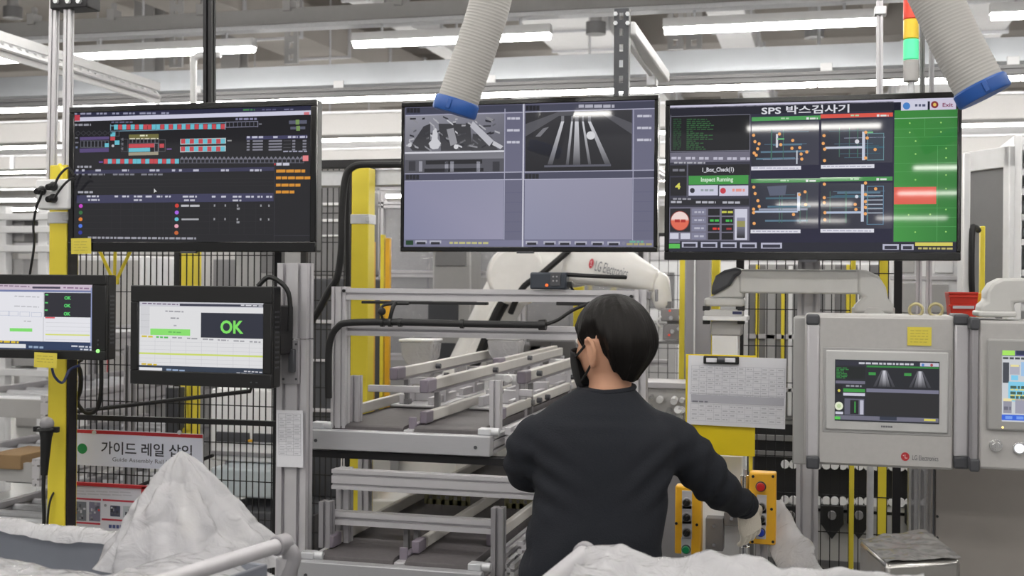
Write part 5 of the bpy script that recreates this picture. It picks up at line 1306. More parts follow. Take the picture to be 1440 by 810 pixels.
b = B(); b.pbox(1115, 446, 1136, 653, YH + 0.03, 0.17); t.part('shaded_side', b, M['hmi_side'], 0.004)  # stands in for the box's left side, its shade painted in
for (a, c) in ((1134, 1152), (1342, 1363)):
    b = B(); b.pbox(a, 456, c, 643, YH - 0.01, 0.14); t.part('corner_profile', b, M['alu'], 0.006)
    b = B(); b.pbox(a - 0.5, 442, c + .5, 457, YH - 0.014, 0.15); t.part('corner_cap', b, M['darkgrey'], 0.006)
    b = B(); b.pbox(a - 0.5, 642, c + .5, 660, YH - 0.014, 0.15); t.part('corner_cap', b, M['darkgrey'], 0.006)
b = B(); b.pbox(1161, 494, 1334, 607, YH - 0.014, 0.012); bz = t.part('panel_bezel', b, M['hmi_bezel'], 0.004)
b = B(); b.pbox(1157, 490, 1338, 611, YH - 0.008, 0.006); t.part('gasket', b, M['greysteel'], 0.002)
def ink_on(px, Y, corners=None):
    x0, y0, x1, y1 = px; xm, ym = (x0 + x1) / 2, (y0 + y1) / 2
    X0_, X1_, Z0_, Z1_ = at(x0, ym, Y).x, at(x1, ym, Y).x, at(xm, y1, Y).z, at(xm, y0, Y).z
    return Ink((X0_, Y, Z1_), (1, 0, 0), (0, 0, -1), X1_ - X0_, Z1_ - Z0_, corners or [(x0, y0), (x1, y0), (x1, y1), (x0, y1)])
k = ink_on((1174, 507, 1321, 594), YH - 0.0145); box_draw(k); t.add(k.mesh('display', M['screen_matt']), parent=bz)
k = ink_on((1160, 600, 1336, 652), YH - 0.0065); emblem(k, 1274, 641, 6); k.text('LG Electronics', 1284, 638.5, 1320, 645.5, (90, 90, 96), 1); t.add(k.mesh('lettering', M['print']), parent=door)
k = ink_on((1161, 596, 1334, 606), YH - 0.0145); k.dashes(1240, 1256, 600, 2.6, (110, 110, 116), 1, word=(2, 4), gap=.6); t.add(k.mesh('nameplate', M['print']), parent=bz)
for px in (1288, 1316):
    p = at(px, 436, YH + 0.06); b = B(); b.tube([p + Vector((0.018 * math.cos(a), 0, 0.018 * math.sin(a))) for a in [2 * PI * i / 16 for i in range(17)]], 0.0045, n=8, sub=1); b.cyl(p + Vector((0, 0, -0.03)), p + Vector((0, 0, -0.018)), 0.008, n=10); t.part('lifting_eye', b, mat('brassy steel', (180, 170, 130), .35, .6))
t.done()
t = Thing('control_box', 'light grey hanging control box cut by the right edge with blue touch screen', 'control box', 'hanging grey control boxes')
Y5 = 3.5
b = B(); b.pbox(1376, 452, 1570, 664, Y5, 0.2); t.part('enclosure', b, M['hmi'], 0.008)
b = B(); b.pbox(1366, 458, 1376, 648, Y5 - 0.004, 0.14); t.part('corner_profile', b, M['alu_dark'], 0.004)
b = B(); b.pbox(1364, 447, 1378, 464, Y5 - 0.012, 0.15); t.part('corner_cap', b, M['darkgrey'], 0.005)
b = B(); b.pbox(1364, 646, 1378, 664, Y5 - 0.012, 0.15); t.part('corner_cap', b, M['darkgrey'], 0.005)
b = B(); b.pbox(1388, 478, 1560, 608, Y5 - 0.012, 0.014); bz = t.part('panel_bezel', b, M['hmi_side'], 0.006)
def draw_touch(k):
    k.rect(1400, 490, 1500, 600, (206, 210, 214), 0); k.rect(1400, 490, 1500, 502, (96, 92, 140), 1); k.rect(1409, 494, 1427, 501, (170, 232, 100), 2); k.rect(1429, 494, 1450, 500, (44, 52, 80), 2); k.dashes(1410, 1450, 505, 3, (70, 74, 80), 2)
    k.rect(1410, 511, 1419, 540, (70, 74, 82), 1); k.rect(1420, 514, 1434, 528, (176, 176, 190), 1); k.rect(1421, 514, 1433, 517, (236, 224, 160), 2); k.rect(1436, 510, 1460, 530, (160, 196, 232), 1)
    k.rect(1422, 529, 1432, 536, (130, 206, 240), 2); k.rect(1418, 538, 1470, 566, (130, 206, 236), 1)
    for y in (546, 554, 560): k.dashes(1421, 1450, y, 4, (70, 100, 90), 2); k.dashes(1421, 1450, y + 3.4, 2, (226, 216, 120), 2)
    k.rect(1411, 565, 1423, 583, (150, 150, 164), 2); k.rect(1411, 562, 1423, 566, (240, 226, 170), 3); k.rect(1428, 562, 1450, 583, (160, 160, 176), 2); k.dashes(1412, 1422, 576, 5, (110, 110, 124), 3)
    k.rect(1409, 585, 1500, 593, (58, 104, 220), 1); k.rect(1414, 587, 1424, 591, (120, 160, 240), 2); k.rect(1430, 587, 1440, 591, (120, 160, 240), 2)
k = ink_on((1409, 494, 1545, 595), Y5 - 0.0125); draw_touch(k); t.add(k.mesh('display', M['screen_matt']), parent=bz)
p = at(1400, 626, Y5); b = B(); b.cyl(p, p + Vector((0, -.006, 0)), 0.017, n=24); b.cyl(p + Vector((0, -.006, 0)), p + Vector((0, -.024, 0)), 0.0135, 0.012, n=20); b.obox(p + Vector((0, -.026, 0)), (0.006, 0.01, 0.024)); t.part('selector_knob', b, M['chrome'], 0.001)
p = at(1433, 630, Y5); b = B(); b.cyl(p, p + Vector((0, -.008, 0)), 0.017, n=24); c = t.part('button_ring', b, M['chrome'], 0.001)
b = B(); b.cyl(p + Vector((0, -.008, 0)), p + Vector((0, -.014, 0)), 0.012, n=24); t.part('lit_button', b, M['led_white'], 0.002, parent=c)
p = at(1410, 601, Y5 - .012); b = B(); b.cyl(p, p + Vector((0, -.002, 0)), 0.003, n=8); t.part('led', b, mat('lit amber led', (240, 220, 140), .4, emit=(255, 230, 140), es=1))
t.done()
t = Thing('swivel_arm', 'grey cast swivel arm over the right edge control box', 'arm')
t.part('elbow', slab([(1378, 441), (1380, 428), (1388, 424), (1388, 410), (1396, 398), (1410, 391), (1470, 391), (1470, 424), (1426, 426), (1428, 441)], Y5 + 0.02, 0.13), M['armgrey'], 0.012)
b = B(); b.pbox(1376, 438, 1430, 446, Y5 + 0.01, 0.15); t.part('flange', b, M['armgrey'], 0.005)
b = B(); b.pbox(1420, 392, 1700, 424, Y5 + 0.03, 0.11); t.part('beam', b, M['armgrey'], 0.006); t.done()

# yellow board, clipboard, paper
Yc = 3.86
t = Thing('yellow_board', 'bright yellow metal board fixed below the swivel arm column', 'board')
b = B(); b.pbox(964, 499, 1062, 640, Yc, 0.004); t.part('plate', b, M['yellow_sheet'], 0.001)
b = B(); b.pbox(1053, 640, 1058, 664, Yc + .01, 0.02); t.part('stay', b, M['yellow'], 0.002); t.done()
def draw_form(k):
    tbl(972, 516, 1103, 560, 12, 8, (186, 186, 196))(k); k.rect(972, 557, 1103, 568, (178, 178, 188), 2); k.dashes(974, 996, 567, 2.2, (120, 120, 130), 3); k.rect(970, 555.5, 1104, 556, (150, 150, 160), 2)
    tbl(972, 570, 1103, 594, 12, 4, (196, 196, 204))(k)
t = sheet('form_sheet', 'printed white record sheet clipped to the yellow board', 'paper', (967, 502, 1105, 600), Yc - 0.012, draw_form, 0.006, 'paper', R=Matrix.Rotation(math.radians(0.8), 3, 'Y')); t.done()
t = Thing('bulldog_clip', 'black wire clip at the top of the record sheet', 'clip')
b = B(); b.pbox(989, 501, 1039, 512, Yc - 0.022, 0.012); t.part('jaw', b, M['black'], 0.003)
for q in (1001, 1027): b = B(); b.pbox(q - 8, 503.5, q + 7, 509.5, Yc - 0.026, 0.006); t.part('window', b, M['paper'], 0.001)
p = at(1014, 506, Yc - .03); b = B(); b.cyl(p + Vector((-.01, 0, 0)), p + Vector((.012, 0, 0)), 0.008, n=12); t.part('spring', b, M['darkgrey']); t.done()

# electrical boxes and yellow push button stations
for q, m, lab in (((985, 640, 1043, 792), 'steelwhite', 'tall white switch cabinet behind the arm of the person'), ):
    b = B(); b.pbox(q[0], q[1], q[2], 1100, 3.95, 0.12); one('switch_cabinet', lab, 'cabinet', b, M[m], 0.005)
t = Thing('breaker_box', 'two dark grey breaker boxes side by side under the reaching arm', 'box')
for q in ((992, 729, 1017, 775), (1018, 721, 1040, 740), (1008, 650, 1014, 664)):
    b = B(); b.pbox(*q, 3.9, 0.06); t.part('box', b, M['midgrey'], 0.003)
for px, py in ((1004, 739), (1004, 766), (1029, 729)): p = at(px, py, 3.9); b = B(); b.cyl(p, p + Vector((0, -.008, 0)), 0.006, n=10); t.part('screw', b, M['chrome'])
t.done()
def station(label, px, Y, buttons, screws):
    x0, y0, x1, y1 = px
    t = Thing('button_station', label, 'button box', 'yellow push button stations')
    b = B(); b.pbox(x0, y0, x1, y1, Y, 0.055); bd = t.part('housing', b, M['yellow_deep'], 0.005)
    for (bx, by, r, m, plate) in buttons:
        p = at(bx, by, Y)
        if plate:
            b = B(); b.pbox(bx - 7, by - 16, bx + 7, by + 10, Y - 0.002, 0.004); t.part('legend_plate', b, M['alu'], 0.001)
        b = B(); b.cyl(p, p + Vector((0, -.008, 0)), r * 1.2, n=24); ring = t.part('collar', b, M['darkgrey'] if m != 'black' else M['alu_dark'], 0.001)
        b = B(); b.cyl(p + Vector((0, -.008, 0)), p + Vector((0, -.02, 0)), r, r * .92, n=24)
        if m == 'black': b.obox(p + Vector((0, -.024, 0)), (r * .6, .01, r * 1.7), Matrix.Rotation(.5, 3, 'Y'))
        t.part('button', b, M[m], 0.002, parent=ring)
    for sx, sy in screws: p = at(sx, sy, Y); b = B(); b.cyl(p, p + Vector((0, -.002, 0)), 0.0045, n=10); t.part('screw', b, M['black'])
    return t
station('yellow push button station under the hand with red and blue buttons', (1053, 665, 1091, 766), 3.82, [(1070, 684, .0135, 'buttonred', False), (1071, 712, .011, 'black', True), (1071, 729, .011, 'black', True), (1070, 748, .012, 'buttonblue', True)], [(1059, 670), (1087, 670), (1085, 716), (1058, 762), (1087, 762)]).done()
station('yellow push button station beside the hip with black selectors', (949, 684, 986, 780), 3.78, [(966, 706, .012, 'black', True), (966, 727, .012, 'black', True), (966, 748, .012, 'black', True), (965, 772, .012, 'buttongreen', True)], [(951, 736), (980, 738)]).done()
t = Thing('air_fitting', 'stacked chrome air fittings left of the yellow push button station', 'fitting')
for y0, y1_, r in ((668, 690, .014), (752, 766, .012), (768, 785, .016), (740, 750, .01)):
    p, q = at(1047, y1_, 3.85), at(1047, y0, 3.85); b = B(); b.cyl((p.x, 3.85, p.z), (p.x, 3.85, q.z), r, n=14); t.part('fitting', b, M['chrome'], 0.001)
b = B(); p, q = at(1047, 800, 3.86), at(1047, 660, 3.86); b.cyl((p.x, 3.86, 0), (p.x, 3.86, q.z), 0.006, n=8); t.part('riser', b, M['alu_dark']); t.done()
t = Thing('station_post', 'slim aluminium post behind the yellow push button station', 'post')
p = at(1072, 700, 3.9); b = B(); b.profile((p.x, 3.9, 0), (p.x, 3.9, at(1072, 668, 3.9).z), 0.035, 0.04, (0, 1, 0)); t.part('post', b, M['alu']); t.done()
t = Thing('aluminium_post', 'grooved aluminium post rising behind the left end of the grey control box', 'post')
p = at(1135, 700, 4.36); b = B(); b.profile((p.x, 4.36, 0), (p.x, 4.36, at(1135, 300, 4.36).z), 0.075, 0.06, (0, 1, 0), nw=2); t.part('profile', b, M['alu']); t.done()
# cabinet, foil box, clear curtain, red bin
t = Thing('grey_cabinet', 'warm grey steel cabinet below the control boxes at the right edge', 'cabinet')
b = B(); b.pbox(1312, 640, 1600, 1050, 3.95, 0.3); t.part('body', b, M['cabinet'], 0.006)
b = B(); b.pbox(1314, 642, 1596, 1045, 3.94, 0.01); t.part('door', b, M['cabinet'], 0.003)
b = B(); b.pbox(1311, 640, 1313, 1050, 3.935, 0.02); t.part('door_gap', b, M['darkgrey'])
for py in (730, 760): p = at(1318, py - 4, 3.94); b = B(); b.cyl(p, p + Vector((0, -.006, 0)), 0.004, n=8); t.part('screw', b, M['black'])
t.done()
t = Thing('clear_column', 'clear plastic guard column left of the grey cabinet', 'guard')
b = B(); b.pbox(1278, 640, 1310, 1000, 4.05, 0.12); t.part('guard', b, M['pane'], 0.01)
for px in (1279, 1292, 1308): b = B(); b.pbox(px - 1.5, 640, px + 1.5, 1000, 4.045, 0.01); t.part('edge_strip', b, M['greysteel'])
t.done()
t = Thing('red_bin', 'red plastic parts bin on a yellow one behind the control boxes', 'bin')
YB_ = 4.3
def tub(x0, y0, x1, y1, Y, d, tp=3):
    a, c = at(x0, y0, Y), at(x1, y0, Y); e, f = at(x0 + tp, y1, Y), at(x1 - tp, y1, Y); th = 0.004
    b = B()
    o0 = [Vector((e.x, Y + .01, e.z)), Vector((f.x, Y + .01, e.z)), Vector((f.x, Y + d - .01, e.z)), Vector((e.x, Y + d - .01, e.z))]
    o1 = [Vector((a.x, Y, a.z)), Vector((c.x, Y, a.z)), Vector((c.x, Y + d, a.z)), Vector((a.x, Y + d, a.z))]
    i1 = [v + Vector((th if j in (0, 3) else -th, th if j < 2 else -th, 0)) for j, v in enumerate(o1)]
    i0 = [v + Vector((th if j in (0, 3) else -th, th if j < 2 else -th, th)) for j, v in enumerate(o0)]
    b.loft([o0, o1, i1, i0]); return b
t.part('tub', tub(1335, 411, 1376, 446, YB_, .16), M['red'], 0.002)
for yy in (412, 417, 430): b = B(); b.pbox(1334, yy - 1.2, 1376, yy + 1.2, YB_ - .005, .006); t.part('rim', b, M['red'], 0.001)
b = B(); b.pbox(1340, 430, 1370, 434, YB_ - .006, .004); t.part('card_slot', b, M['alu']); t.done()
b = tub(1366, 412, 1382, 446, YB_ + .02, .14, 1); one('yellow_bin', 'yellow plastic bin peeping out right of the red bin', 'bin', b, M['yellow_deep'], 0.002)
b = B(); b.pbox(1318, 446, 1400, 452, YB_ - .03, .3); p = at(1360, 452, YB_); b.box((p.x - .05, YB_ + .05, 0), (p.x + .05, YB_ + .15, p.z)); one('bin_stand', 'grey stand under the red bin, hidden behind the control boxes', 'stand', b, M['greysteel'], 0.003)

# ================================================================== background machinery
def bx(*a): b = B(); b.pbox(*a); return b
def enclosure(label, px, Y, d, posts, rails, panes, m='alu', pw=0.05):
    """machine guard: posts to the floor, rails at pixel heights, clear panes between"""
    x0, y0, x1, y1 = px
    t = Thing('machine_guard', label, 'machine guard')
    zt = at((x0 + x1) / 2, y0, Y).z
    for p in posts:
        X = at(p, (y0 + y1) / 2, Y).x; b = B(); b.profile((X, Y, 0), (X, Y, zt), pw, pw, (0, 1, 0)); t.part('post', b, M[m])
    XA, XB = at(x0, 450, Y).x, at(x1, 450, Y).x
    for r in rails:
        z = at((x0 + x1) / 2, r, Y).z; b = B(); b.profile((XA, Y, z), (XB, Y, z), pw, pw * .9); t.part('rail', b, M[m])
    for q in panes: t.part('pane', bx(*q, Y + 0.01, 0.006), M['pane'])
    for sx in (XA, XB):
        b = B(); b.profile((sx, Y, zt - .02), (sx, Y + d, zt - .02), pw, pw); t.part('side_rail', b, M[m])
    t.done()
enclosure('clear panelled aluminium machine guard behind the robot arm', (470, 268, 940, 640), 8.0, 1.0, (535, 664, 735, 905), (287, 386, 505), [(470, 288, 533, 384), (538, 288, 660, 384), (668, 288, 732, 384), (738, 288, 902, 384), (538, 390, 660, 502), (738, 390, 902, 502)])
enclosure('white framed machine guard far behind the left end of the middle screen', (520, 225, 900, 600), 9.3, 1.5, (530, 600, 700), (240, 262, 300, 330), [])
def boxy(name, label, cat, px, Y, d, m, extras=(), bev=0.01):
    t = Thing(name, label, cat)
    t.part('body', bx(*px, Y, d), M[m], bev)
    for nm, q, mm in extras: t.part(nm, bx(*q, Y - 0.012, 0.02), M[mm], 0.003)
    t.done()
boxy('dark_hopper', 'grey hopper box behind the gantry, between robot lower arm and head', 'hopper', (716, 484, 760, 1000), 7.3, .3, 'midgrey')
boxy('grey_cabinet', 'grey cabinet below the middle screen, left of the robot elbow', 'cabinet', (606, 350, 660, 1000), 7.7, .25, 'greysteel', [('hopper_panel', (612, 352, 655, 374), 'midgrey'), ('hopper_panel', (602, 426, 644, 452), 'darkgrey'), ('hopper_panel', (606, 482, 640, 522), 'darkgrey')])
boxy('machine_cabinet', 'dark grey machine cabinet behind the gantry left of the head', 'cabinet', (742, 478, 808, 900), 7.3, .4, 'midgrey', [('door_seam', (774, 480, 775, 640), 'darkgrey')])
boxy('machine_cabinet', 'charcoal cabinet in the gap behind the fence left of the tall yellow post', 'cabinet', (431, 392, 489, 700), 6.4, .6, 'darkgrey', [('shelf_edge', (431, 450, 489, 455), 'alu'), ('shelf_edge', (431, 505, 489, 509), 'alu'), ('shelf_edge', (431, 575, 489, 580), 'alu')])
boxy('machine_cabinet', 'tall grey machine cabinet behind the swivel arm column', 'cabinet', (962, 352, 1000, 640), 6.0, .4, 'alu_dark', [('trim_strip', (975, 352, 977, 640), 'steelwhite')])
boxy('machine_cabinet', 'pale cabinet under the right flat screen between the yellow fence posts', 'cabinet', (1252, 350, 1350, 640), 6.2, .5, 'steelwhite', [('shelf_edge', (1252, 388, 1350, 394), 'alu'), ('window', (1266, 398, 1292, 440), 'greysteel'), ('window', (1306, 400, 1334, 440), 'greysteel'), ('window', (1262, 356, 1286, 384), 'greysteel'), ('window', (1314, 360, 1340, 384), 'steelwhite')])
boxy('machine_cabinet', 'broad grey machine housing behind the clear guard and robot arm', 'cabinet', (545, 285, 905, 1000), 9.0, .25, 'greysteel', [('panel_seam', (600, 290, 602, 600), 'midgrey'), ('panel_seam', (700, 290, 702, 600), 'midgrey'), ('panel_seam', (800, 290, 802, 600), 'midgrey'), ('yellow_strip', (826, 290, 832, 600), 'yellow'), ('yellow_strip', (858, 385, 866, 600), 'yellow')])
boxy('machine_cabinet', 'dark shelf unit behind the fence right of the left flat screen', 'cabinet', (431, 262, 489, 388), 6.5, .5, 'midgrey', [('shelf_edge', (431, 285, 489, 289), 'steelwhite'), ('shelf_edge', (431, 308, 489, 312), 'steelwhite'), ('shelf_edge', (431, 330, 489, 333), 'steelwhite')])
# white parts behind the conveyors
for i, (px, lab) in enumerate((((478, 645, 520, 690), 'white motor box under the upper conveyor beside the yellow post'), ((486, 702, 560, 900), 'white machine block between the crossbars, left'), ((640, 648, 690, 664), 'white block under the upper conveyor near the arm'), ((648, 640, 720, 662), 'pale block under the upper conveyor by the elbow'))):
    boxy('white_block', lab, 'machine', px, 5.6 + i * .07, .3, 'robot')
# hopper jugs standing at the far end of the upper conveyor
def jug(label, px, py, Y, s=1.0):
    t = Thing('plastic_jug', label, 'jug', 'clear plastic jugs behind the conveyor')
    p = at(px, py, Y); w = .16 * s; h = .26 * s
    def ring(z, a, c): return [Vector((p.x + sx * a, Y + sy * c, p.z + z)) for sx, sy in ((-1, -1), (1, -1), (1, 1), (-1, 1))]
    b = B(); b.loft([ring(-h, w * .32, w * .32), ring(-h * .45, w * .34, w * .34), ring(-h * .3, w * .5, w * .45), ring(0, w * .55, w * .5)]); t.part('hopper', b, M['film'], 0.01)
    b = B(); b.loft([ring(0, w * .57, w * .52), ring(.012, w * .57, w * .52)]); t.part('lid', b, M['steelwhite'], 0.004); t.done()
jug('clear plastic hopper jug behind the gantry, left one', 592, 480, 5.55, .95)
jug('clear plastic hopper jug behind the gantry, right one beside the robot arm', 712, 477, 5.7, .9)
# orange and yellow light curtains right of the tall yellow post
for i, (a, c, y0, m, lab) in enumerate(((519, 525, 340, 'yellow_deep', 'slim orange guard post immediately right of the tall yellow post'), (534, 539, 330, 'yellow', 'slim yellow guard post a little right of the tall yellow post'), (541, 547, 335, 'yellow_deep', 'slim amber guard post furthest right of the tall yellow post'))):
    p, q = at(a, 450, 6.0), at(c, 450, 6.0); b = B(); b.box((p.x, 6.0, 0), (q.x, 6.03, at(a, y0, 6.0).z)); one('guard_post', lab, 'post', b, M[m], 0.003, group='slim guard posts')
yellow_post('yellow post seen under the robot forearm above the gantry', 806, 819, 378, 640, 7.6)

# stacked grey conveyor lines running away at the far left
t = Thing('roller_rack', 'grey rack of four stacked roller lanes running back at the far left', 'rack')
for z, X, Y0 in ((0.42, -3.85, 4.9), (0.72, -3.9, 5.0), (1.0, -4.0, 5.2), (1.28, -4.1, 5.4)):
    w_, h, Y1_ = .55, .13, Y0 + 1.9
    for sx in (-w_ / 2, w_ / 2):
        b = B(); b.profile((X + sx, Y0, z), (X + sx, Y1_, z), 0.04, h, nh=2); t.part('side_beam', b, M['alu'])
    b = B(); b.cyl((-w_ / 2 + .03, 0, 0), (w_ / 2 - .03, 0, 0), 0.024, n=10)
    t.copies('roller', b, M['galv'], [(X, Y0 + .1 + k * .16, z + .02) for k in range(int(1.9 / .16))])
    b = B(); b.box((X - w_ / 2 + .02, Y0 + .02, z - h * .4), (X + w_ / 2 - .02, Y0 + .05, z + h * .3)); t.part('end_plate', b, M['greysteel'])
for y in (5.6, 6.7):
    for x in (-4.45, -3.5): b = B(); b.profile((x, y, 0), (x, y, 1.3), .045, .045, (0, 1, 0)); t.part('leg', b, M['alu_dark'])
t.done()
for i, (px, py, Y, m) in enumerate(((6, 648, 5.0, 'cardboard'), (30, 668, 5.1, 'midgrey'))):
    p = at(px, py, Y); b = B(); b.box((p.x - .09, Y, p.z - .04), (p.x + .09, Y + .3, p.z + .03)); one('carton' if i == 0 else 'grey_crate', ('brown carton on the roller lane at the left edge', 'grey crate with yellow tape on the roller lane at the left edge')[i], 'box', b, M[m], .004)
t = Thing('storage_rack', 'white steel storage rack far back at the left edge', 'rack')
for px in (2, 60, 118): X = at(px, 300, 8.0).x; b = B(); b.box((X - .04, 8, 0), (X + .04, 8.08, at(px, 290, 8).z)); t.part('upright', b, M['steelwhite'], .003)
XA, XB = at(-30, 300, 8).x, at(120, 300, 8).x
for py in (300, 318, 345, 410, 470, 520): z = at(50, py, 8).z; b = B(); b.box((XA, 7.98, z - .05), (XB, 8.6, z)); t.part('shelf', b, M['steelwhite'], .004)
for px, py in ((10, 400), (40, 465), (26, 515), (12, 340)): p = at(px, py, 8.1); b = B(); b.box((p.x - .14, 8.1, p.z), (p.x + .14, 8.4, p.z + .2)); t.part('bin', b, M['greysteel'], .01)
t.done()
# machines behind the left fence
for i, (px, Y, m, ex, lab) in enumerate((
    ((100, 360, 200, 560), 7.2, 'steelwhite', [('door', (108, 366, 148, 552), 'hmi'), ('door', (152, 366, 194, 552), 'hmi'), ('red_edge', (150, 400, 152, 556), 'redband')], 'white machine cabinet behind the fence left of the OK monitor'),
    ((296, 548, 392, 650), 6.2, 'steelwhite', [('dark_slot', (304, 608, 350, 622), 'darkgrey'), ('dark_slot', (356, 610, 384, 622), 'darkgrey'), ('orange_mark', (345, 618, 355, 622), 'yellow_deep'), ('shelf_edge', (296, 636, 392, 642), 'alu_dark')], 'white machine with dark slots behind the fence under the OK monitor'),
    ((296, 660, 392, 700), 6.0, 'pale_blue', [], 'pale blue grey sheet cover behind the fence beside the plastic mound'),
    ((300, 720, 440, 900), 5.9, 'darkgrey', [('dial', (388, 716, 398, 726), 'black')], 'dark machine block low behind the fence beside the plastic mound'),
    ((204, 500, 292, 640), 7.4, 'greysteel', [('grille', (212, 512, 248, 560), 'midgrey')], 'grey machine behind the fence under the OK monitor, left'),
    ((330, 340, 440, 700), 7.6, 'greysteel', [('grille', (366, 352, 390, 384), 'midgrey')], 'grey machine top behind the fence right of the yellow post'))):
    if m == 'pale_blue' and m not in M: M[m] = mat('pale blue sheet', (190, 199, 205), .5)
    boxy('machine', lab, 'machine', px, Y, .6, m, ex)
# dark roller conveyor stack behind the fence at lower right: rows of pale wheels
boxy('machine', 'grey brown machine behind the fence between clipboard and grey control box', 'machine', (1050, 372, 1245, 1000), 6.6, .4, 'midgrey', [('yellow_strip', (1062, 372, 1067, 585), 'yellow'), ('yellow_strip', (1098, 380, 1103, 585), 'yellow'), ('pale_strip', (1076, 372, 1090, 585), 'greysteel'), ('pale_strip', (1108, 374, 1114, 585), 'steelwhite'), ('yellow_strip', (1190, 372, 1195, 440), 'yellow'), ('pale_strip', (1160, 372, 1174, 440), 'greysteel'), ('pale_strip', (1206, 372, 1222, 440), 'steelwhite'), ('shelf_edge', (1050, 470, 1120, 477), 'alu'), ('shelf_edge', (1050, 545, 1120, 551), 'alu')])
t = Thing('wheel_conveyor', 'dark conveyor with rows of pale skate wheels behind the fence under the control box', 'conveyor')
YW = 5.5
t.part('backing', bx(1060, 600, 1330, 760, YW + .06, .3), M['black'])
b = B(); b.cyl((0, 0, 0), (0, -.03, 0), .018, n=12)
spots = []
for py in (652, 702):
    for j in range(19): p = at(1104 + j * 11.6, py + j * .25, YW + .05); spots.append((p.x, YW + .05, p.z))
t.copies('wheel', b, M['steelwhite'], spots)
for py in (622, 716, 645): 
    z = at(1200, py, YW).z; XA, XB = at(1060, 650, YW).x, at(1330, 650, YW).x; b = B(); b.box((XA, YW + .04, z - .012), (XB, YW + .06, z + .012)); t.part('rail', b, M['steelwhite'] if py == 716 else M['midgrey'], .002)
for px in (1112, 1170, 1208, 1290):
    p = at(px, 728, YW - .02); b = B(); b.loft([[Vector((p.x + sx, YW + y, p.z + sz)) for sx, sz in ((-.05, .05), (.05, .05), (.05, -.03), (0, -.1), (-.05, -.03))] for y in (0, .03)]); t.part('motor_mount', b, M['black'], .004)
    b = B(); b.cyl((p.x, YW, p.z + .01), (p.x, YW - .03, p.z + .01), .018, n=12); t.part('motor_shaft', b, M['midgrey'])
t.part('lower_panel', bx(1060, 722, 1330, 790, YW + .05, .3), M['greysteel']); 
b = B(); XA, XB = at(1060, 790, YW).x, at(1330, 790, YW).x; b.box((XA, YW + .1, 0), (XA + .06, YW + .16, .6)); b.box((XB - .06, YW + .1, 0), (XB, YW + .16, .6)); t.part('leg', b, M['blackmetal'])
t.done()
# busy pale machine seen right of the shoulder
t = Thing('valve_station', 'pale valve block with silver fittings behind the shoulder of the person', 'machine')
t.part('body', bx(896, 545, 966, 640, 5.4, .2), M['hmi'], .005); t.part('top_rail', bx(893, 538, 968, 546, 5.38, .22), M['alu'], .003)
rn = random.Random(4)
for k in range(16):
    p = at(rn.uniform(904, 960), rn.uniform(552, 600), 5.4); b = B(); b.cyl(p, p + Vector((0, -.04, rn.uniform(-.02, .02))), rn.uniform(.008, .02), n=10); t.part('fitting', b, M[rn.choice(('chrome', 'darkgrey', 'steelwhite'))])
t.part('base', bx(900, 640, 962, 900, 5.42, .18), M['alu_dark']); t.done()

# right background: cabinet with an open door, shelving
t = Thing('white_cabinet', 'tall white cabinet with its dark panelled door ajar at the right edge', 'cabinet')
YD = 5.6
t.part('side_wall', bx(1424, 190, 1436, 700, YD, .6), M['steelwhite'], .005)
for py in (200, 236, 264, 300, 336, 380, 430): t.part('shelf', bx(1436, py, 1700, py + 9, YD + .02, .6), M['steelwhite'], .004)
t.part('back_panel', bx(1430, 190, 1700, 700, YD + .62, .02), M['steelwhite'])
for q in ((1440, 280, 1470, 298), (1440, 318, 1480, 334), (1444, 352, 1490, 378)): t.part('stored_box', bx(*q, YD + .1, .3), M['galv'], .01)
a, c = at(1422, 300, YD), at(1388, 300, YD + .0)
zt_, zb_ = at(1410, 206, YD).z, .2
R = Matrix.Rotation(math.radians(-58), 3, 'Z'); hinge = Vector((a.x, YD - .02, 0)); wd = .34
b = B()
for u0, u1, z0, z1 in ((0, wd, zt_ - .09, zt_), (0, wd, zb_, zb_ + .09), (0, .04, zb_, zt_), (wd - .04, wd, zb_, zt_)):
    b.obox(hinge + R @ Vector((-(u0 + u1) / 2, 0, 0)) * 1 + Vector((0, 0, (z0 + z1) / 2)), (u1 - u0, .03, z1 - z0), R)
dr = t.part('door', b, M['steelwhite'], .004)
b = B(); b.obox(hinge + R @ Vector((-wd / 2, .004, 0)) + Vector((0, 0, (zt_ + zb_) / 2)), (wd - .07, .012, zt_ - zb_ - .16), R); t.part('door_panel', b, M['midgrey'], parent=dr); t.done()
t = Thing('guard_strip', 'yellow guard strip with black capsule handle beside the open cabinet door', 'guard')
t.part('strip', bx(1376, 318, 1383, 1000, 5.3, .04), M['yellow'], .003)
b = B(); b.tube([at(1376, 324, 5.28), at(1371, 320, 5.24), at(1367, 328, 5.2), at(1367, 410, 5.2), at(1376, 416, 5.28)], .012, n=10); t.part('handle_bar', b, M['blackmetal']); t.done()
boxy('white_upright', 'white upright just right of the right flat screen', 'upright', (1353, 215, 1362, 1000), 5.2, .05, 'steelwhite', [], .003)
boxy('white_machine', 'bright white machine between the right flat screen and the cabinet door', 'machine', (1362, 218, 1392, 1100), 6.4, .1, 'steelwhite', [('groove', (1362, 286, 1392, 290), 'midgrey'), ('groove', (1362, 300, 1392, 303), 'greysteel')], .003)
t = Thing('twin_tube', 'pair of slim tubes rising behind the lifting eyes of the control box', 'tube')
for px in (1292, 1306): p = at(px, 400, 4.6); b = B(); b.profile((p.x, 4.6, 0), (p.x, 4.6, at(px, 345, 4.6).z), .02, .02, (0, 1, 0)); t.part('tube', b, M['alu'])
t.done()
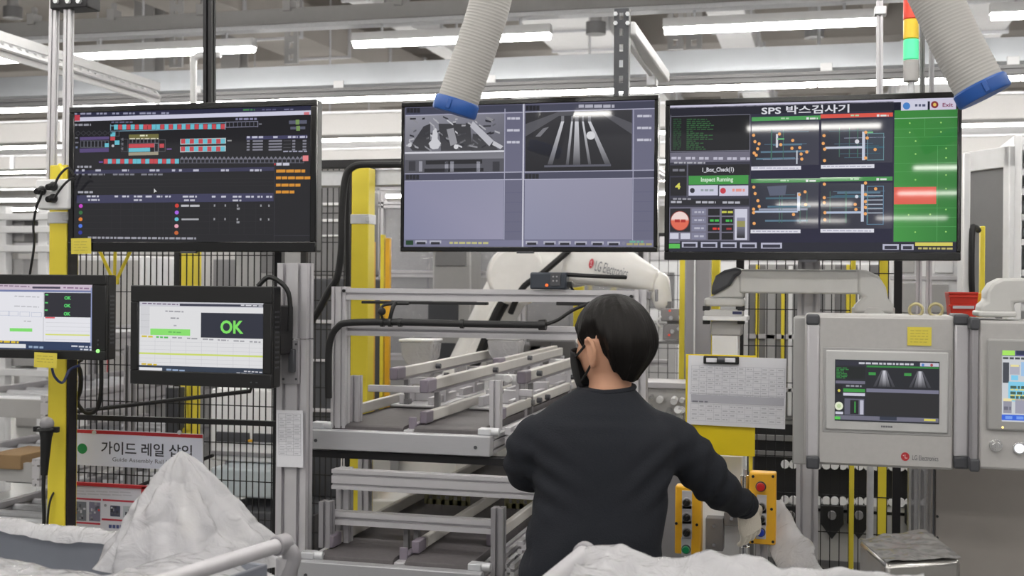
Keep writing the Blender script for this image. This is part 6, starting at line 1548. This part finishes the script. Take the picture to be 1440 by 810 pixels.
# long machine lines far behind, under the light lines
for i, (Y, x0, x1, z0, z1) in enumerate(((11.5, -8.6, -3.2, 0, 2.1), (12.5, -2.9, 0.8, 0, 2.0), (16, -12, -5, 0, 2.3), (17.5, -4.5, 2.5, 0, 2.3), (24, -18, 4, 0, 2.6), (10.8, 0.9, 2.6, 0, 2.2))):
    t = Thing('machine_line', 'long pale machine line far behind, %s from the front' % ['first', 'second', 'third', 'fourth', 'last', 'right hand one'][i], 'machine')
    b = B(); b.box((x0, Y, z0), (x1, Y + 1, z1)); t.part('body', b, M['steelwhite'] if i % 2 else M['hmi'], .02)
    n = int((x1 - x0) / .7)
    for k in range(n):
        xa = x0 + (x1 - x0) * k / n; xb = x0 + (x1 - x0) * (k + 1) / n
        b = B(); b.box((xa + .06, Y - .02, .2), (xb - .06, Y, z1 - .75)); t.part('door', b, M['greysteel' if k % 3 else 'steelwhite'], .005)
        b = B(); b.box((xa + .08, Y - .02, z1 - .62), (xb - .08, Y, z1 - .25)); t.part('window', b, M['midgrey' if k % 2 else 'greysteel'], .005)
    b = B(); b.box((x0, Y - .03, z1 - .12), (x1, Y, z1)); t.part('cornice', b, M['alu']); t.done()

# ================================================================== the person
PD, PX = 3.25, 850
u_ = (PX - 720) / FPX
pr = math.atan(u_)
proot = atd(PX, HOR, PD); proot = Vector((proot.x, proot.y, 0))
PR = Matrix.Rotation(YAW - pr, 3, 'Z')            # local +y looks away from the camera
person = bpy.data.objects.new('person', None); C.objects.link(person)
person.location = proot; person.rotation_euler = (0, 0, YAW - pr)
tag(person, 'person in a charcoal sweatshirt seen from behind, black mask and pale gloves, reaching right', 'person')
def fuse(name, b, m, voxel, smooth=6, parent=None, disp=None, sub=False):
    o = mk(name, b, m)
    md = o.modifiers.new('r', 'REMESH'); md.mode = 'VOXEL'; md.voxel_size = voxel; md.adaptivity = 0
    if smooth: s = o.modifiers.new('s', 'SMOOTH'); s.factor = 0.5; s.iterations = smooth
    dg = bpy.context.evaluated_depsgraph_get()
    me = bpy.data.meshes.new_from_object(o.evaluated_get(dg))
    o.modifiers.clear(); old = o.data; o.data = me; bpy.data.meshes.remove(old)
    if not me.materials: me.materials.append(m)
    if disp:
        for v in me.vertices: v.co += disp(v.co, v.normal)
    me.polygons.foreach_set('use_smooth', [True] * len(me.polygons))
    o.parent = parent or person
    return o
def ell(cx, cy, z, a, bb, n=28, p=0.8, tilt=0.0):
    r = []
    for i in range(n):
        t = 2 * PI * i / n; c, s = math.cos(t), math.sin(t)
        r.append(Vector((cx + a * math.copysign(abs(c) ** p, c), cy + bb * math.copysign(abs(s) ** p, s), z + tilt * c * a)))
    return r
SH = [  # z, cx, cy, half width, half depth, tilt : sweater outline read from the photograph
 (0.80, -.036, .000, .184, .128, 0), (0.856, -.034, .000, .186, .130, 0), (0.95, -.024, .0, .184, .128, 0), (1.07, -.004, .01, .180, .124, 0),
 (1.15, .002, .015, .186, .126, 0), (1.22, .0, .02, .200, .124, -.02), (1.268, -.002, .025, .190, .112, -.04), (1.305, .000, .032, .150, .094, -.05), (1.338, .004, .04, .105, .076, -.04), (1.362, .008, .048, .075, .066, 0)]
LA = [(-.125, .02, 1.238), (-.190, .03, 1.205), (-.214, .055, 1.145), (-.212, .10, 1.118), (-.16, .22, 1.10), (-.10, .33, 1.11)]
LR = [.070, .070, .06, .055, .046, .040]
RA = [(.115, .03, 1.240), (.180, .05, 1.215), (.252, .085, 1.155), (.300, .13, 1.098), (.362, .25, 1.035), (.418, .37, .992)]
RR_ = [.072, .074, .068, .062, .050, .042]
# body: one continuous surface (trunk, neck, head, arms, legs)
hc = Vector((.020, .045, 1.478)); HY = math.radians(54)
Fd = Vector((-math.sin(HY), math.cos(HY), -.10)).normalized()      # where the face looks: away, to the left, a little down
Ld = Vector((0, 0, 1)).cross(Fd).normalized()                       # the left side of the head
Ud = Fd.cross(Ld).normalized()
Hm = lambda f, l, u: hc + Fd * f + Ld * l + Ud * u
b = B()
b.loft([ell(cx, cy, z - .006, a - .03, d - .03, tilt=tl) for z, cx, cy, a, d, tl in SH])
b.tube([Vector(p) for p in LA], [r - .024 for r in LR], n=14, sub=5)
b.tube([Vector(p) for p in RA], [r - .026 if r > .045 else r - .016 for r in RR_], n=14, sub=5)
b.tube([(.012, .045, 1.31), (.018, .046, 1.37), (.022, .046, 1.43), (.024, .05, 1.48)], [.066, .058, .056, .056], n=18, sub=4)
for sx, lx in ((-.13, -.125), (.065, .075)):
    b.tube([(sx, .0, .90), (lx, .01, .62), (lx, .0, .46), (lx, .0, .10), (lx, .02, .05)], [.08, .08, .058, .04, .04], n=16, sub=5)
    b.tube([(lx, -.05, .04), (lx, .04, .05), (lx, .15, .03)], [.035, .04, .03], n=12, sub=4)
b.ball((-.033, 0, .90), (.145, .10, .11), 12)
# head: skull, face, jaw, nose, ear
rings = []
for k in range(1, 22):
    a = PI * k / 22; uu = math.cos(a)
    ring = []
    for i in range(32):
        t = 2 * PI * i / 32; c, s = math.cos(t), math.sin(t)
        fz = .096 * math.sin(a) ** .8; lz = .077 * math.sin(a) ** .75
        f = fz * c; l = lz * s
        if uu < 0:
            f = f * (1 - .10 * uu * uu) + (.012 * -uu if c > 0 else .03 * -uu) ; l *= 1 - .28 * uu * uu
        ring.append(Hm(f, l, uu * .118 if uu > 0 else uu * .122))
    rings.append(ring)
b.loft(rings[::-1])
b.tube([Hm(.088, 0, .02), Hm(.108, 0, -.02), Hm(.094, 0, -.035)], [.009, .014, .01], n=10, sub=4)
for sg in (1, -1):
    b.ball(Hm(.006, .080 * sg, -.02), (.016, .016, .03), 8)
    b.tube([Hm(.020, .079 * sg, -.006), Hm(.018, .090 * sg, .014), Hm(.0, .098 * sg, .019), Hm(-.014, .099 * sg, -.002), Hm(-.008, .092 * sg, -.032), Hm(.008, .084 * sg, -.053), Hm(.016, .078 * sg, -.048)], [.006, .007, .0075, .0075, .0075, .0085, .006], n=8, sub=4)
    b.ball(Hm(.078, .03 * sg, .018), .014, 8)
body = fuse('body', b, M['skin'], .0065, 3)
for sg in (1, -1):
    b = B(); b.ball(Hm(.086, .031 * sg, .016), .009, 8); o = mk('eye', b, mat('eye white', (230, 226, 220), .3)); o.parent = person
# hair: thick cap, long over the ears, shaved into the nape
def sstep(x): x = max(0, min(1, x)); return x * x * (3 - 2 * x)
def hair_low(az):
    """lower edge of the hair above the head centre, by angle from the face"""
    a = abs((az + PI) % (2 * PI) - PI)
    keys = [(0, .045), (.5, .040), (.85, .012), (.92, -.012), (1.10, -.008), (1.24, .020), (1.66, .018), (1.84, -.034), (2.05, -.074), (2.5, -.098), (PI, -.104)]
    for (p, q), (r, s) in zip(keys, keys[1:]):
        if p <= a <= r: return q + (s - q) * sstep((a - p) / (r - p))
    return -.098
def hair_pt(u, v, inner=0.0):
    az = 2 * PI * u                                   # 0 = face, quarter = left ear
    c, s = math.cos(az), math.sin(az)
    e0 = math.asin(max(-.95, min(.95, hair_low(az) / .136)))
    e = e0 + (PI / 2 - e0) * v
    ce, se = math.cos(e), math.sin(e)
    full = sstep(v / (.30 if c < .3 else .2))            # hugs the skull at its edge, full above
    nar = 1 - (.15 if c < 0 else .10) * max(0, -se) ** 1.1 * 1.1
    strand = .0045 * math.sin(az * 17 + 3 * math.sin(az * 3) + 2.0 * v) * (.25 + .75 * (1 - v)) + .002 * math.sin(az * 47 + v * 9)
    pf, pl = .099 + full * (.027 if c < 0 else .010), .080 + full * .022
    f = (pf + strand * ce - inner) * ce ** .93 * nar * c
    l = (pl + strand * ce - inner) * ce ** .93 * nar * s
    return Hm(f - .007, l, (.139 - inner) * se if se > 0 else .136 * se)
b = B(); nu, nv = 120, 30
outer = [[b.bm.verts.new(hair_pt(i / nu, j / nv * .995)) for j in range(nv + 1)] for i in range(nu)]
inner = [[b.bm.verts.new(hair_pt(i / nu, j / nv * .995, .016)) for j in range(nv + 1)] for i in range(nu)]
for i in range(nu):
    k = (i + 1) % nu
    for j in range(nv):
        b.face([outer[i][j], outer[k][j], outer[k][j + 1], outer[i][j + 1]]); b.face([inner[i][j + 1], inner[k][j + 1], inner[k][j], inner[i][j]])
    b.face([outer[k][0], outer[i][0], inner[i][0], inner[k][0]])
b.face([outer[i][nv] for i in range(nu)]); b.face([inner[i][nv] for i in range(nu)][::-1])
hair = mk('hair', b, M['hair'], sharp=80); hair.parent = person
# mask with ear loop
b = B()
def mk_pt(u, v):
    az = (u - .5) * 2.15; c, s = math.cos(az), math.sin(az); z = -.012 - .105 * v
    puff = 1 + .10 * math.sin(PI * v) * c ** 2
    return Hm((.116 * puff - .010 * v) * c ** .8 + .008, (.082 - .018 * v) * s * 1.0, z + .012 * c * (1 - v) - .01 * abs(s) * (1 - 2 * v))
b.grid(mk_pt, 26, 12); ms = mk('mask', b, M['mask']); ms.parent = person
sd = ms.modifiers.new('t', 'SOLIDIFY'); sd.thickness = .003
for sg in (1, -1):
    b = B()
    e0, e1 = mk_pt(1 if sg > 0 else 0, .12), mk_pt(1 if sg > 0 else 0, .85)
    b.tube([e0, Hm(.035, .080 * sg, -.002), Hm(.012, .090 * sg, .016)], .0035, n=6); b.tube([e1, Hm(.035, .078 * sg, -.074), Hm(.010, .086 * sg, -.05)], .0035, n=6)
    o = mk('ear_loop', b, M['mask']); o.parent = ms
# sweatshirt
b = B()
b.loft([ell(cx, cy, z, a, d, tilt=tl) for z, cx, cy, a, d, tl in SH])
b.tube([Vector(p) for p in LA], LR, n=18, sub=6)
b.tube([Vector(p) for p in RA], RR_, n=18, sub=6)
def folds(p, n):
    x, y, z = p
    d = 0.0
    q = noise.noise(Vector((x * 5, y * 5, z * 3)))
    d += .0045 * q
    # creases running down from the armpits and across the waist
    for sx, sg in ((-.17, 1), (.17, -1)):
        ww = math.exp(-((x - sx * .95) / .09) ** 2 - ((z - 1.13) / .09) ** 2)
        d += .0055 * ww * math.sin(85 * (z + sg * .8 * x) + 4 * q)
    ww = math.exp(-((z - .90) / .09) ** 2) * (1 if abs(x + .03) < .2 else 0)
    d += .004 * ww * math.sin(60 * (z - .35 * (x + .03)) + 5 * q)
    # sleeve wrinkles
    if x > .22: d += .004 * math.sin(95 * (x * .75 - z * .55) + 5 * q) * min(1, (x - .22) / .05)
    if x < -.19: d += .0035 * math.sin(85 * z + 6 * q)
    ww = math.exp(-((z - 1.28) / .03) ** 2) * math.exp(-(x / .1) ** 2)
    d += .002 * ww * math.sin(160 * z + 30 * x * x)
    return n * d
sw = fuse('sweatshirt', b, M['sweater'], .009, 16, disp=folds)
b = B(); b.tube([Vector((.008 + .075 * math.cos(a), .047 + .066 * math.sin(a), 1.360 + .006 * math.sin(a) + .004 * math.cos(a))) for a in [2 * PI * i / 28 for i in range(29)]], .0075, n=8, sub=1); o = mk('collar', b, M['sweater']); o.parent = sw
d = (Vector(RA[5]) - Vector(RA[4])).normalized(); b = B(); b.tube([Vector(RA[5]) - d * .035, Vector(RA[5]) - d * .03, Vector(RA[5]) + d * .012, Vector(RA[5]) + d * .018], [.040, .0435, .042, .037], n=18, sub=1); o = mk('cuff', b, M['sweater']); o.parent = sw
# trousers and shoes
b = B(); b.loft([ell(-.033, .0, z, a, d) for z, a, d in ((.78, .176, .128), (.84, .17, .125), (.96, .165, .115))])
for lx in (-.125, .075): b.tube([(lx + (.012 if lx < 0 else -.012), .0, .86), (lx, .01, .62), (lx, .0, .46), (lx, .0, .10), (lx, .0, .045)], [.105, .096, .078, .066, .068], n=18, sub=5)
fuse('trousers', b, M['trousers'], .012, 4, disp=lambda p, n: n * .004 * math.sin(40 * p.z + 6 * noise.noise(p * 8)))
for lx in (-.125, .075):
    b = B(); b.loft([[Vector((lx + wx * math.cos(t), .04 + ly * math.sin(t), z)) for t in [2 * PI * i / 20 for i in range(20)]] for z, wx, ly in ((0, .05, .14), (.025, .052, .145), (.05, .05, .13), (.085, .042, .075))]); o = mk('shoe', b, M['black'], .004); o.parent = person
# gloves: palm and five separate bent fingers
def glove(wrist, fwd, palm_n, side, spread=1.0, curl=.6):
    wv, f, n = Vector(wrist), Vector(fwd).normalized(), Vector(palm_n)
    n = (n - f * n.dot(f)).normalized(); s_ = f.cross(n).normalized() * side       # towards the thumb
    b = B()
    def el(c, a, h): return [c + s_ * a * math.cos(t) + n * h * math.sin(t) for t in [2 * PI * i / 18 for i in range(18)]]
    b.loft([el(wv - f * .03, .033, .031), el(wv, .031, .026), el(wv + f * .03, .038, .02), el(wv + f * .065, .044, .017), el(wv + f * .09, .041, .014)])
    for i, (off, L, r) in enumerate(((.031, .070, .0095), (.011, .079, .0098), (-.010, .073, .0094), (-.030, .057, .0085))):
        p = wv + f * .083 + s_ * off; d = (f + s_ * off * 3.0 * spread).normalized(); pts = [p - d * .02, p]
        a = 0.0
        for seg, fr in enumerate((.46, .3, .24)):
            a += curl * (.55, .85, .6)[seg] * (1 - .12 * i); q = d * math.cos(a) + n * math.sin(a); pts.append(pts[-1] + q * L * fr)
        b.tube(pts, [r * 1.05, r * 1.05, r, r * .95, r * .82], n=10, sub=3)
    p = wv + f * .022 + s_ * .028
    t1 = (f * .55 + s_ * .75 + n * .35).normalized(); t2 = (f * .85 + s_ * .25 + n * .5).normalized()
    b.tube([p - t1 * .012, p, p + t1 * .034, p + t1 * .034 + t2 * .028, p + t1 * .034 + t2 * .05], [.016, .0155, .0125, .0112, .009], n=10, sub=3)
    return b
W = Vector(RA[5]) + Vector((.008, .012, -.006))
fuse('glove', glove(W, (.20, .30, -.90), (-.55, .75, .1), 1, .8, .8), M['glove'], .0035, 2)
Wl = Vector(LA[5]) + Vector((.008, .014, 0))
fuse('glove', glove(Wl, (.45, .85, -.25), (0, -.1, -1), -1, 1.0, .5), M['glove'], .004, 2)

# ================================================================== carts with plastic liners in front
def cam2(x, d, z):
    """a point by metres right of the view axis and metres ahead of the camera, at height z"""
    f = Vector((-math.sin(YAW), math.cos(YAW), 0)); r = Vector((math.cos(YAW), math.sin(YAW), 0))
    return Vector((CAMP.x, CAMP.y, 0)) + f * d + r * x + Vector((0, 0, z))
ZL = 1.10
A_ = atz(398, 765, ZL); N_ = (atz(280, 802, ZL) - A_).normalized(); N_.z = 0
Lf = Vector((-N_.y, N_.x, 0)); Lf = Lf if (Lf - Vector((1, 0, 0))).length > 1.4 else -Lf
E_ = cam2(-1.0, 0, 0) - cam2(0, 0, 0)
Lf = (E_ - N_ * E_.dot(N_)).normalized()
t = Thing('liner_cart', 'tubular cart at lower left with grey blue tub and metal push handle', 'cart')
W1, W2 = .95, .75
c0, c1, c2, c3 = A_, A_ + Lf * W1, A_ + Lf * W1 + N_ * W2, A_ + N_ * W2
dz = Vector((0, 0, 1))
b = B(); b.cyl(A_ + Vector((0, 0, .0)), A_ + N_ * (W2 + .05), .0155, n=18); t.part('handle_bar', b, M['alu'])
b = B(); b.cyl(A_ - N_ * .012, A_ + N_ * .025, .021, n=18); t.part('joint', b, M['alu_dark'], .003)
b = B(); b.tube([A_ + Vector((.005, 0, -.005)), A_ + Vector((.012, 0, -.03)) - N_ * .012, A_ + Vector((.006, 0, -.08)), A_ + Vector((0, 0, -.2))], [.016, .02, .018, .016], n=14); t.part('bracket', b, M['alu_dark'])
for q in (c0, c1, c2, c3):
    b = B(); b.cyl((q.x, q.y, .1), (q.x, q.y, ZL - .03), .015, n=14); t.part('post', b, M['alu'])
    b = B(); b.cyl((q.x - .015, q.y, .05), (q.x + .015, q.y, .05), .05, n=20); t.part('wheel', b, M['rubber'], .004)
b = B(); i0 = [q + (sum((c0, c1, c2, c3), Vector()) / 4 - q) * .05 for q in (c0, c1, c2, c3)]
def lvl(z, k=0): 
    m = sum(i0, Vector()) / 4
    return [Vector((q.x + (m.x - q.x) * k, q.y + (m.y - q.y) * k, z)) for q in i0]
b.loft([lvl(.16, .04), lvl(ZL - .04), lvl(ZL - .04, .02), lvl(.18, .06)]); t.part('tub', b, M['tub'], .004)
for z in (.15,):
    for p, q in ((c0, c1), (c1, c2), (c2, c3), (c3, c0)):
        b = B(); b.cyl((p.x, p.y, z), (q.x, q.y, z), .014, n=12); t.part('frame_tube', b, M['alu'])
t.done()
def wrinkle(p, a=1.0):
    return a * (.010 * noise.noise(p * 7) + .006 * noise.noise(p * 17) + .0035 * noise.noise(p * 38) - .006 * abs(noise.noise(p * 11)))
def liner_l(u, v):
    # u runs left along the back edge, v from the back rim towards the camera; the rim itself is a fold over the tub
    s = -.05 + u * (W1 + .1); w_ = -.10 + v * (W2 + .14)
    z = ZL + .012
    if w_ < 0: z -= min(.22, (-w_) * 2.4)
    if s < 0: z -= (-s) * 3.5
    rim = math.exp(-(w_ / .05) ** 2)
    trough = math.exp(-((w_ - .17) / .11) ** 4) * (1 / (1 + math.exp(-(s - .30) / .03)))
    z += -.036 + .008 * rim - .12 * trough
    z -= .05 * math.exp(-(max(0, s) / .10) ** 2)
    z += .03 * math.exp(-((w_ - .42) / .10) ** 2) * (.3 + .7 / (1 + math.exp(-(s - .15) / .06)))
    z -= .05 * max(0, (w_ - .5)) / .3
    # gathered mound
    p = A_ + Lf * s + N_ * w_
    p = Vector((p.x, p.y, z))
    return p + Vector((0, 0, wrinkle(p, 1.1)))
b = B(); b.grid(liner_l, 150, 130)
gone = []
for f in b.bm.faces:
    c = f.calc_center_median() - A_
    s_, w_ = c.dot(Lf), c.dot(N_)
    if s_ > .36 and .045 < w_ < .26: gone.append(f)
bmesh.ops.delete(b.bm, geom=gone, context='FACES')
one('plastic_liner', 'milky plastic liner draped over the tub of the lower left cart', 'plastic liner', b, M['film'], sharp=180)
# the tall gathered peak of film
PK = atd(262, 634, 2.66)
def mound(u, v):
    az = 2 * PI * u; c, s = math.cos(az), math.sin(az)
    H = PK.z - (ZL - .02)
    r = 1.22 * v
    rx = .172 * (r ** .86) * (1 + .07 * math.sin(3 * az + .6) + .05 * math.sin(5 * az + 2))
    if c > 0: rx *= 1.07
    ry = .125 * (r ** .8) * (1 + .06 * math.sin(4 * az))
    z = PK.z - H * (r ** 1.08) - .006 * r
    p = PK + (cam2(1, 0, 0) - cam2(0, 0, 0)) * rx * c + (cam2(0, 1, 0) - cam2(0, 0, 0)) * ry * s
    p = Vector((p.x, p.y, z))
    ridge = .012 * math.sin(7 * az + 5 * r) * r * (1 - .4 * r) + .007 * math.sin(13 * az - 7 * r) * r - .006 * (1 - abs(noise.noise(p * 9 + Vector((3, 1, 2))))) ** 6 * min(1, r * 3)
    out = Vector((p.x - PK.x, p.y - PK.y, .05)).normalized()
    return p + out * (ridge + wrinkle(p, .9) * min(1, r * 3)) + (cam2(1, 0, 0) - cam2(0, 0, 0)) * (-.012 * (1 - r))
b = B(); b.grid(mound, 140, 90)
one('plastic_mound', 'tall gathered peak of milky plastic film rising from the lower left cart', 'plastic bag', b, M['film'], sharp=180)

# right cart
B0 = atz(862, 769, ZL); B1 = atz(1232, 799, ZL); T0 = atz(822, 778, ZL); T1 = atz(770, 822, ZL)
t = Thing('liner_cart', 'tubular cart at the bottom right of the person with grey plastic wrapped tub', 'cart')
b = B(); b.cyl(T0, T1 + (T1 - T0) * 1.5, .018, n=18); t.part('handle_bar', b, M['alu'])
b = B(); b.cyl(T0 - (T1 - T0).normalized() * .012, T0 + (T1 - T0).normalized() * .012, .023, n=20); t.part('end_cap', b, M['alu_dark'], .004)
Nn = (T1 - T0).normalized(); Rr = (B1 - B0).normalized(); Rr = (Rr - Nn * Rr.dot(Nn)).normalized()
R0 = T0; RW, RN = .62, .62
R0.z = ZL
cs = [R0, R0 + Rr * RW, R0 + Rr * RW + Nn * RN, R0 + Nn * RN]
for q in cs:
    b = B(); b.cyl((q.x, q.y, .1), (q.x, q.y, ZL - .02), .015, n=14); t.part('post', b, M['alu'])
    b = B(); b.cyl((q.x - .015, q.y, .05), (q.x + .015, q.y, .05), .05, n=20); t.part('wheel', b, M['rubber'], .004)
i0 = [q + (sum(cs, Vector()) / 4 - q) * .08 for q in cs]
b = B(); b.loft([lvl(.16, .04), lvl(ZL - .04), lvl(ZL - .04, .02), lvl(.18, .06)]); t.part('tub', b, M['tub'], .004)
t.done()
V0 = cs[0] + Rr * .05
def liner_r(u, v):
    s = -.03 + u * (RW + .06); w_ = -.05 + v * (RN + .02)
    z = ZL + .008
    if w_ < 0: z -= (-w_) * 3
    if s < 0: z -= (-s) * 3.2
    z += .014 * math.exp(-(w_ / .035) ** 2) - .07 * math.exp(-((w_ - .16) / .09) ** 2) * (1 / (1 + math.exp(-(s - .1) / .03)))
    p = R0 + Rr * s + Nn * w_; p = Vector((p.x, p.y, z))
    return p + Vector((0, 0, wrinkle(p, 1.6)))
b = B(); b.grid(liner_r, 100, 80)
one('plastic_liner', 'milky plastic liner draped over the tub of the cart at bottom right', 'plastic liner', b, M['film'], sharp=180)
# loose bag of film hanging beside the yellow button station
def loose(u, v):
    az = 2 * PI * u; c, s = math.cos(az), math.sin(az)
    P0, P1, P2 = at(1092, 706, 3.95), at(1106, 762, 3.85), at(1150, 850, 3.5)
    q = P0.lerp(P1, min(1, v * 2)) if v < .5 else P1.lerp(P2, (v - .5) * 2)
    r = .008 + .046 * math.sin(PI * min(1, v * .62 + .03)) ** .7
    p = q + Vector((c * r, s * r * .8, c * r * .6))
    return p + Vector((c, s, .4)).normalized() * wrinkle(p, 1.2)
b = B(); b.grid(loose, 40, 50)
one('plastic_bag', 'loose white plastic bag drooping right of the yellow button station', 'plastic bag', b, M['film'], sharp=180)
# foil wrapped box
t = Thing('foil_box', 'box wrapped in crumpled silvery film in front of the grey cabinet', 'box')
Zf = 1.02
f0, f1, f2, f3 = atz(1208, 756, Zf), atz(1300, 744, Zf), atz(1352, 784, Zf), atz(1246, 790, Zf)
def foil(u, v, z):
    p = (f3.lerp(f2, u)).lerp(f0.lerp(f1, u), v); p = Vector((p.x, p.y, z))
    return p
b = B(); b.grid(lambda u, v: foil(u, v, Zf) + Vector((0, 0, wrinkle(foil(u, v, Zf) * 2, .5))), 40, 30); t.part('wrapped_top', b, M['foil'], sharp=180)
b = B(); b.loft([[foil(*q, Zf - .26) for q in ((0, 0), (1, 0), (1, 1), (0, 1))], [foil(*q, Zf - .004) for q in ((0, 0), (1, 0), (1, 1), (0, 1))]]); t.part('wrapped_body', b, M['foil'], .012)
b = B(); b.loft([[foil(*q, 0) for q in ((.1, .1), (.9, .1), (.9, .9), (.1, .9))], [foil(*q, Zf - .26) for q in ((.1, .1), (.9, .1), (.9, .9), (.1, .9))]]); t.part('stand', b, M['midgrey'], .005)
t.done()
